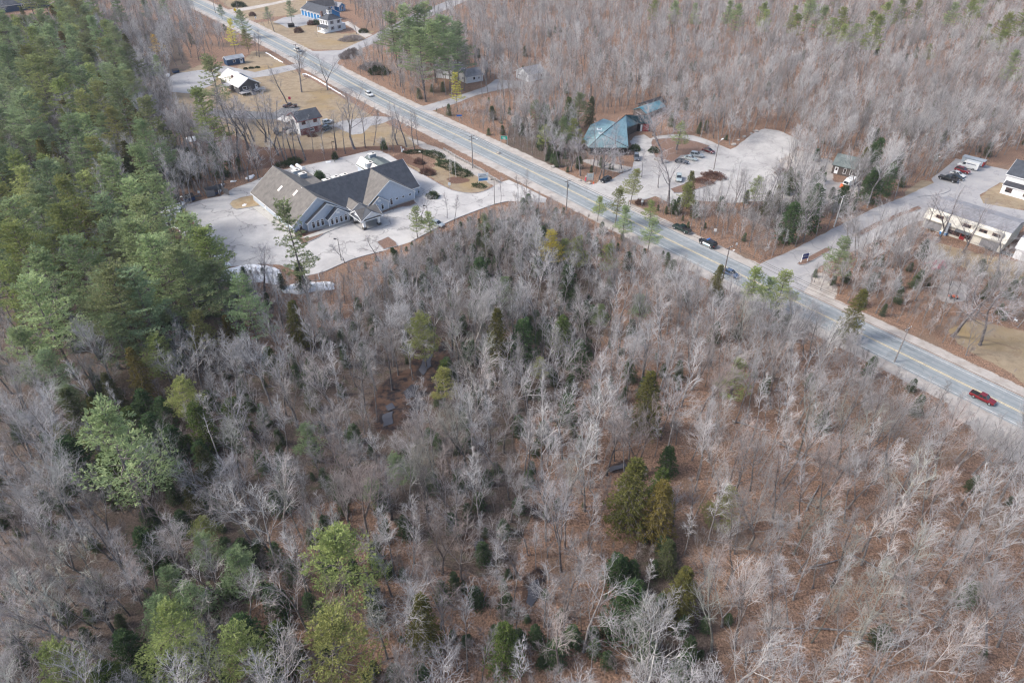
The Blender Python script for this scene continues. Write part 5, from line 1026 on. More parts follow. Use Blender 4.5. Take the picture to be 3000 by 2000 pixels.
# signs
def sign(u, v, w_, h, z, mat, lab, a=0.0, posts=1, pm='steel', name='road_sign', shape='rect', extra=None, group='signs'):
    x, y = G(u, v); t = thing(name, lab, 'sign', x, y, 0, a, group); mb = MB()
    if shape == 'diamond': mb.add([(0, -.03, z), (w_ / 2, -.03, z + h / 2), (0, -.03, z + h), (-w_ / 2, -.03, z + h / 2), (0, .03, z), (w_ / 2, .03, z + h / 2), (0, .03, z + h), (-w_ / 2, .03, z + h / 2)], [(0, 1, 2, 3), (7, 6, 5, 4), (0, 4, 5, 1), (1, 5, 6, 2), (2, 6, 7, 3), (3, 7, 4, 0)])
    else: mb.box(-w_ / 2, w_ / 2, -.035, .035, z, z + h)
    pn = mb.build('panel', mat, t)
    for i in range(posts):
        xx = 0 if posts == 1 else (-w_ / 2 - .08 if i == 0 else w_ / 2 + .08); m2 = MB(); m2.box(xx - .07, xx + .07, .04 if posts == 1 else -.07, .13 if posts == 1 else .07, 0, z + h * (.9 if posts == 1 else 1.08)); m2.build('post', pm, t)
    if extra:
        for (x0, x1, z0, z1, mm, nm) in extra: m2 = MB(); m2.box(x0 * w_, x1 * w_, -.055, -.036, z + z0 * h, z + z1 * h); m2.build(nm, mm, pn)
    return t
cs = sign(1416, 536, 3.0, 2.6, .7, 'white_paint', 'large white and blue clinic sign on two white posts', .25, 2, 'trim_white', 'clinic_sign', extra=[(-.46, .46, .56, .60, 'car_navy', 'dark_stripe'), (-.46, .46, .30, .37, 'aqua', 'blue_stripe'), (-.46, .46, .06, .28, 'bin_blue', 'blue_panel'), (-.34, .30, .70, .80, 'hvac_side', 'faded_lettering')])
sign(1477, 424, 2.2, 1.3, 1.9, 'green_sign', 'green road sign with white border across the road', -.2, 2, 'steel', extra=[(-.48, .48, .93, .98, 'line_white', 'border'), (-.48, .48, .02, .07, 'line_white', 'border'), (-.30, .22, .50, .66, 'line_white', 'blurred_lettering'), (-.2, .25, .22, .36, 'line_white', 'blurred_lettering')])
sign(1346, 358, 2.0, .6, 2.2, 'blue_sign', 'small bright blue road sign at the wood edge', .15, 1)
sign(2355, 768, 1.9, 1.5, 1.0, 'navy_sign', 'navy and white sign on the narrow road island', .35, 2, 'trim_white', 'entrance_sign', extra=[(-.48, .48, .46, .52, 'line_white', 'white_line'), (-.30, .1, .64, .72, 'line_white', 'blurred_lettering')])
sign(1728, 533, 2.0, 2.4, .5, 'siding_cream', 'pale wooden notice board by the gravel lot mouth', .2, 2, 'deck_wood', 'notice_board', extra=[(-.30, .36, .45, .85, 'car_pale', 'faded_picture')])
sign(2093, 690, .8, .9, 1.2, 'white_paint', 'small white sign in the wood behind the police car', -.1); sign(1880, 604, .7, .8, 1.2, 'white_paint', 'small white sign at the lot mouth below the conical pine', 0); sign(2156, 727, .5, .6, 1.0, 'white_paint', 'small white sign right of the police car', 0)
sign(1317, 551, .8, 1.0, .9, 'white_paint', 'small white sign at the clinic driveway bend', .1); sign(586, 577, .7, .7, 1.3, 'white_paint', 'small white sign between the dumpsters', .1); sign(692, 46, 2.2, 2.2, 2.0, 'yellow_sign', 'yellow diamond road sign near the farm lane', .3, 1, shape='diamond')
sign(750, 60, .9, 1.0, 1.0, 'white_paint', 'white board by the farmhouse driveway', .2)
x, y = G(1716, 529); t = thing('red_flag_marker', 'small red and white figure shaped marker beside the notice board', 'marker', x, y, 0, 0); mb = MB(); mb.tube((0, 0, 0), (0, 0, 1.3), .28, .16, 8); mb.build('red_body', 'tarp_red', t); mb = MB(); mb.tube((0, 0, 1.3), (0, 0, 1.6), .16, .12, 8); mb.build('white_top', 'white_paint', t)
for k_, (u, v, lab) in enumerate(((1739, 538, 'red and white traffic cone near the black hatchback'), (1868, 505, 'orange cone at the boulders'))):
    x, y = G(u, v); t = thing('traffic_cone', lab, 'cone', x, y, 0, 0, 'traffic cones'); mb = MB(); mb.tube((0, 0, .05), (0, 0, .8), .22, .04, 10); mb.build('cone', 'orange_paint', t); mb = MB(); mb.box(-.3, .3, -.3, .3, 0, .05); mb.build('base', 'tarp_red', t)
x, y = G(1178, 446); t = thing('lawn_ornament', 'white bird shaped ornament on a stand behind the medical building', 'ornament', x, y, 0, 0); mb = MB(); mb.tube((0, 0, 0), (0, 0, .9), .35, .2, 8); mb.tube((.3, 0, .9), (.8, 0, 1.0), .3, .2, 8); mb.build('body', 'white_paint', t); mb = MB(); mb.tube((-.1, 0, .9), (-.2, 0, 1.9), .12, .2, 8); mb.build('neck', 'white_paint', t)
# the stone wall along the clinic lawn
SWP = Q(1300, 330, 0.19133, [(0, 570), (180, 680), (330, 760), (420, 800), (480, 840), (600, 900), (660, 960), (760, 1020), (860, 1080)]); sw_ = [Vector(G(*p)) for p in SWP]
e = thing('stone_wall', 'low dry stone wall between the clinic lawn and the main road', 'wall', sw_[4].x, sw_[4].y, 0, 0); mb = MB()
for a, b_ in zip(sw_[:-1], sw_[1:]):
    n2 = int((b_ - a).length / .45)
    for i in range(n2):
        for lv in range(2):
            c_ = a.lerp(b_, (i + .5 * lv + rnd.uniform(-.2, .2)) / n2) - sw_[4]; s_ = rnd.uniform(.16, .30); cz = .2 + lv * .35
            mb.hexa([(c_.x + dx * s_ * rnd.uniform(.8, 1.3) + rnd.uniform(-.1, .1), c_.y + dy * s_ * rnd.uniform(.8, 1.3), cz - s_ * .8) for dx, dy in ((-1, -1), (1, -1), (1, 1), (-1, 1))], [(c_.x + dx * s_ * rnd.uniform(.6, 1.1), c_.y + dy * s_ * rnd.uniform(.6, 1.1), cz + s_ * rnd.uniform(.5, .9)) for dx, dy in ((-1, -1), (1, -1), (1, 1), (-1, 1))])
mb.build('stones', 'stone', e)
def rocks(pts, lab, r0=.5):
    for k_, (u, v) in enumerate(pts):
        x, y = G(u, v); r = r0 * rnd.uniform(.7, 1.4); bm = bmesh.new(); bmesh.ops.create_icosphere(bm, subdivisions=2, radius=r)
        for vv in bm.verts: vv.co = Vector((vv.co.x * 1.25, vv.co.y, vv.co.z * .7)) * (1 + .16 * math.sin(vv.co.x * 5 / r + k_) * math.cos(vv.co.y * 4 / r + k_ * 2))
        me = bpy.data.meshes.new('boulder'); bm.to_mesh(me); bm.free(); me.materials.append(M['stone']); o = bpy.data.objects.new('boulder', me); link(o); o.location = (x, y, r * .3)
        tag(o, f"{ORD0[k_]} boulder from the left {lab}", 'boulder', 'boulders ' + lab)
ORD0 = ['first', 'second', 'third', 'fourth', 'fifth', 'sixth', 'seventh', 'eighth', 'ninth']
rocks([(1816, 505), (1824, 503), (1832, 501), (1840, 498)], 'at the gravel lot bend', .7); rocks([(1925, 468), (1932, 471), (1940, 474), (1948, 476)], 'on the edge of the leafy island', .7); rocks([(1700, 529), (1712, 534), (1725, 539)], 'in the row under the notice board', .5)
rocks([(2150, 425), (2163, 412), (2180, 402), (2200, 392), (2215, 386)], 'along the upper lot edge', .6); rocks([(1190, 370), (1460, 450), (1620, 490)], 'scattered along the road verge', .5)
# red tent, orange tractor, bucket truck, white garden things, mailbox, people free
x, y = G(2738, 782); t = thing('tarp_tent', 'faded red tarp tent under the bare trees', 'tent', x, y, 0, .2); mb = MB(); mb.slab([(-2.4, -1.6, .3), (2.4, -1.6, .3), (2.0, 0, 2.1), (-2.0, 0, 2.1)], .05); mb.slab([(-2.0, 0, 2.1), (2.0, 0, 2.1), (2.4, 1.6, .3), (-2.4, 1.6, .3)], .05); mb.build('tarp', 'tarp_red', t); mb = MB(); [mb.tube((a, 0, 0), (a, 0, 2.05), .04, .04, 6) for a in (-2, 0, 2)]; mb.build('pole', 'steel', t)
x, y = G(2790, 873); t = thing('garden_tractor', 'small orange garden tractor on the leaves beside the gravel patch', 'tractor', x, y, 0, -.3); mb = MB(); mb.hexa([(-.1, -.35, .4), (1.1, -.35, .4), (1.1, .35, .4), (-.1, .35, .4)], [(-.1, -.32, .95), (1.0, -.28, .85), (1.0, .28, .85), (-.1, .32, .95)]); mb.build('hood', 'orange_paint', t, bevel=.03); mb = MB(); mb.box(-1.0, -.15, -.5, .5, .45, .62); mb.build('fender', 'orange_paint', t); mb = MB(); mb.box(-.8, -.35, -.25, .25, .62, .75); mb.box(-.85, -.78, -.25, .25, .7, 1.15); mb.build('seat', 'rubber', t)
for a, r, w__ in ((-.6, .42, .6), (.8, .26, .45)):
    for s_ in (-1, 1): mb = MB(); mb.tube((a, s_ * (w__ - .1), r), (a, s_ * (w__ + .12), r), r, r, 12); mb.build('wheel', 'rubber', t)
mb = MB(); mb.tube((-.2, 0, .9), (-.4, 0, 1.2), .02, .02, 5); mb.tube((-.40, 0, 1.2), (-.43, 0, 1.22), .18, .18, 10); mb.build('steering_wheel', 'rubber', t)
x, y = G(2484, 545); t = thing('bucket_truck', 'white truck with orange loader bucket in front of the shed', 'truck', x, y, .02, ang(G(2484, 545), G(2462, 556))); mb = MB(); mb.hexa([(-3.2, -1.1, .6), (.6, -1.1, .6), (.6, 1.1, .6), (-3.2, 1.1, .6)], [(-3.2, -1.1, 2.4), (.6, -1.1, 2.4), (.6, 1.1, 2.4), (-3.2, 1.1, 2.4)]); mb.build('box_body', 'white_paint', t, bevel=.08)
mb = MB(); mb.hexa([(.7, -1.0, .5), (2.3, -1.0, .5), (2.3, 1.0, .5), (.7, 1.0, .5)], [(.7, -.9, 2.2), (1.8, -.9, 2.1), (1.8, .9, 2.1), (.7, .9, 2.2)]); mb.build('cab', 'white_paint', t, bevel=.08); mb = MB(); mb.hexa([(1.86, -.8, 1.3), (2.06, -.8, 1.3), (2.06, .8, 1.3), (1.86, .8, 1.3)], [(1.7, -.75, 2.0), (1.86, -.75, 2.0), (1.86, .75, 2.0), (1.7, .75, 2.0)]); mb.build('windscreen', 'glass', t)
mb = MB(); mb.hexa([(2.5, -1.2, .1), (3.3, -1.2, .1), (3.3, 1.2, .1), (2.5, 1.2, .1)], [(2.4, -1.2, 1.1), (2.7, -1.2, 1.1), (2.7, 1.2, 1.1), (2.4, 1.2, 1.1)]); mb.build('plow', 'orange_paint', t)
for a in (-2.2, 1.5):
    for s_ in (-1, 1): mb = MB(); mb.tube((a, s_ * .85, .45), (a, s_ * 1.12, .45), .45, .45, 12); mb.build('wheel', 'rubber', t)
x, y = G(2974, 942); t = thing('garden_chair', 'white plastic garden chair on the right lawn', 'chair', x, y, 0, .5); mb = MB(); mb.box(-.3, .3, -.3, .3, .42, .48); mb.build('seat', 'white_paint', t); mb = MB(); mb.hexa([(-.3, .25, .48), (.3, .25, .48), (.3, .3, .48), (-.3, .3, .48)], [(-.3, .4, 1.1), (.3, .4, 1.1), (.3, .45, 1.1), (-.3, .45, 1.1)]); mb.build('backrest', 'white_paint', t)
for a in (-.27, .27):
    for b_ in (-.27, .27): mb = MB(); mb.tube((a, b_, 0), (a, b_, .42), .03, .03, 6); mb.build('leg', 'white_paint', t)
for k_, (u, v, lab) in enumerate(((809, 157, 'grey mailbox on a post by the ditch above the lawn'), (1110, 343, 'small mailbox at the brick house driveway'))):
    x, y = G(u, v); t = thing('mailbox', lab, 'mailbox', x, y, 0, .9, 'mailboxes'); mb = MB(); mb.box(-.06, .06, -.06, .06, 0, 1.05); mb.build('post', 'fence_wood', t); mb = MB(); mb.box(-.15, .15, -.3, .3, 1.05, 1.35); mb.build('box', 'hvac_side', t, bevel=.04)
x, y = G(850, 298); t = thing('yard_sign', 'small pink and white board by the large lawn tree', 'sign', x, y, 0, .3); mb = MB(); mb.box(-.5, .5, -.03, .03, .9, 2.0); mb.build('panel', 'tarp_red', t); mb = MB(); mb.box(-.03, .03, .03, .08, 0, 1.8); mb.build('post', 'fence_wood', t)
x, y = G(893, 225); t = thing('service_cabinet', 'white metal cabinet on the lawn beside the oval crowned tree', 'cabinet', x, y, 0, .4); mb = MB(); mb.box(-.9, .9, -.4, .4, .9, 1.3); mb.build('top_board', 'white_paint', t); mb = MB(); mb.box(-.7, -.5, -.1, .1, 0, .9); mb.box(.5, .7, -.1, .1, 0, .9); mb.build('leg', 'white_paint', t)

# ------------------------------------------------------------------ tree prototypes
class Seg:
    def __init__(s): s.a = []; s.b = []; s.ra = []; s.rb = []; s.k = []
    def add(s, a, b_, ra, rb, k): s.a.append(a); s.b.append(b_); s.ra.append(ra); s.rb.append(rb); s.k.append(k)
def seg_geo(A, B, RA, RB, k):
    A = np.array(A); B = np.array(B); D = B - A; L = np.linalg.norm(D, axis=1, keepdims=True) + 1e-9; D = D / L
    up = np.where(np.abs(D[:, 2:3]) > 0.9, np.array([[1.0, 0, 0]]), np.array([[0, 0, 1.0]]))
    X = np.cross(D, up); X /= np.linalg.norm(X, axis=1, keepdims=True) + 1e-9; Yv = np.cross(D, X)
    th = np.arange(k) * 2 * np.pi / k; c_ = np.cos(th)[None, :, None]; s_ = np.sin(th)[None, :, None]
    ring = X[:, None, :] * c_ + Yv[:, None, :] * s_
    V = np.concatenate([A[:, None, :] + ring * np.array(RA)[:, None, None], B[:, None, :] + ring * np.array(RB)[:, None, None]], 1)
    n_ = len(A); base = (np.arange(n_) * 2 * k)[:, None, None]
    i = np.arange(k); F = np.stack([i, (i + 1) % k, (i + 1) % k + k, i + k], 1)[None] + base
    return V.reshape(-1, 3), F.reshape(-1, 4)
def seg_mesh(name, seg, mats):
    V = []; F = []; off = 0
    for k in sorted(set(seg.k)):
        ix = [i for i, kk in enumerate(seg.k) if kk == k]
        v, f = seg_geo([seg.a[i] for i in ix], [seg.b[i] for i in ix], [seg.ra[i] for i in ix], [seg.rb[i] for i in ix], k)
        V.append(v); F.append(f + off); off += len(v)
    return np.concatenate(V), np.concatenate(F)
def unit(v): return v / (np.linalg.norm(v) + 1e-9)
def rotv(v, ax, a):
    ax = unit(ax); return v * math.cos(a) + np.cross(ax, v) * math.sin(a) + ax * np.dot(ax, v) * (1 - math.cos(a))

def deciduous(seed, H=15.0, form='vase', twig_r=0.0115, dens=1.0):
    R = random.Random(seed); T = Seg(); C = Seg()
    def line(p, d, L, r0, r1, n_, wob, upb, seg, k):
        pts = [(p.copy(), r0)]
        for i in range(n_):
            d = unit(d + np.array([R.gauss(0, wob), R.gauss(0, wob), R.gauss(0, wob) * 0.6 + upb]))
            q = p + d * (L / n_); ra = r0 + (r1 - r0) * i / n_; rb = r0 + (r1 - r0) * (i + 1) / n_
            seg.add(p, q, ra, rb, k); p = q; pts.append((p.copy(), rb))
        return pts, d
    def at(pts, t):
        f = t * (len(pts) - 1); i = min(int(f), len(pts) - 2); u = f - i
        return pts[i][0] * (1 - u) + pts[i + 1][0] * u, pts[i][1] * (1 - u) + pts[i + 1][1] * u, unit(pts[i + 1][0] - pts[i][0])
    def side(d, ang, az):
        o = np.cross(d, np.array([0.3, 0.1, 1.0])); o = unit(o) if np.linalg.norm(o) > 0.05 else np.array([1.0, 0, 0])
        return unit(rotv(rotv(d, o, ang), d, az))
    P = dict(vase=(0.34, 10, 33, 0.38, 0.06, 0.075), oak=(0.28, 9, 50, 0.38, 0.03, 0.12), pole=(0.42, 16, 38, 0.20, 0.06, 0.07), birch=(0.35, 12, 26, 0.30, 0.08, 0.06),
             round=(0.22, 12, 44, 0.40, 0.05, 0.11), snag=(0.45, 9, 70, 0.10, 0.0, 0.2))[form]
    fork, nl, ang, ll, up, wob = P
    r0 = H * (0.0125 if form != 'pole' else 0.008)
    stems = []
    lean = np.array([R.gauss(0, 0.05), R.gauss(0, 0.05), 1.0])
    if form in ('vase', 'birch', 'round') and R.random() < 0.55:
        hb = H * R.uniform(0.18, 0.42); pts, d = line(np.zeros(3), unit(lean), hb, r0, r0 * 0.8, 4, 0.03, 0.02, T, 7)
        for s_ in range(R.choice([2, 2, 3])):
            dd = side(d, math.radians(R.uniform(12, 26)), R.uniform(0, 2 * PI)); p2, _ = line(pts[-1][0], dd, H * R.uniform(0.84, 1.0) - hb, r0 * 0.6, r0 * 0.07, 8, 0.05, 0.05, T, 6)
            stems.append((p2, 0.1))
        nl = int(nl * 0.62)
    else:
        p2, _ = line(np.zeros(3), unit(lean), H * 0.97, r0, r0 * 0.07, 12, 0.035 if form != 'oak' else 0.06, 0.02, T, 7); stems.append((p2, fork))
    for pts, st in stems:
        az = R.uniform(0, 6)
        for i in range(nl):
            t = st + (0.97 - st) * ((i + R.uniform(0.1, 0.9)) / nl); p, r, d = at(pts, t); az += 2.4 + R.uniform(-.4, .4)
            a = math.radians(ang * (1.12 - 0.55 * t) + R.uniform(-9, 9)); L = H * ll * (1.12 - 0.80 * t) * R.uniform(0.75, 1.15)
            if form in ('round', 'oak'): L *= 0.65 + 0.9 * math.sin(PI * min(1, t * 1.05))**0.7 * 0.6
            dd = side(d, a, az)
            if form == 'snag' and R.random() < 0.5: L *= 0.5
            lp, _ = line(p, dd, L, max(r * 0.52, 0.030), 0.018, 7, wob, up, T if L > H * 0.3 else C, 5 if L > H * 0.3 else 4)
            n2 = max(3, int((4.0 + L * 0.85) * dens)) if form != 'snag' else 2
            for j in range(n2):
                u = 0.22 + 0.76 * (j + R.uniform(0, 1)) / n2; p3, r3, d3 = at(lp, min(u, .99)); L2 = L * 0.50 * (1.15 - 0.7 * u) * R.uniform(.7, 1.25)
                d4 = side(d3, math.radians(R.uniform(26, 50)), R.uniform(0, 2 * PI)); p4, _ = line(p3, d4, L2, max(r3 * 0.6, 0.020), twig_r, 4, wob * 0.8, up * 0.9, C, 3)
                n3 = max(2, int((2.0 + L2 * 2.1) * dens)) if form != 'snag' else 1
                for q in range(n3):
                    u3 = 0.15 + 0.85 * (q + R.uniform(0, 1)) / n3; p5, r5, d5 = at(p4, min(u3, .99)); L3 = (0.35 + L2 * 0.42) * R.uniform(.6, 1.3)
                    d6 = side(d5, math.radians(R.uniform(25, 55)), R.uniform(0, 2 * PI)); p6, _ = line(p5, d6, L3, twig_r * 1.05, twig_r * 0.6, 2, wob, up, C, 3)
                    for e in range(1 if dens >= 1 else 1):
                        p7, r7, d7 = at(p6, R.uniform(0.25, .9)); d8 = side(d7, math.radians(R.uniform(25, 50)), R.uniform(0, 2 * PI))
                        C.add(p7, p7 + d8 * L3 * R.uniform(.4, .75), twig_r * 0.8, twig_r * 0.5, 3)
    # root flare
    T.add(np.array([0, 0, -0.3]), np.array([0, 0, 0.35]), r0 * 1.5, r0 * 1.0, 7)
    return T, C

def blades(P, D, n_, L, Wd, R, spread=0.9, up=0.2, flat=1.0):
    """n_ narrow needles-sprays at every point P, leaning along D"""
    P = np.repeat(np.array(P), n_, 0); D = np.repeat(np.array(D), n_, 0); N = len(P)
    d = D + R.normal(0, spread, (N, 3)) * np.array([1, 1, flat]); d[:, 2] += up; d /= np.linalg.norm(d, axis=1, keepdims=True) + 1e-9
    s_ = np.cross(d, R.normal(0, 1, (N, 3))); s_ /= np.linalg.norm(s_, axis=1, keepdims=True) + 1e-9
    l = L * R.uniform(0.6, 1.3, (N, 1)); ww = Wd * R.uniform(0.7, 1.3, (N, 1)); P = P + R.normal(0, L * 0.28, (N, 3)) * np.array([1, 1, 0.35 + 0.65 * flat * .6])
    V = np.stack([P - s_ * ww * 0.35, P + s_ * ww * 0.35, P + d * l * 0.7 + s_ * ww * .5, P + d * l * 0.8 - s_ * ww * .5], 1).reshape(-1, 3)
    F = np.arange(N * 4).reshape(-1, 4)
    return V, F
def conifer(seed, H=20.0, form='pine', full=1.0):
    R = random.Random(seed); NR = np.random.RandomState(seed); T = Seg(); P = []; D = []
    r0 = H * 0.011; lean = np.array([R.gauss(0, .02), R.gauss(0, .02), 0])
    axis = lambda z: np.array([lean[0] * z + 0.12 * math.sin(z * .5 + seed), lean[1] * z, z])
    n_ = 12
    for i in range(n_): T.add(axis(H * i / n_), axis(H * (i + 1) / n_), r0 * (1 - i / n_) + .02, r0 * (1 - (i + 1) / n_) + .02, 7)
    T.add(np.array([0, 0, -.3]), np.array([0, 0, .2]), r0 * 1.5, r0, 7)
    if form == 'pine': z = H * R.uniform(0.22, 0.36); dz = 1.15; width = H * R.uniform(0.23, 0.29)
    elif form == 'tall': z = H * 0.30; dz = 1.5; width = H * 0.22
    elif form == 'spruce': z = H * 0.14; dz = 0.6; width = H * 0.23
    else: z = H * 0.06; dz = 0.45; width = H * 0.30
    pine = form in ('pine', 'tall')
    ph = R.uniform(0, 6)
    while z < H * 0.985:
        t = z / H
        if pine: prof = (0.30 * max(0.0, 1 - ((t - .45) / .60) ** 2) ** .5 + 0.70 * (1.10 - t) * 1.35) if t > 0.45 else 0.72 + 0.55 * t
        else: prof = (1.02 - t) ** (0.8 if form == 'spruce' else 0.7) * (0.65 + 0.35 * min(1, t / 0.25))
        nb = R.choice([4, 5, 6]) if pine else R.choice([6, 7, 8])
        for b_ in range(nb):
            az = ph + b_ * 2 * PI / nb + R.uniform(-.35, .35)
            L = width * prof * (R.uniform(0.4, 1.3) if pine else R.uniform(0.75, 1.12)) + 0.25
            if pine and R.random() < (0.16 if form == 'pine' else 0.3) and t < .85: L *= 0.4
            d = np.array([math.cos(az), math.sin(az), (0.06 + 0.8 * t ** 3) if pine else (-0.22 + 0.55 * t ** 2)]); d = unit(d)
            p = axis(z + R.uniform(-dz, dz) * .3); m_ = max(2, int(L / 0.8)); rr = max(0.03, L * 0.018)
            side_ = np.array([-math.sin(az), math.cos(az), 0])
            for i in range(m_):
                dd = unit(d + np.array([0, 0, (0.10 + 0.30 * (i / m_) ** 2) if pine else (-0.10 + 0.30 * (i / m_) ** 2)]) + side_ * R.gauss(0, .08)); q = p + dd * (L / m_)
                T.add(p, q, rr * (1 - i / m_) + .012, rr * (1 - (i + 1) / m_) + .012, 3)
                f = (i + 1) / m_
                if f > (0.42 if pine else 0.12):
                    wd = (L * 0.34 * math.sin(PI * min(1, f * 0.80 + 0.16)) + 0.12) if pine else L * 0.30 * (1.1 - f) + 0.12
                    ns = max(1, int(wd / 0.34))
                    for s_ in (-1, 1):
                        for j in range(ns):
                            o = wd * (j + 1) / ns; pp = p + (q - p) * R.random() + side_ * (s_ * o) + dd * (o * 0.45) + np.array([0, 0, (0.12 if pine else -0.10) * o])
                            P.append(pp); D.append(unit(dd + side_ * s_ * 0.7))
                    P.append(p + (q - p) * .5 + np.array([0, 0, .06])); D.append(dd)
                p = q
            P.append(p); D.append(dd)
        ph += 1.1; z += dz * R.uniform(0.7, 1.25) * (1.0 if t < .75 or not pine else 0.6)
    P.append(axis(H)); D.append(np.array([0, 0, 1.0]))
    if pine: V, F = blades(P, D, int(7 * full), 0.42, 0.12, NR, 0.75, 0.30, 0.5)
    else: V, F = blades(P, D, int(7 * full), 0.34 if form == 'spruce' else 0.26, 0.10, NR, 0.55, -0.02)
    return T, V, F, r0

class Proto: pass
def finish(name, T, crownVF, bark, leafmat, H):
    p = Proto(); p.H = H; V, F = seg_mesh(name, T, bark)
    p.trunk = mesh_np(name + '_trunk', V, F, [bark]); cv, cf = crownVF
    p.crown = mesh_np(name + '_crown', cv, cf, [leafmat])
    Va = np.concatenate([V, cv]); Fa = np.concatenate([F, cf + len(V)])
    p.whole = (name + '_whole', Va, Fa, [bark, leafmat], np.concatenate([np.zeros(len(F)), np.ones(len(cf))]))
    return p
def dproto(seed, H, form, bark='bark', leaf='twigs', **k):
    T, C = deciduous(seed, H, form, **k); return finish('bare_' + form, T, seg_mesh('c', C, leaf), bark, leaf, H)
def cproto(seed, H, form, leaf, full=1.0):
    T, V, F, r0 = conifer(seed, H, form, full); return finish(form, T, (V, F), 'pine_bark', leaf, H)
BARE = [dproto(1, 17, 'vase'), dproto(2, 18, 'vase'), dproto(3, 17, 'vase'), dproto(4, 16, 'oak'), dproto(5, 17, 'oak'), dproto(6, 16, 'round'),
        dproto(7, 16, 'round'), dproto(8, 15, 'pole'), dproto(9, 16, 'pole'), dproto(10, 17, 'vase'), dproto(17, 16, 'pole'), dproto(61, 18, 'pole'), dproto(62, 17, 'vase'), dproto(63, 15, 'round'), dproto(64, 17, 'oak')]
FORMW = dict(vase='upright', oak='spreading', round='round-crowned', pole='slender')
BFORM = ['upright', 'upright', 'upright', 'spreading', 'spreading', 'round-crowned', 'round-crowned', 'slender', 'slender', 'upright', 'slender', 'slender', 'upright', 'round-crowned', 'spreading']
BIRCH = [dproto(11, 13, 'birch', 'birch_bark', 'birch_bark', dens=0.55), dproto(12, 13, 'birch', 'birch_bark', 'birch_bark', dens=0.55)]
SNAG = [dproto(13, 11, 'snag', 'birch_bark', 'birch_bark'), dproto(14, 12, 'snag', 'birch_bark', 'birch_bark')]
PINE = [cproto(21, 22, 'pine', 'pine_needles'), cproto(22, 23, 'pine', 'pine_needles'), cproto(23, 20, 'pine', 'pine_needles'), cproto(24, 24, 'tall', 'pine_needles'), cproto(25, 21, 'pine', 'pine_needles')]
SPRUCE = [cproto(31, 17, 'spruce', 'spruce_needles'), cproto(32, 16, 'spruce', 'spruce_needles'), cproto(33, 15, 'spruce', 'spruce_needles')]
FIR = [cproto(41, 9, 'fir', 'fir_needles'), cproto(42, 10, 'fir', 'fir_needles'), cproto(43, 8, 'fir', 'fir_needles')]
SAP = [dproto(51, 6, 'birch', 'brush', 'brush', dens=0.8, twig_r=0.012), dproto(52, 5, 'vase', 'brush', 'brush', dens=0.8, twig_r=0.012), dproto(53, 7, 'pole', 'brush', 'brush', dens=0.9, twig_r=0.012)]

def plant(pr, x, y, h, label, cat, name, group=None, rz=None, color=(1, 1, 1, 1), lean=(0, 0), wide=1.0, z=-0.03):
    e = thing(name, label, cat, x, y, z, rnd.uniform(0, 6.28) if rz is None else rz, group)
    s_ = h / pr.H; e.scale = (s_ * wide, s_ * wide, s_); e.rotation_euler.x = lean[0]; e.rotation_euler.y = lean[1]
    t = bpy.data.objects.new('trunk', pr.trunk); link(t, e); t.color = (1, 1, 1, 1)
    c_ = bpy.data.objects.new('crown', pr.crown); link(c_, e); c_.color = color
    if color != (1, 1, 1, 1) and cat == 'bare tree': t.color = color
    return e
def scatter(name, protos, pts, kindlabel=None):
    """one countless mass: points (x,y,h,rz,wide,proto,lx,ly) instancing shared meshes"""
    objs = []
    for pr in protos:
        me = mesh_np(*pr.whole); o = bpy.data.objects.new(name + '_source', me); objs.append(o)
    me = bpy.data.meshes.new(name); n_ = len(pts); A = np.array(pts, dtype=np.float32)
    me.vertices.add(n_); me.vertices.foreach_set('co', np.stack([A[:, 0], A[:, 1], np.full(n_, -0.03)], 1).astype(np.float32).ravel())
    def fa(nm, typ, arr, f='value'):
        at = me.attributes.new(nm, typ, 'POINT'); at.data.foreach_set(f, arr.ravel())
    fa('idx', 'INT', A[:, 5].astype(np.int32))
    sc = np.array([A[i, 2] / protos[int(A[i, 5])].H for i in range(n_)], dtype=np.float32)
    fa('scl', 'FLOAT_VECTOR', np.stack([sc * A[:, 4], sc * A[:, 4], sc], 1).astype(np.float32), 'vector')
    fa('rot', 'FLOAT_VECTOR', np.stack([A[:, 6], A[:, 7], A[:, 3]], 1).astype(np.float32), 'vector')
    o = bpy.data.objects.new(name, me); COL.objects.link(o)
    ng = bpy.data.node_groups.new(name, 'GeometryNodeTree'); ng.interface.new_socket('Geometry', in_out='INPUT', socket_type='NodeSocketGeometry')
    ng.interface.new_socket('Geometry', in_out='OUTPUT', socket_type='NodeSocketGeometry')
    gi = ng.nodes.new('NodeGroupInput'); go = ng.nodes.new('NodeGroupOutput'); ip = ng.nodes.new('GeometryNodeInstanceOnPoints')
    jn = ng.nodes.new('GeometryNodeJoinGeometry')
    def named(nm, typ):
        a = ng.nodes.new('GeometryNodeInputNamedAttribute'); a.data_type = typ; a.inputs[0].default_value = nm; return a.outputs[0]
    for ob in reversed(objs):
        gx = ng.nodes.new('GeometryNodeObjectInfo'); gx.inputs[0].default_value = ob; gx.inputs[1].default_value = True
        ng.links.new(gx.outputs['Geometry'], jn.inputs[0])
    ng.links.new(gi.outputs[0], ip.inputs['Points']); ng.links.new(jn.outputs[0], ip.inputs['Instance']); ip.inputs['Pick Instance'].default_value = True
    ng.links.new(named('idx', 'INT'), ip.inputs['Instance Index']); ng.links.new(named('scl', 'FLOAT_VECTOR'), ip.inputs['Scale'])
    er = ng.nodes.new('FunctionNodeEulerToRotation'); ng.links.new(named('rot', 'FLOAT_VECTOR'), er.inputs[0]); ng.links.new(er.outputs[0], ip.inputs['Rotation'])
    ng.links.new(ip.outputs[0], go.inputs[0])
    o.modifiers.new('scatter', 'NODES').node_group = ng
    return tag(o, kind='stuff')

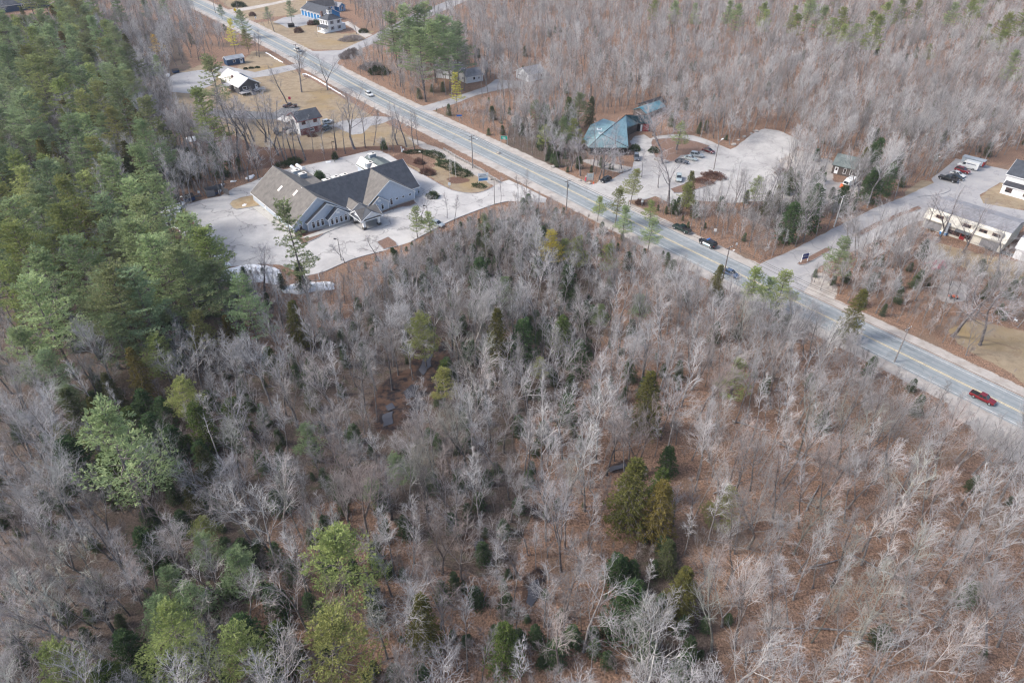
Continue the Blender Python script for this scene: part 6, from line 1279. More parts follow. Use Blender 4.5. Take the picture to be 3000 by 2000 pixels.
# ------------------------------------------------------------------ where trees may stand and what they must leave in view
P_HOUSE_YARD = [(500, 200), (650, 160), (740, 140), (860, 200), (990, 275), (1190, 385), (1240, 440), (1100, 440), (960, 470), (860, 490), (720, 500), (640, 470), (600, 400), (520, 340)]
NOBASE = [CLOT, TLOT, SIDE, UROAD, DRV1, DRV2, DRV3, DRV4, FLOT, LLOT, FDRV, FDRV2, TOPLOT] + LAWNS + WATER + [
    P_HOUSE_YARD, [(1690, 330), (1770, 340), (1830, 325), (1960, 330), (1930, 400), (1870, 400), (1850, 450), (1700, 450)],  # teal roofed building
    [(2700, 620), (3060, 700), (3060, 790), (2860, 760), (2690, 690)], [(2890, 470), (3060, 420), (3060, 610), (2900, 590)],
    [(2410, 480), (2500, 470), (2520, 530), (2420, 520)], [(1270, 215), (1420, 230), (1420, 270), (1290, 260)], [(1500, 210), (1600, 210), (1610, 260), (1510, 260)],
    [(0, 0), (190, -20), (190, 40), (20, 60)], [(860, 0), (1010, -20), (1030, 90), (950, 110), (880, 80)],
    [(1200, 590), (1300, 565), (1480, 600), (1500, 615), (1330, 660), (1240, 690), (1100, 760), (1000, 810), (900, 850), (1180, 650)]]
KEEP = [ # areas of the picture no tall crown may cover
    Q(450, 380, 0.44643, [(150, 500), (330, 420), (640, 320), (860, 230), (1430, 120), (1560, 150), (1640, 90), (1800, 60), (2350, 300), (2350, 450), (2100, 540), (1850, 650), (1680, 735), (1500, 790), (1250, 870), (1100, 925), (930, 940), (700, 870), (520, 890), (420, 820), (330, 700), (260, 600)]),
    [(600, 14), (700, 60), (850, 140), (1120, 285), (1420, 430), (1660, 545), (1900, 665), (2050, 735), (2160, 785), (2140, 800), (2000, 745), (1900, 705), (1640, 590), (1400, 460), (1180, 375), (1000, 260), (830, 165), (690, 85), (560, 20)],
    [(1700, 500), (1850, 500), (1870, 450), (1860, 410), (1900, 390), (1980, 410), (2100, 415), (2240, 370), (2310, 400), (2280, 440), (2160, 470), (2110, 500), (2060, 530), (1980, 550), (1900, 590), (1850, 580), (1780, 560), (1700, 540)],
    [(1700, 350), (1830, 335), (1960, 330), (1920, 395), (1850, 440), (1720, 440)],
    [(600, 180), (760, 140), (860, 190), (1000, 265), (1180, 370), (1100, 390), (940, 400), (870, 410), (760, 390), (640, 300)],
    [(700, 60), (860, 0), (1010, 0), (1110, 90), (1060, 120), (1030, 150), (930, 150), (800, 100)],
    [(2150, 780), (2260, 765), (2380, 700), (2420, 720), (2370, 800), (2300, 850)], [(2640, 575), (2800, 460), (2960, 470), (3000, 560), (3000, 640), (2860, 620), (2700, 600)], [(2720, 640), (2900, 700), (2920, 740), (2760, 700)],
    [(2600, 930), (2780, 1010), (3000, 1110), (3000, 1240), (2860, 1170), (2700, 1090), (2560, 1010)],
    [(2410, 470), (2490, 455), (2500, 540), (2440, 540)], [(0, 0), (150, 0), (150, 25), (0, 40)],
    [(480, 215), (640, 200), (640, 240), (520, 270)],
    [(2900, 930), (3000, 960), (3000, 1080), (2880, 1040)],
    [(1260, 270), (1420, 250), (1460, 240), (1460, 265), (1320, 300), (1240, 320)],
]
ROADSEG = [(RS[i], RS[i + 1]) for i in range(len(RS) - 1)]
def droad(x, y):
    p = Vector((x, y)); best = 1e9
    for a, b_ in ROADSEG:
        ab = b_ - a; t = max(0, min(1, (p - a).dot(ab) / ab.length_squared)); best = min(best, (p - a - ab * t).length)
    return best
def covers(x, y, h, wide=0.0):
    for f in (1.0, 0.8, 0.55, 0.3):
        for dx in ((-wide, 0, wide) if wide else (0,)):
            u, v = W(x + dx * (0.4 if f > .9 else 1), y, h * f)
            for k_ in KEEP:
                if inp(k_, u, v): return True
    return False
def nobase(x, y, u, v):
    for k_ in NOBASE:
        if inp(k_, u, v): return True
    return droad(x, y) < 9.0
# left evergreen wood (by tree base)
EVER = [(-400, 70), (120, 50), (230, 70), (300, 110), (360, 190), (430, 280), (430, 350), (455, 450), (520, 520), (490, 570), (470, 600), (500, 680), (570, 790), (640, 870), (790, 930), (820, 1000), (720, 1080), (560, 1130), (420, 1160), (250, 1200), (-100, 1230), (-600, 1300)]
EVER2 = [(1500, -60), (3400, -60), (3400, 60), (2900, 80), (2600, 60), (2300, 70), (2050, 20), (1800, 10)]
EVER3 = [(180, 1180), (620, 1230), (640, 1480), (760, 1700), (900, 1900), (700, 2100), (300, 2100), (560, 1800), (380, 1560), (220, 1400)]
EVER4 = [(1950, 1500), (2020, 1700), (2100, 1900), (1950, 2050), (1820, 1900), (1780, 1700)]
FIRZ = [EVER3, EVER4, [(1560, 440), (1640, 470), (1760, 500), (1850, 490), (1850, 515), (1760, 530), (1660, 500), (1560, 460)], [(430, 430), (620, 480), (700, 500), (560, 560), (480, 560)], [(2200, 640), (2360, 620), (2640, 520), (2560, 480), (2300, 560)], [(1560, 360), (1700, 360), (1720, 470), (1860, 500), (1800, 520), (1660, 480), (1540, 420)],
        [(1400, 640), (1560, 690), (1800, 1000), (1560, 1200), (1300, 1200), (1350, 900)]]
occ = {}
def free(x, y, d):
    gx, gy = int(x // 4), int(y // 4)
    for i in (-1, 0, 1):
        for j in (-1, 0, 1):
            for (px, py, pd) in occ.get((gx + i, gy + j), ()):
                if (px - x) ** 2 + (py - y) ** 2 < ((d + pd) / 2) ** 2: return False
    return True
def occupy(x, y, d): occ.setdefault((int(x // 4), int(y // 4)), []).append((x, y, d))
def from_top(u, v, h): return G(u, v, h)                 # base of a tree of height h whose tip shows at (u,v)

# --- evergreens one can tell apart: (tip u, tip v, height, kind, tint)
YG = (1.14, 1.12, 0.74, 1); OL = (1.22, 1.10, 0.72, 1); GR = (.95, 1.04, .95, 1); BL = (0.95, 1.03, 1.05, 1); OR = (2.6, 1.5, 0.7, 1); YE = (2.3, 1.8, 0.7, 1); LT = (1.22, 1.25, 1.12, 1)
CON = [(843, 590, 26, 'tall', LT, 'tall open pine standing by the medical building car park'), (872, 768, 8, 'fir', GR, 'small dark evergreen at the foot of the tall open pine'),
 (1215, 610, 9, 'pine', YG, 'small yellowish pine beside the clinic driveway'), (1258, 622, 8, 'pine', YG, 'smaller pine right beside the lamp post on the clinic driveway'),
 (705, 820, 19, 'pine', GR, 'broad green pine below the snow bank'), (850, 885, 13, 'spruce', OL, 'olive brown spruce right of the broad pine below the snow bank'), (660, 925, 11, 'spruce', OL, 'olive spruce in front of the broad pine below the snow bank'),
 (1450, 905, 15, 'spruce', OL, 'olive spruce in the middle of the bare wood'), (1235, 925, 13, 'pine', OL, 'thin yellow green pine left of the middle of the bare wood'),
 (1915, 1090, 15, 'spruce', OL, 'dark olive spruce rising alone right of centre'), (2168, 1062, 11, 'pine', YG, 'bright young pine alone among bare trees right of centre'),
 (1858, 1338, 17, 'spruce', YG, 'large olive yellow spruce right of the dark water'), (1948, 1402, 14, 'spruce', OL, 'smaller olive spruce next to the large olive yellow one'), (2132, 1436, 10, 'pine', YG, 'young pine over brown leaves on the right'),
 (962, 1530, 19, 'pine', YG, 'huge bushy yellow green pine in the lower part of the wood'), (940, 1812, 17, 'pine', YG, 'yellow green pine at the bottom edge below the huge bushy one'), (465, 1800, 17, 'pine', YG, 'yellow green pine at the bottom left among bare crowns'),
 (685, 1856, 14, 'pine', YG, 'small yellow green pine between two larger ones at the bottom edge'), (120, 1905, 15, 'pine', YG, 'yellow green pine in the bottom left corner'), (275, 1212, 25, 'pine', LT, 'big pale green pine with long side limbs at left'),
 (450, 990, 12, 'pine', YG, 'yellowish pine at the lower edge of the evergreen wood'), (372, 1022, 13, 'spruce', OL, 'olive spruce left of the yellowish pine'), (265, 1160, 9, 'spruce', OL, 'olive spruce top just above the big pale pine'),
 (120, 1035, 13, 'pine', BL, 'blue green pine above the left bare trees'), (1225, 1745, 14, 'spruce', OL, 'round olive evergreen at the bottom edge near brown leaves'), (1165, 1332, 9, 'pine', GR, 'small soft green pine left of the dark water'),
 (1620, 682, 11, 'pine', YE, 'bright yellow pine near the top of the bare wood'), (1690, 692, 11, 'pine', YG, 'yellow green pine right of the bright yellow one'), (1655, 700, 8, 'pine', YG, 'short yellow green pine between the bright yellow one and its neighbour'), (1785, 712, 10, 'pine', YG, 'narrow yellow green pine below the main road'),
 (1858, 498, 11, 'pine', YG, 'yellowish conical pine at the mouth of the gravel lot'), (1813, 553, 11, 'pine', YG, 'slim yellowish pine on the roadside left of the conical one'), (1835, 608, 10, 'pine', LT, 'green pine over the main road edge'),
 (1912, 590, 8, 'pine', YG, 'pine by the roadside right of the slim yellowish one'), (1910, 640, 10, 'pine', LT, 'green pine on the near side of the road'), (1757, 573, 8, 'pine', YG, 'small pine on the near side of the road'),
 (2225, 785, 12, 'pine', YG, 'left yellow pine in front of the side road mouth'), (2298, 800, 12, 'pine', YG, 'right yellow pine in front of the side road mouth'), (2262, 812, 9, 'pine', LT, 'shorter pine between the two yellow pines'), (2110, 775, 9, 'spruce', OL, 'olive spruce in front of the blue grey sedan'),
 (2525, 850, 13, 'spruce', OL, 'dark olive spruce standing by the road at right'), (2028, 500, 12, 'spruce', YG, 'thin spruce top in the gravel lot strip'), (2010, 535, 10, 'pine', YG, 'wide yellow pine in the gravel lot strip'), (2225, 520, 9, 'pine', YG, 'small yellow pine at the edge of the gravel lot'),
 (2400, 540, 14, 'fir', GR, 'large dark fir left of the wooden pole on the side road'), (2330, 590, 12, 'fir', GR, 'dark fir left of the large one'), (2480, 540, 9, 'fir', GR, 'dark green fir in front of the small green roofed shed'), (2568, 490, 11, 'fir', GR, 'dark green fir right of the shed'), (2620, 480, 10, 'fir', GR, 'small dark fir near the gravel bay'),
 (2475, 700, 13, 'pine', LT, 'soft green evergreen beside the side road'), (1700, 275, 14, 'pine', BL, 'dark green pine behind the teal roofed building'), (1732, 283, 12, 'spruce', BL, 'narrow dark spruce behind the teal roofed building'),
 (1995, 360, 11, 'pine', YG, 'faint yellow green pine behind the leafy island'), (1180, 18, 26, 'pine', LT, 'pine at the upper left of the dense group by the junction'), (1215, 22, 26, 'pine', GR, 'pine in the top middle of the dense group by the junction'), (1240, 10, 25, 'pine', LT, 'tallest looking pine at the back of the junction group'),
 (1150, 40, 24, 'pine', LT, 'leftmost pine of the dense group by the junction'), (1265, 60, 26, 'pine', LT, 'pine in the middle of the dense group by the junction'), (1295, 50, 26, 'pine', GR, 'pine right of centre in the junction group'), (1335, 70, 25, 'pine', BL, 'rightmost pine of the dense group by the junction'),
 (1230, 85, 25, 'pine', LT, 'front pine of the dense group by the junction'), (1190, 60, 24, 'pine', GR, 'second front pine of the junction group'), (1310, 100, 23, 'pine', GR, 'low front pine at the right of the junction group'),
 (616, 162, 25, 'pine', LT, 'upper of the two tall pines beside the metal roofed house'), (590, 262, 25, 'pine', YG, 'lower of the two tall pines beside the metal roofed house'), (668, 58, 17, 'tall', YE, 'yellow tiered pine above the blue shed'), (702, 30, 14, 'pine', LT, 'green pine hiding the main road near the top'),
 (715, 88, 11, 'pine', OL, 'low olive pine left of the two white trunks'), (448, 102, 12, 'pine', OR, 'dying orange pine left of the back parking lot'), (450, 165, 12, 'pine', LT, 'pale pine left of the back parking lot'), (778, 22, 9, 'pine', GR, 'small pine on the farmhouse field'),
 (845, 5, 12, 'pine', BL, 'dark pine behind the blue long building'), (1335, 215, 15, 'tall', YE, 'yellowish thin pine in front of the white ranch house'),
 (642, 15, 8, 'pine', BL, 'dark bushy pine on the far roadside'), (265, -10, 20, 'pine', GR, 'tall pine left of a pair at the top left'), (330, -12, 20, 'pine', GR, 'tall pine right of a pair at the top left'), (240, 20, 18, 'pine', GR, 'pine below the pair at the top left'), (420, -5, 15, 'pine', BL, 'blue green pine at the top edge'), (470, -10, 15, 'pine', BL, 'second blue green pine at the top edge'),
 (60, 20, 14, 'spruce', GR, 'spruce in front of the navy building'), (110, 30, 15, 'spruce', GR, 'spruce below the right end of the navy building'), (178, 25, 17, 'spruce', BL, 'dark pointed spruce at the top left'), (150, 15, 15, 'spruce', OL, 'olive spruce beside the dark pointed one'),
 (318, 62, 18, 'pine', GR, 'pine rising alone above the upper bare wood'), (360, 100, 15, 'spruce', OL, 'dark olive spruce right of the lone upper pine')]
CON += [(421, 587, 24, 'pine', LT, 'pine with yellowish tip left of the snow bank'), (555, 633, 22, 'pine', LT, 'pine in front of the left edge of the parking lot'), (593, 668, 20, 'pine', YG, 'thin pine tip just below the left lot corner'), (455, 698, 25, 'pine', LT, 'broad pale pine below the snow bank corner'), (520, 720, 24, 'pine', LT, 'wide pine overlapping the snow along the lot'), (306, 783, 24, 'pine', LT, 'pale round pine at the lower edge of the evergreen wood'), (383, 786, 23, 'pine', BL, 'blue green pine beside the pale round pine'), (451, 518, 22, 'pine', LT, 'pine nearest the dumpster in the evergreen wood'), (367, 534, 24, 'pine', LT, 'pine left of the one nearest the dumpster'), (318, 465, 25, 'pine', LT, 'pale pointed pine in the upper middle of the evergreen wood'), (394, 434, 25, 'pine', LT, 'pine with long bare trunk beside the young firs'), (184, 526, 25, 'pine', YG, 'yellow tipped pine in the middle of the evergreen wood'), (111, 476, 24, 'pine', BL, 'bluish round pine at the far left of the evergreen wood'), (153, 591, 26, 'pine', YG, 'large yellow green pine left of centre in the evergreen wood'), (306, 572, 23, 'pine', BL, 'bluish pine right of the large yellow green one'), (92, 572, 22, 'pine', LT, 'pale pine left of the large yellow green one'), (96, 744, 24, 'pine', LT, 'large pale pine low in the evergreen wood at left'), (76, 817, 24, 'pine', LT, 'pale pine at the lower left of the evergreen wood'), (23, 656, 23, 'pine', YG, 'yellow green pine at the left edge of the picture'), (210, 700, 22, 'pine', GR, 'green pine behind the grey dead tree top'), (620, 770, 17, 'pine', GR, 'low green pine between the snow and the broad pine')]
for i, (u, v, h) in enumerate([(2165, 15, 13), (2235, 8, 14), (2330, 18, 13), (2380, -5, 14), (2450, 55, 12), (2475, 75, 11), (2505, 70, 10), (2580, 48, 17), (2560, 35, 14), (2650, 0, 14), (2730, 130, 8), (2900, 72, 9), (2985, 150, 14), (2960, 40, 15),
                              (3010, 20, 16), (2040, 12, 12), (2600, 5, 14), (2700, 5, 13), (2800, 8, 13), (2250, 30, 12), (2350, 40, 12), (2420, 20, 13), (2940, 90, 11), (2480, 25, 14), (2140, 5, 13), (2860, 0, 14), (1920, 0, 11), (1980, 5, 12)]):
    CON.append((u, v, h * 1.3, 'pine', YG if i % 3 else LT, None))
PR = dict(pine=PINE[:3] + PINE[4:], tall=PINE[3:4], spruce=SPRUCE, fir=FIR)
NMC = dict(pine=('pine_tree', 'pine'), tall=('pine_tree', 'pine'), spruce=('spruce_tree', 'spruce'), fir=('fir_tree', 'fir'))
pend = []                                                 # conifers waiting for a label
SHOW = []
for i, (u, v, h, kd, tint, lab) in enumerate(CON):
    x, y = from_top(u, v, h); occupy(x, y, 9.0 if h > 15 else 3.5)
    if v > 450: c0, c1 = W(x, y, h * .95), W(x, y, h * .45); SHOW.append(((c0[0] + c1[0]) / 2, (c0[1] + c1[1]) / 2, (c1[1] - c0[1]) * .52, y))
    pend.append(dict(x=x, y=y, h=h, kd=kd, tint=tint, lab=lab, grp='single evergreens' if lab else None))
# --- the evergreen wood at left and the far pine belts
def fill(poly, n_, dmin, mk, cov=True, tries=40, lim=None):
    us = [p[0] for p in poly]; vs = [p[1] for p in poly]; R = random.Random(len(pend) + n_); c_ = 0
    # sample evenly on the ground
    gp = [G(min(max(p[0], -900), 3900), p[1]) for p in poly]; x0, x1 = min(p[0] for p in gp), max(p[0] for p in gp); y0, y1 = min(p[1] for p in gp), max(p[1] for p in gp)
    for _ in range(n_ * tries):
        x, y = R.uniform(x0, x1), R.uniform(y0, y1); u, v = W(x, y)
        if not inp(poly, u, v) or not free(x, y, dmin): continue
        if nobase(x, y, u, v): continue
        ut, vt = W(x, y, 16)
        if ut < -60 or ut > 3060 or vt > 2060 or W(x, y, 0)[1] < -150: continue
        if mk(x, y, R): c_ += 1; occupy(x, y, dmin)
        if c_ >= n_: break
    return c_
TINTS = [GR, LT, YG, LT, (1.05, 1.08, 1.08, 1), (1.4, 1.3, .95, 1), (1.25, 1.3, 1.25, 1)]
def mk_ever(x, y, R):
    kd = 'pine' if R.random() < 0.66 else 'spruce'; h = R.uniform(18, 26) if kd == 'pine' else R.uniform(12, 19)
    u, v = W(x, y)
    if R.random() < 0.25: h *= 0.7
    if v < 420 and R.random() < 0.4: return False
    if covers(x, y, h, 2.0):
        h *= 0.6
        if covers(x, y, h, 1.5): return False
    pend.append(dict(x=x, y=y, h=h, kd=kd, tint=R.choice(TINTS) if kd == 'pine' else R.choice([GR, OL, OL, (1.3, 1.1, .9, 1)]), lab=None, grp=None)); return True
n1 = fill(EVER, 215, 6.6, mk_ever, tries=120)
def mk_small(x, y, R):
    kd = R.choice(['pine', 'spruce', 'fir', 'fir']); h = R.uniform(6, 12)
    if covers(x, y, h, 1.0): return False
    pend.append(dict(x=x, y=y, h=h, kd=kd, tint=R.choice([GR, GR, OL]), lab=None, grp=None)); return True
fill(EVER3, 34, 4.5, mk_small); fill(EVER4, 8, 6.5, mk_small); fill([(600, 1000), (1900, 950), (2000, 1500), (1800, 2100), (700, 2100)], 14, 6, mk_small)
for z_ in FIRZ[3:]: fill(z_, 9, 4, mk_small)
# zones for words
def zone(u, v):
    if v < 130:
        if u < 520: return 'at the very top left' if u < 230 and v < 60 else 'near the top left' if u < 230 else 'along the top, left part'
        return 'in the far wood, top centre' if u < 1900 else 'at the top edge, right of centre' if u < 2350 else 'at the top edge, right part' if u < 2700 else 'in the top right corner'
    if u < 620 and v < 1080:
        r = 'top' if v < 380 else 'upper' if v < 620 else 'middle' if v < 850 else 'lower'
        return f"in the evergreen wood, {r} {'far left' if u < 130 else 'left' if u < 250 else 'centre' if u < 370 else 'right'}"
    if v < 480: return 'above the medical building' if u < 1250 else 'behind the teal roofed building' if u < 2100 else 'in the wood behind the white van'
    if v < 800: return 'just below the medical building' if u < 1500 else 'along the main road in the middle' if u < 2200 else 'in the wood beside the side road'
    r = 'upper' if v < 1100 else 'middle' if v < 1450 else 'lower' if v < 1780 else 'bottom'
    c_ = int(min(max(u, 0), 2999) // 430)
    return f"in the {r} wood, {['at the left edge', 'left', 'left of centre', 'at centre', 'right of centre', 'right', 'at the right edge'][c_]}"
ORD = ['leftmost', 'second', 'third', 'fourth', 'fifth', 'sixth', 'seventh', 'eighth', 'ninth', 'tenth', 'eleventh', 'twelfth', 'thirteenth', 'fourteenth', 'fifteenth', 'sixteenth', 'seventeenth', 'eighteenth', 'nineteenth', 'twentieth']
def label_set(items, describe, noun):
    """items with keys u,v,h: describe(it)->(adjectives, zone). Splits equal descriptions by order from the left, leftovers share one label"""
    cl = {}
    for it in items:
        u, v = W(it['x'], it['y'], it['h']); it['u'] = min(max(u, 5), 2995); it['v'] = min(max(v, 5), 1995); adj, zn = describe(it); cl.setdefault((adj, zn), []).append(it)
    for (adj, zn), L in cl.items():
        L.sort(key=lambda t: t['u']); n_ = len(L)
        for i, it in enumerate(L):
            if n_ == 1: it['lab'] = f"{adj} {noun(it)} {zn}"
            elif n_ <= 20:
                o = 'leftmost' if i == 0 else 'rightmost' if i == n_ - 1 else ORD[i]
                it['lab'] = (f"{o} {adj} {noun(it)} {zn}" if i in (0, n_ - 1) else f"{o} {adj} {noun(it)} from the left, {zn}")
            else: it['lab'] = f"one of many {adj} {noun(it)}s {zn}"
            it['grp'] = f"{noun(it)}s {zn}"
def tintword(t): return {GR: 'green', LT: 'pale green', BL: 'blue-green', YG: 'yellow-green', OL: 'olive', OR: 'orange', YE: 'yellow'}.get(t, 'soft green')
def cdesc(it): return (('tall ' if it['h'] > 17 else 'short ' if it['h'] < 10 else '') + tintword(it['tint']), zone(it['u'], it['v']))
label_set([p for p in pend if p['lab'] is None], cdesc, lambda it: {'pine': 'pine', 'tall': 'pine', 'spruce': 'spruce', 'fir': 'fir'}[it['kd']])
for p in pend:
    pr = rnd.choice(PR[p['kd']]); nm, ct = NMC[p['kd']]
    plant(pr, p['x'], p['y'], p['h'], p['lab'], ct, nm, p['grp'] or 'evergreen trees', color=p['tint'], wide=(1.25 if p['h'] < 13 and p['kd'] == 'pine' else 1.3 if 'junction' in p['lab'] else 1.25 if 'huge' in p['lab'] else 1.3 if 'part' in p['lab'] and p['y'] > 350 else rnd.uniform(0.95, 1.2)), lean=(rnd.gauss(0, .02), rnd.gauss(0, .02)))

# --- bare trees placed one by one: (base u, base v, tip v, form index, label)
BT = [(840, 301, 190, 0, 'large many-limbed bare tree on the lawn above the brick house'), (884, 270, 140, 6, 'oval crowned bare tree on the lawn left of the road'), (960, 263, 150, 1, 'bare tree on the lawn nearest the road ditch'),
      (656, 377, 240, 8, 'dark straight trunk left of the brick house yard'), (638, 397, 250, 7, 'thin bare trunk between the pines and the brick house yard'), (681, 425, 255, 7, 'bare tree on brown leaves above the blue grey lot corner'), (703, 400, 262, 0, 'forked bare tree among leaves left of the brick house'),
      (737, 455, 268, 3, 'leaning bare tree behind the medical building roof'), (778, 417, 260, 1, 'tall bare tree left of the covered boat'), (795, 430, 262, 8, 'bare tree in front of the covered boat'), (833, 470, 290, 7, 'slim bare tree below the covered car'), (858, 462, 310, 8, 'slim bare tree in front of the brick house corner'),
      (870, 476, 330, 8, 'slim bare tree just left of the lawn lamp post'), (918, 445, 340, 8, 'thin bare sapling before the brick house'), (1012, 450, 330, 8, 'bare tree right of the lawn lamp post'), (1038, 437, 245, 1, 'tall double bare tree by the end of the driveway'), (1070, 432, 290, 7, 'straight bare tree beside the driveway end'),
      (1190, 430, 300, 9, 'clump of slender bare trees by the main road'), (1215, 440, 310, 8, 'bare tree right of the slender clump by the main road'), (1150, 400, 300, 8, 'bare tree left of the slender clump by the main road'),
      (1173, 254, 150, 3, 'leaning dark bare tree opposite the lawn across the road'), (1248, 298, 165, 6, 'round grey bare tree on brown leaves across the road'), (804, 93, 25, 4, 'dark bare tree by the farmhouse lot'), (1045, 100, 55, 3, 'crooked bare tree by the farmhouse path'), (1075, 96, 40, 5, 'grey bare tree behind the farmhouse path'),
      (930, 109, 90, 4, 'small bare ornamental tree in front of the farmhouse'), (775, 78, 58, 3, 'small bare tree by the farmhouse driveway'), (760, 168, 90, 9, 'pale double trunk right of the blue shed'), (752, 165, 95, 10, 'pale thin trunk right behind the blue shed'),
      (775, 860, 710, 0, 'bare tree standing in front of the snow bank'), (1958, 605, 440, 3, 'tall spreading bare tree at the edge of the gravel lot'), (1928, 550, 478, 4, 'small bare tree on the gravel'), (2150, 600, 480, 7, 'slim bare tree at the lot edge'), (2250, 620, 470, 8, 'slender bare tree between gravel lot and firs'),
      (1935, 392, 300, 6, 'bare tree hiding the teal roof annex'), (1912, 398, 290, 5, 'round bare tree at the right end of the teal wing'), (1940, 480, 315, 5, 'broad bare tree on the leafy island'), (1980, 440, 320, 6, 'bare tree at the back of the leafy island'), (1880, 520, 430, 8, 'slim bare tree behind the boulders of the gravel lot'),
      (2790, 985, 760, 4, 'gnarled old spreading tree over the right lawn'), (2870, 1010, 830, 3, 'lower gnarled tree right of the old spreading one'), (1540, 588, 492, 8, 'thin dead trunk at the clinic driveway mouth'), (1517, 590, 510, 8, 'very thin sapling at the clinic driveway mouth'), (1467, 600, 520, 10, 'thin sapling by the last lamp post of the driveway'),
      (1310, 640, 560, 8, 'thin bare sapling in front of the driveway'), (1235, 650, 575, 5, 'small bare tree on the driveway edge'), (1330, 655, 560, 7, 'slim bare sapling left of the driveway lamp'), (1110, 765, 680, 4, 'small forked bare tree by the brown island'), (1010, 770, 705, 5, 'low bare tree beside the front lamp post'),
      (1600, 468, 350, 0, 'bare tree at the left front of the teal building'), (1640, 490, 375, 7, 'slim bare tree before the left end of the teal roof'), (1672, 500, 385, 1, 'bare tree before the teal roof, left part'), (1700, 515, 372, 10, 'slender bare tree rising across the teal roof'),
      (1735, 500, 360, 8, 'thin bare tree rising across the middle of the teal roof'), (1768, 520, 400, 6, 'bushy bare tree before the teal building front'), (1793, 480, 350, 8, 'thin bare tree at the right part of the teal roof'), (1822, 498, 400, 4, 'bare tree between the teal building and the lot'), (1755, 528, 420, 3, 'crooked bare tree behind the notice board'),
      (2750, 700, 540, 1, 'bare tree in front of the cream apartment block'), (2820, 740, 590, 1, 'tall bare tree crossing the apartment roof'), (2920, 800, 650, 4, 'thick leaning bare tree at the right end of the apartments'), (2700, 690, 560, 8, 'slim bare tree left of the apartment block')]
YT = sorted([(725, 440, 275), (765, 470, 300), (815, 455, 290), (845, 478, 330), (895, 470, 340), (660, 445, 290), (700, 470, 300), (625, 430, 280), (745, 415, 280), (985, 440, 320), (950, 452, 350), (595, 455, 330), (570, 430, 320), (1095, 425, 310), (1225, 425, 320), (1165, 425, 315)])
for i, (u, v, vt) in enumerate(YT):
    BT.append((u, v, vt, [0, 7, 1, 8, 9, 11][i % 6], f"{'leftmost' if i == 0 else 'rightmost' if i == 15 else ORD[i] + ' from the left'} in the row of bare trees above the clinic lot"))
specials = []
for u, v, vt, f, lab in BT:
    x, y = G(u, v); h = hgt(u, v, vt); occupy(x, y, 3)
    plant(BARE[f], x, y, h, lab, 'bare tree', 'bare_tree', 'single bare trees', color=(0.8, 0.78, 0.8, 1), wide=1.7 if f in (3, 4) or h > 13 else 1.35)
for u, v, vt, k_, lab in [(1325, 515, 455, 0, 'white stemmed birch on the clinic lawn, left of three'), (1318, 528, 462, 1, 'front white stemmed birch on the clinic lawn bed'), (1336, 519, 452, 0, 'thin right white birch on the clinic lawn'), (1590, 1230, 1090, 1, 'pale white birch standing in the middle of the wood')]:
    x, y = G(u, v); plant(BIRCH[k_], x, y, hgt(u, v, vt), lab, 'birch', 'birch_tree', 'white birches', wide=0.7)
for u, v, vt, k_, lab in [(1862, 1880, 1725, 0, 'dead bare snag leaning over firs near the bottom'), (1900, 2000, 1860, 1, 'short dead snag at the bottom edge'), (365, 780, 715, 1, 'grey dead tree top inside the evergreen wood'), (640, 1340, 1200, 0, 'white dead stem beside the big pale pine')]:
    x, y = G(u, v); plant(SNAG[k_], x, y, hgt(u, v, vt), lab, 'dead tree', 'dead_tree', 'dead standing trees')

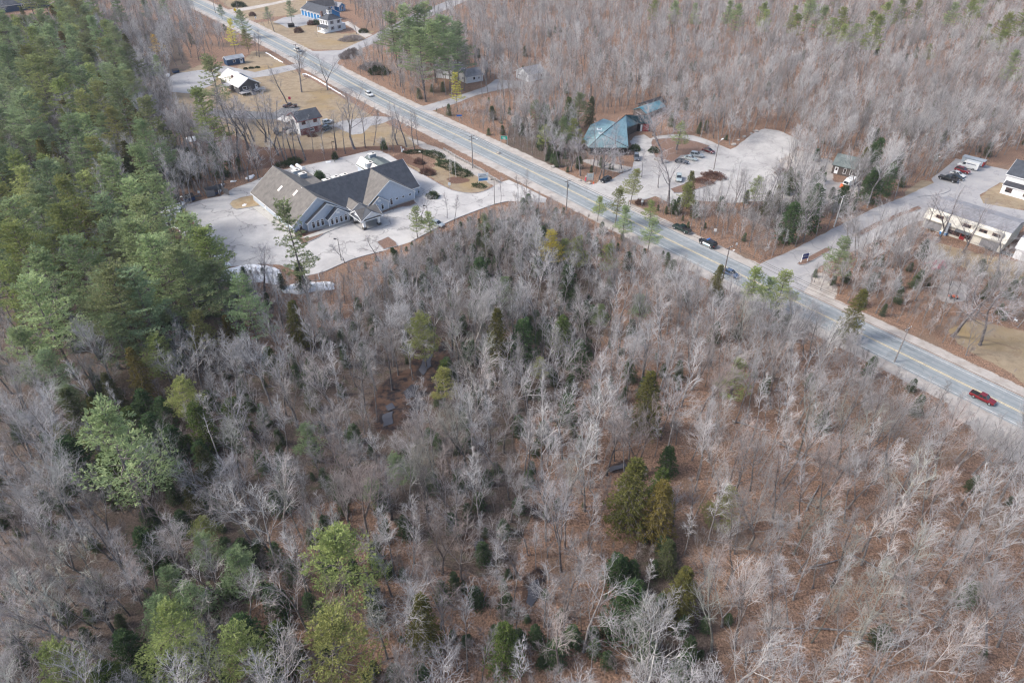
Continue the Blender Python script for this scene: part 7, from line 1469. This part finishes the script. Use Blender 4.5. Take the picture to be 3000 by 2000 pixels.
# --- the bare wood
bare = []
R = random.Random(77)
def try_bare(x, y):
    u, v = W(x, y); d = math.hypot(x, y)
    if nobase(x, y, u, v): return
    inever = any(inp(k_, u, v) for k_ in (EVER, EVER2))
    if inever and R.random() > 0.75: return
    for mp in MUD:
        for f_ in (.25, .6):
            if inp(mp, *W(x, y, 12 * f_)) and R.random() < .85: return
    if inp([(1140, 1010), (1340, 985), (1300, 1160), (1180, 1260), (1080, 1240)], u, v) and R.random() < .55: return
    dm = (2.75 if y < 260 else 3.35) * R.uniform(0.8, 1.3)
    if inp([(2000, 1150), (3100, 1250), (3300, 2300), (2000, 2300)], u, v): dm *= 1.08; lr = True
    else: lr = False
    if not free(x, y, dm): return
    h = R.uniform(10, 17)
    if R.random() < 0.25: h = R.uniform(7, 11)
    if R.random() < 0.10: h = R.uniform(16, 19)
    rd = droad(x, y)
    if rd < 22: h = min(h, R.uniform(7, 12))
    if inp(P_HOUSE_YARD, u, v): return
    wd = 1.0
    for _ in range(4):
        if not covers(x, y, h, 1.2): break
        h *= 0.72
    else: return
    if h < 3.0: return
    ut, vt = W(x, y, h)
    if ut < -90 or ut > 3090 or vt > 2040 or vt < -60 and v < -60: return
    f = R.choices(range(15), [3, 3, 3, 1.4, 1.4, 2, 2, 2.5, 2.5, 3, 2, 2.5, 3, 2, 1.4])[0]
    if lr and R.random() < 0.55: f = R.choice([7, 8, 10, 11, 11, 1, 12]); h = max(h, R.uniform(13, 18)) if rd > 22 else h
    if h < 8: f = R.choice([7, 8, 10, 5])
    tone = R.choice([(1, 1, 1, 1), (.9, .9, .9, 1), (0.72, 0.71, 0.72, 1), (.98, 0.92, 0.88, 1), (0.80, 0.70, 0.66, 1), (1.15, 1.15, 1.12, 1), (.82, .85, .76, 1), (.62, .60, .60, 1)])
    lx = R.gauss(0, .05); ly = R.gauss(0, .05)
    if u > 1900 and v > 1000: ly += 0.10 * R.random()
    for su, sv, sr, sy in SHOW:
        if y < sy + 1 and R.random() < 0.75:
            for f_ in (.95, .75, .5):
                a_, b_ = W(x, y, h * f_)
                if (a_ - su) ** 2 + (b_ - sv) ** 2 < sr * sr: return
    occupy(x, y, dm)
    bare.append(dict(x=x, y=y, h=h, f=f, tone=tone, rz=R.uniform(0, 6.28), lx=lx, ly=ly, d=math.sqrt(d * d + CH * CH), v=v, u=u))
for _ in range(24000):
    y = R.uniform(36, 175); hw = (y * cp_ + CH * sp_) * 0.78 + 6; try_bare(R.uniform(-hw, hw), y)
for _ in range(22000):
    y = R.uniform(175, 330); hw = (y * cp_ + CH * sp_) * 0.77 + 5; try_bare(R.uniform(-hw, hw), y)
for _ in range(14000):
    y = R.uniform(330, 600); hw = (y * cp_ + CH * sp_) * 0.77 + 5; try_bare(R.uniform(-hw, hw), y)
bare.sort(key=lambda t: -t['h'] / t['d'] * (1 if 0 < W(t['x'], t['y'], t['h'] * .7)[1] < 1990 and 0 < W(t['x'], t['y'], t['h'] * .7)[0] < 3000 else 0.01))
NB_IND = 300 - len(BT)
ind = bare[:NB_IND]; rest = bare[NB_IND:]
def bdesc(it):
    a = 'tall' if it['h'] > 15 else 'low' if it['h'] < 10 else ''
    return ((a + ' ' + BFORM[it['f']]).strip() + ' leafless', zone(it['u'], it['v']))
label_set(ind, bdesc, lambda it: 'tree')
for it in ind:
    it['grp'] = 'leafless trees of the near wood'
    plant(BARE[it['f']], it['x'], it['y'], it['h'], it['lab'], 'bare tree', 'bare_tree', it['grp'], rz=it['rz'], color=it['tone'], lean=(it['lx'], it['ly']))
scatter('bare_woodland', BARE, [(t['x'], t['y'], t['h'], t['rz'], 1.0, t['f'], t['lx'], t['ly']) for t in rest])

# --- thin brush and young evergreens under the trees
brush = []
def try_under(x, y, lst, hmin, hmax, prob, np_, d0=1.2):
    u, v = W(x, y)
    if nobase(x, y, u, v) or R.random() > prob(u, v): return
    if any(inp(mp, *W(x, y, 1.5)) for mp in MUD): return
    h = R.uniform(hmin, hmax)
    if covers(x, y, h): h *= 0.45
    if covers(x, y, h): return
    ut, vt = W(x, y, h)
    if ut < -60 or ut > 3060 or vt > 2030: return
    lst.append((x, y, h, R.uniform(0, 6.28), R.uniform(0.9, 1.3), R.randrange(np_), R.gauss(0, .06), R.gauss(0, .06)))
pb = lambda u, v: 0.25 if inp(EVER, u, v) else (0.10 if (u > 1900 and v > 1100) else 0.9)
for _ in range(6800): y = R.uniform(42, 300); hw = (y * cp_ + CH * sp_) * 0.77; try_under(R.uniform(-hw, hw), y, brush, 2.0, 5.5, pb, 3)
THICK = [(1100, 620), (1500, 620), (1700, 660), (1760, 780), (1500, 860), (1250, 800), (1150, 740)]
for _ in range(9000):
    y = R.uniform(120, 200); x = R.uniform(-60, 40); u, v = W(x, y)
    if inp(THICK, u, v) and R.random() < .9: try_under(x, y, brush, 2.5, 5.0, lambda u, v: 0.30, 3)
ROADSIDE = [p for p in RS]
for _ in range(2500):
    i = R.randrange(len(RS) - 1); p = RS[i].lerp(RS[i + 1], R.random()); t = (RS[i + 1] - RS[i]).normalized(); d = R.uniform(9.5, 15) * R.choice([-1, 1])
    q = p + Vector((-t.y, t.x)) * d
    try_under(q.x, q.y, brush, 1.0, 2.6, lambda u, v: 0.5, 3)
scatter('brush', SAP, brush)
young = []
def py(u, v):
    if any(inp(z_, u, v) for z_ in FIRZ): return 0.85
    if inp(EVER, u, v): return 0.35
    if u > 2000 and v > 1150: return 0.03
    return (0.42 if u < 1900 and v > 560 else 0.2) if v > 500 else 0.08
for _ in range(6500): y = R.uniform(45, 420); hw = (y * cp_ + CH * sp_) * 0.77; try_under(R.uniform(-hw, hw), y, young, 1.5, 5.5, py, 3)
scatter('young_evergreen_undergrowth', FIR, young)
far = []
for _ in range(6000):
    y = R.uniform(330, 640); hw = (y * cp_ + CH * sp_) * 0.77; x = R.uniform(-hw, hw); u, v = W(x, y)
    if inp(EVER2, u, v) and free(x, y, 6) and not nobase(x, y, u, v): occupy(x, y, 6); far.append((x, y, R.uniform(10, 15), R.uniform(0, 6), 1.1, R.randrange(3), 0, 0))
if far: scatter('far_pine_wood', [PINE[0], PINE[1], PINE[2]], far)
# fallen logs
def log_at(u, v, L, ang, label):
    x, y = G(u, v); r = rnd.uniform(.10, .17); e = MB(); n_ = 5; pts = [(L * (i / n_ - .5), rnd.uniform(-.12, .12), r * 0.8 + rnd.uniform(0, .06)) for i in range(n_ + 1)]
    for i in range(n_): e.tube(pts[i], pts[i + 1], r * (1 - .5 * i / n_), r * (1 - .5 * (i + 1) / n_), 6)
    o = e.build('fallen_log', 'bark', None, smooth=True); o.location = (x, y, 0.05); o.rotation_euler.z = ang; tag(o, label, 'log', 'fallen logs on the leaves')
LG = [(2420, 1500, 9, -.6), (2480, 1560, 7, -.5), (2560, 1660, 8, -.7), (2650, 1700, 9, -.55), (2420, 1650, 6, .3), (2500, 1850, 11, -.1), (2560, 1880, 8, -.2), (2380, 1460, 7, .9), (2300, 1840, 6, .0), (2700, 1800, 6, -.6), (2130, 1430, 6, .4), (2250, 1900, 7, .2),
      (2200, 1250, 7, -.4), (2330, 1320, 8, -.6), (2620, 1480, 7, 1.0), (1100, 1740, 6, -.8), (1085, 1700, 5, -1.0), (1220, 1170, 5, .8), (2150, 1600, 8, -.3), (2830, 1700, 6, .6)]
its = [dict(x=G(u, v)[0], y=G(u, v)[1], h=0.2, L=L, a=a, uu=u, vv=v) for u, v, L, a in LG]
label_set(its, lambda t: (('long' if t['L'] > 7 else 'short'), zone(t['u'], t['v'])), lambda t: 'fallen log')
for t in its: log_at(t['uu'], t['vv'], t['L'], t['a'], t['lab'])
print('conifers', len(pend), 'bare', len(bare), 'brush', len(brush), 'young', len(young), 'far', len(far))

# ------------------------------------------------------------------ air: one closed box of thin haze round camera and scene
mb = MB(); mb.box(-620, 620, -70, 900, -1.5, 95); hz = mb.build('haze', 'haze'); tag(hz, kind='stuff')
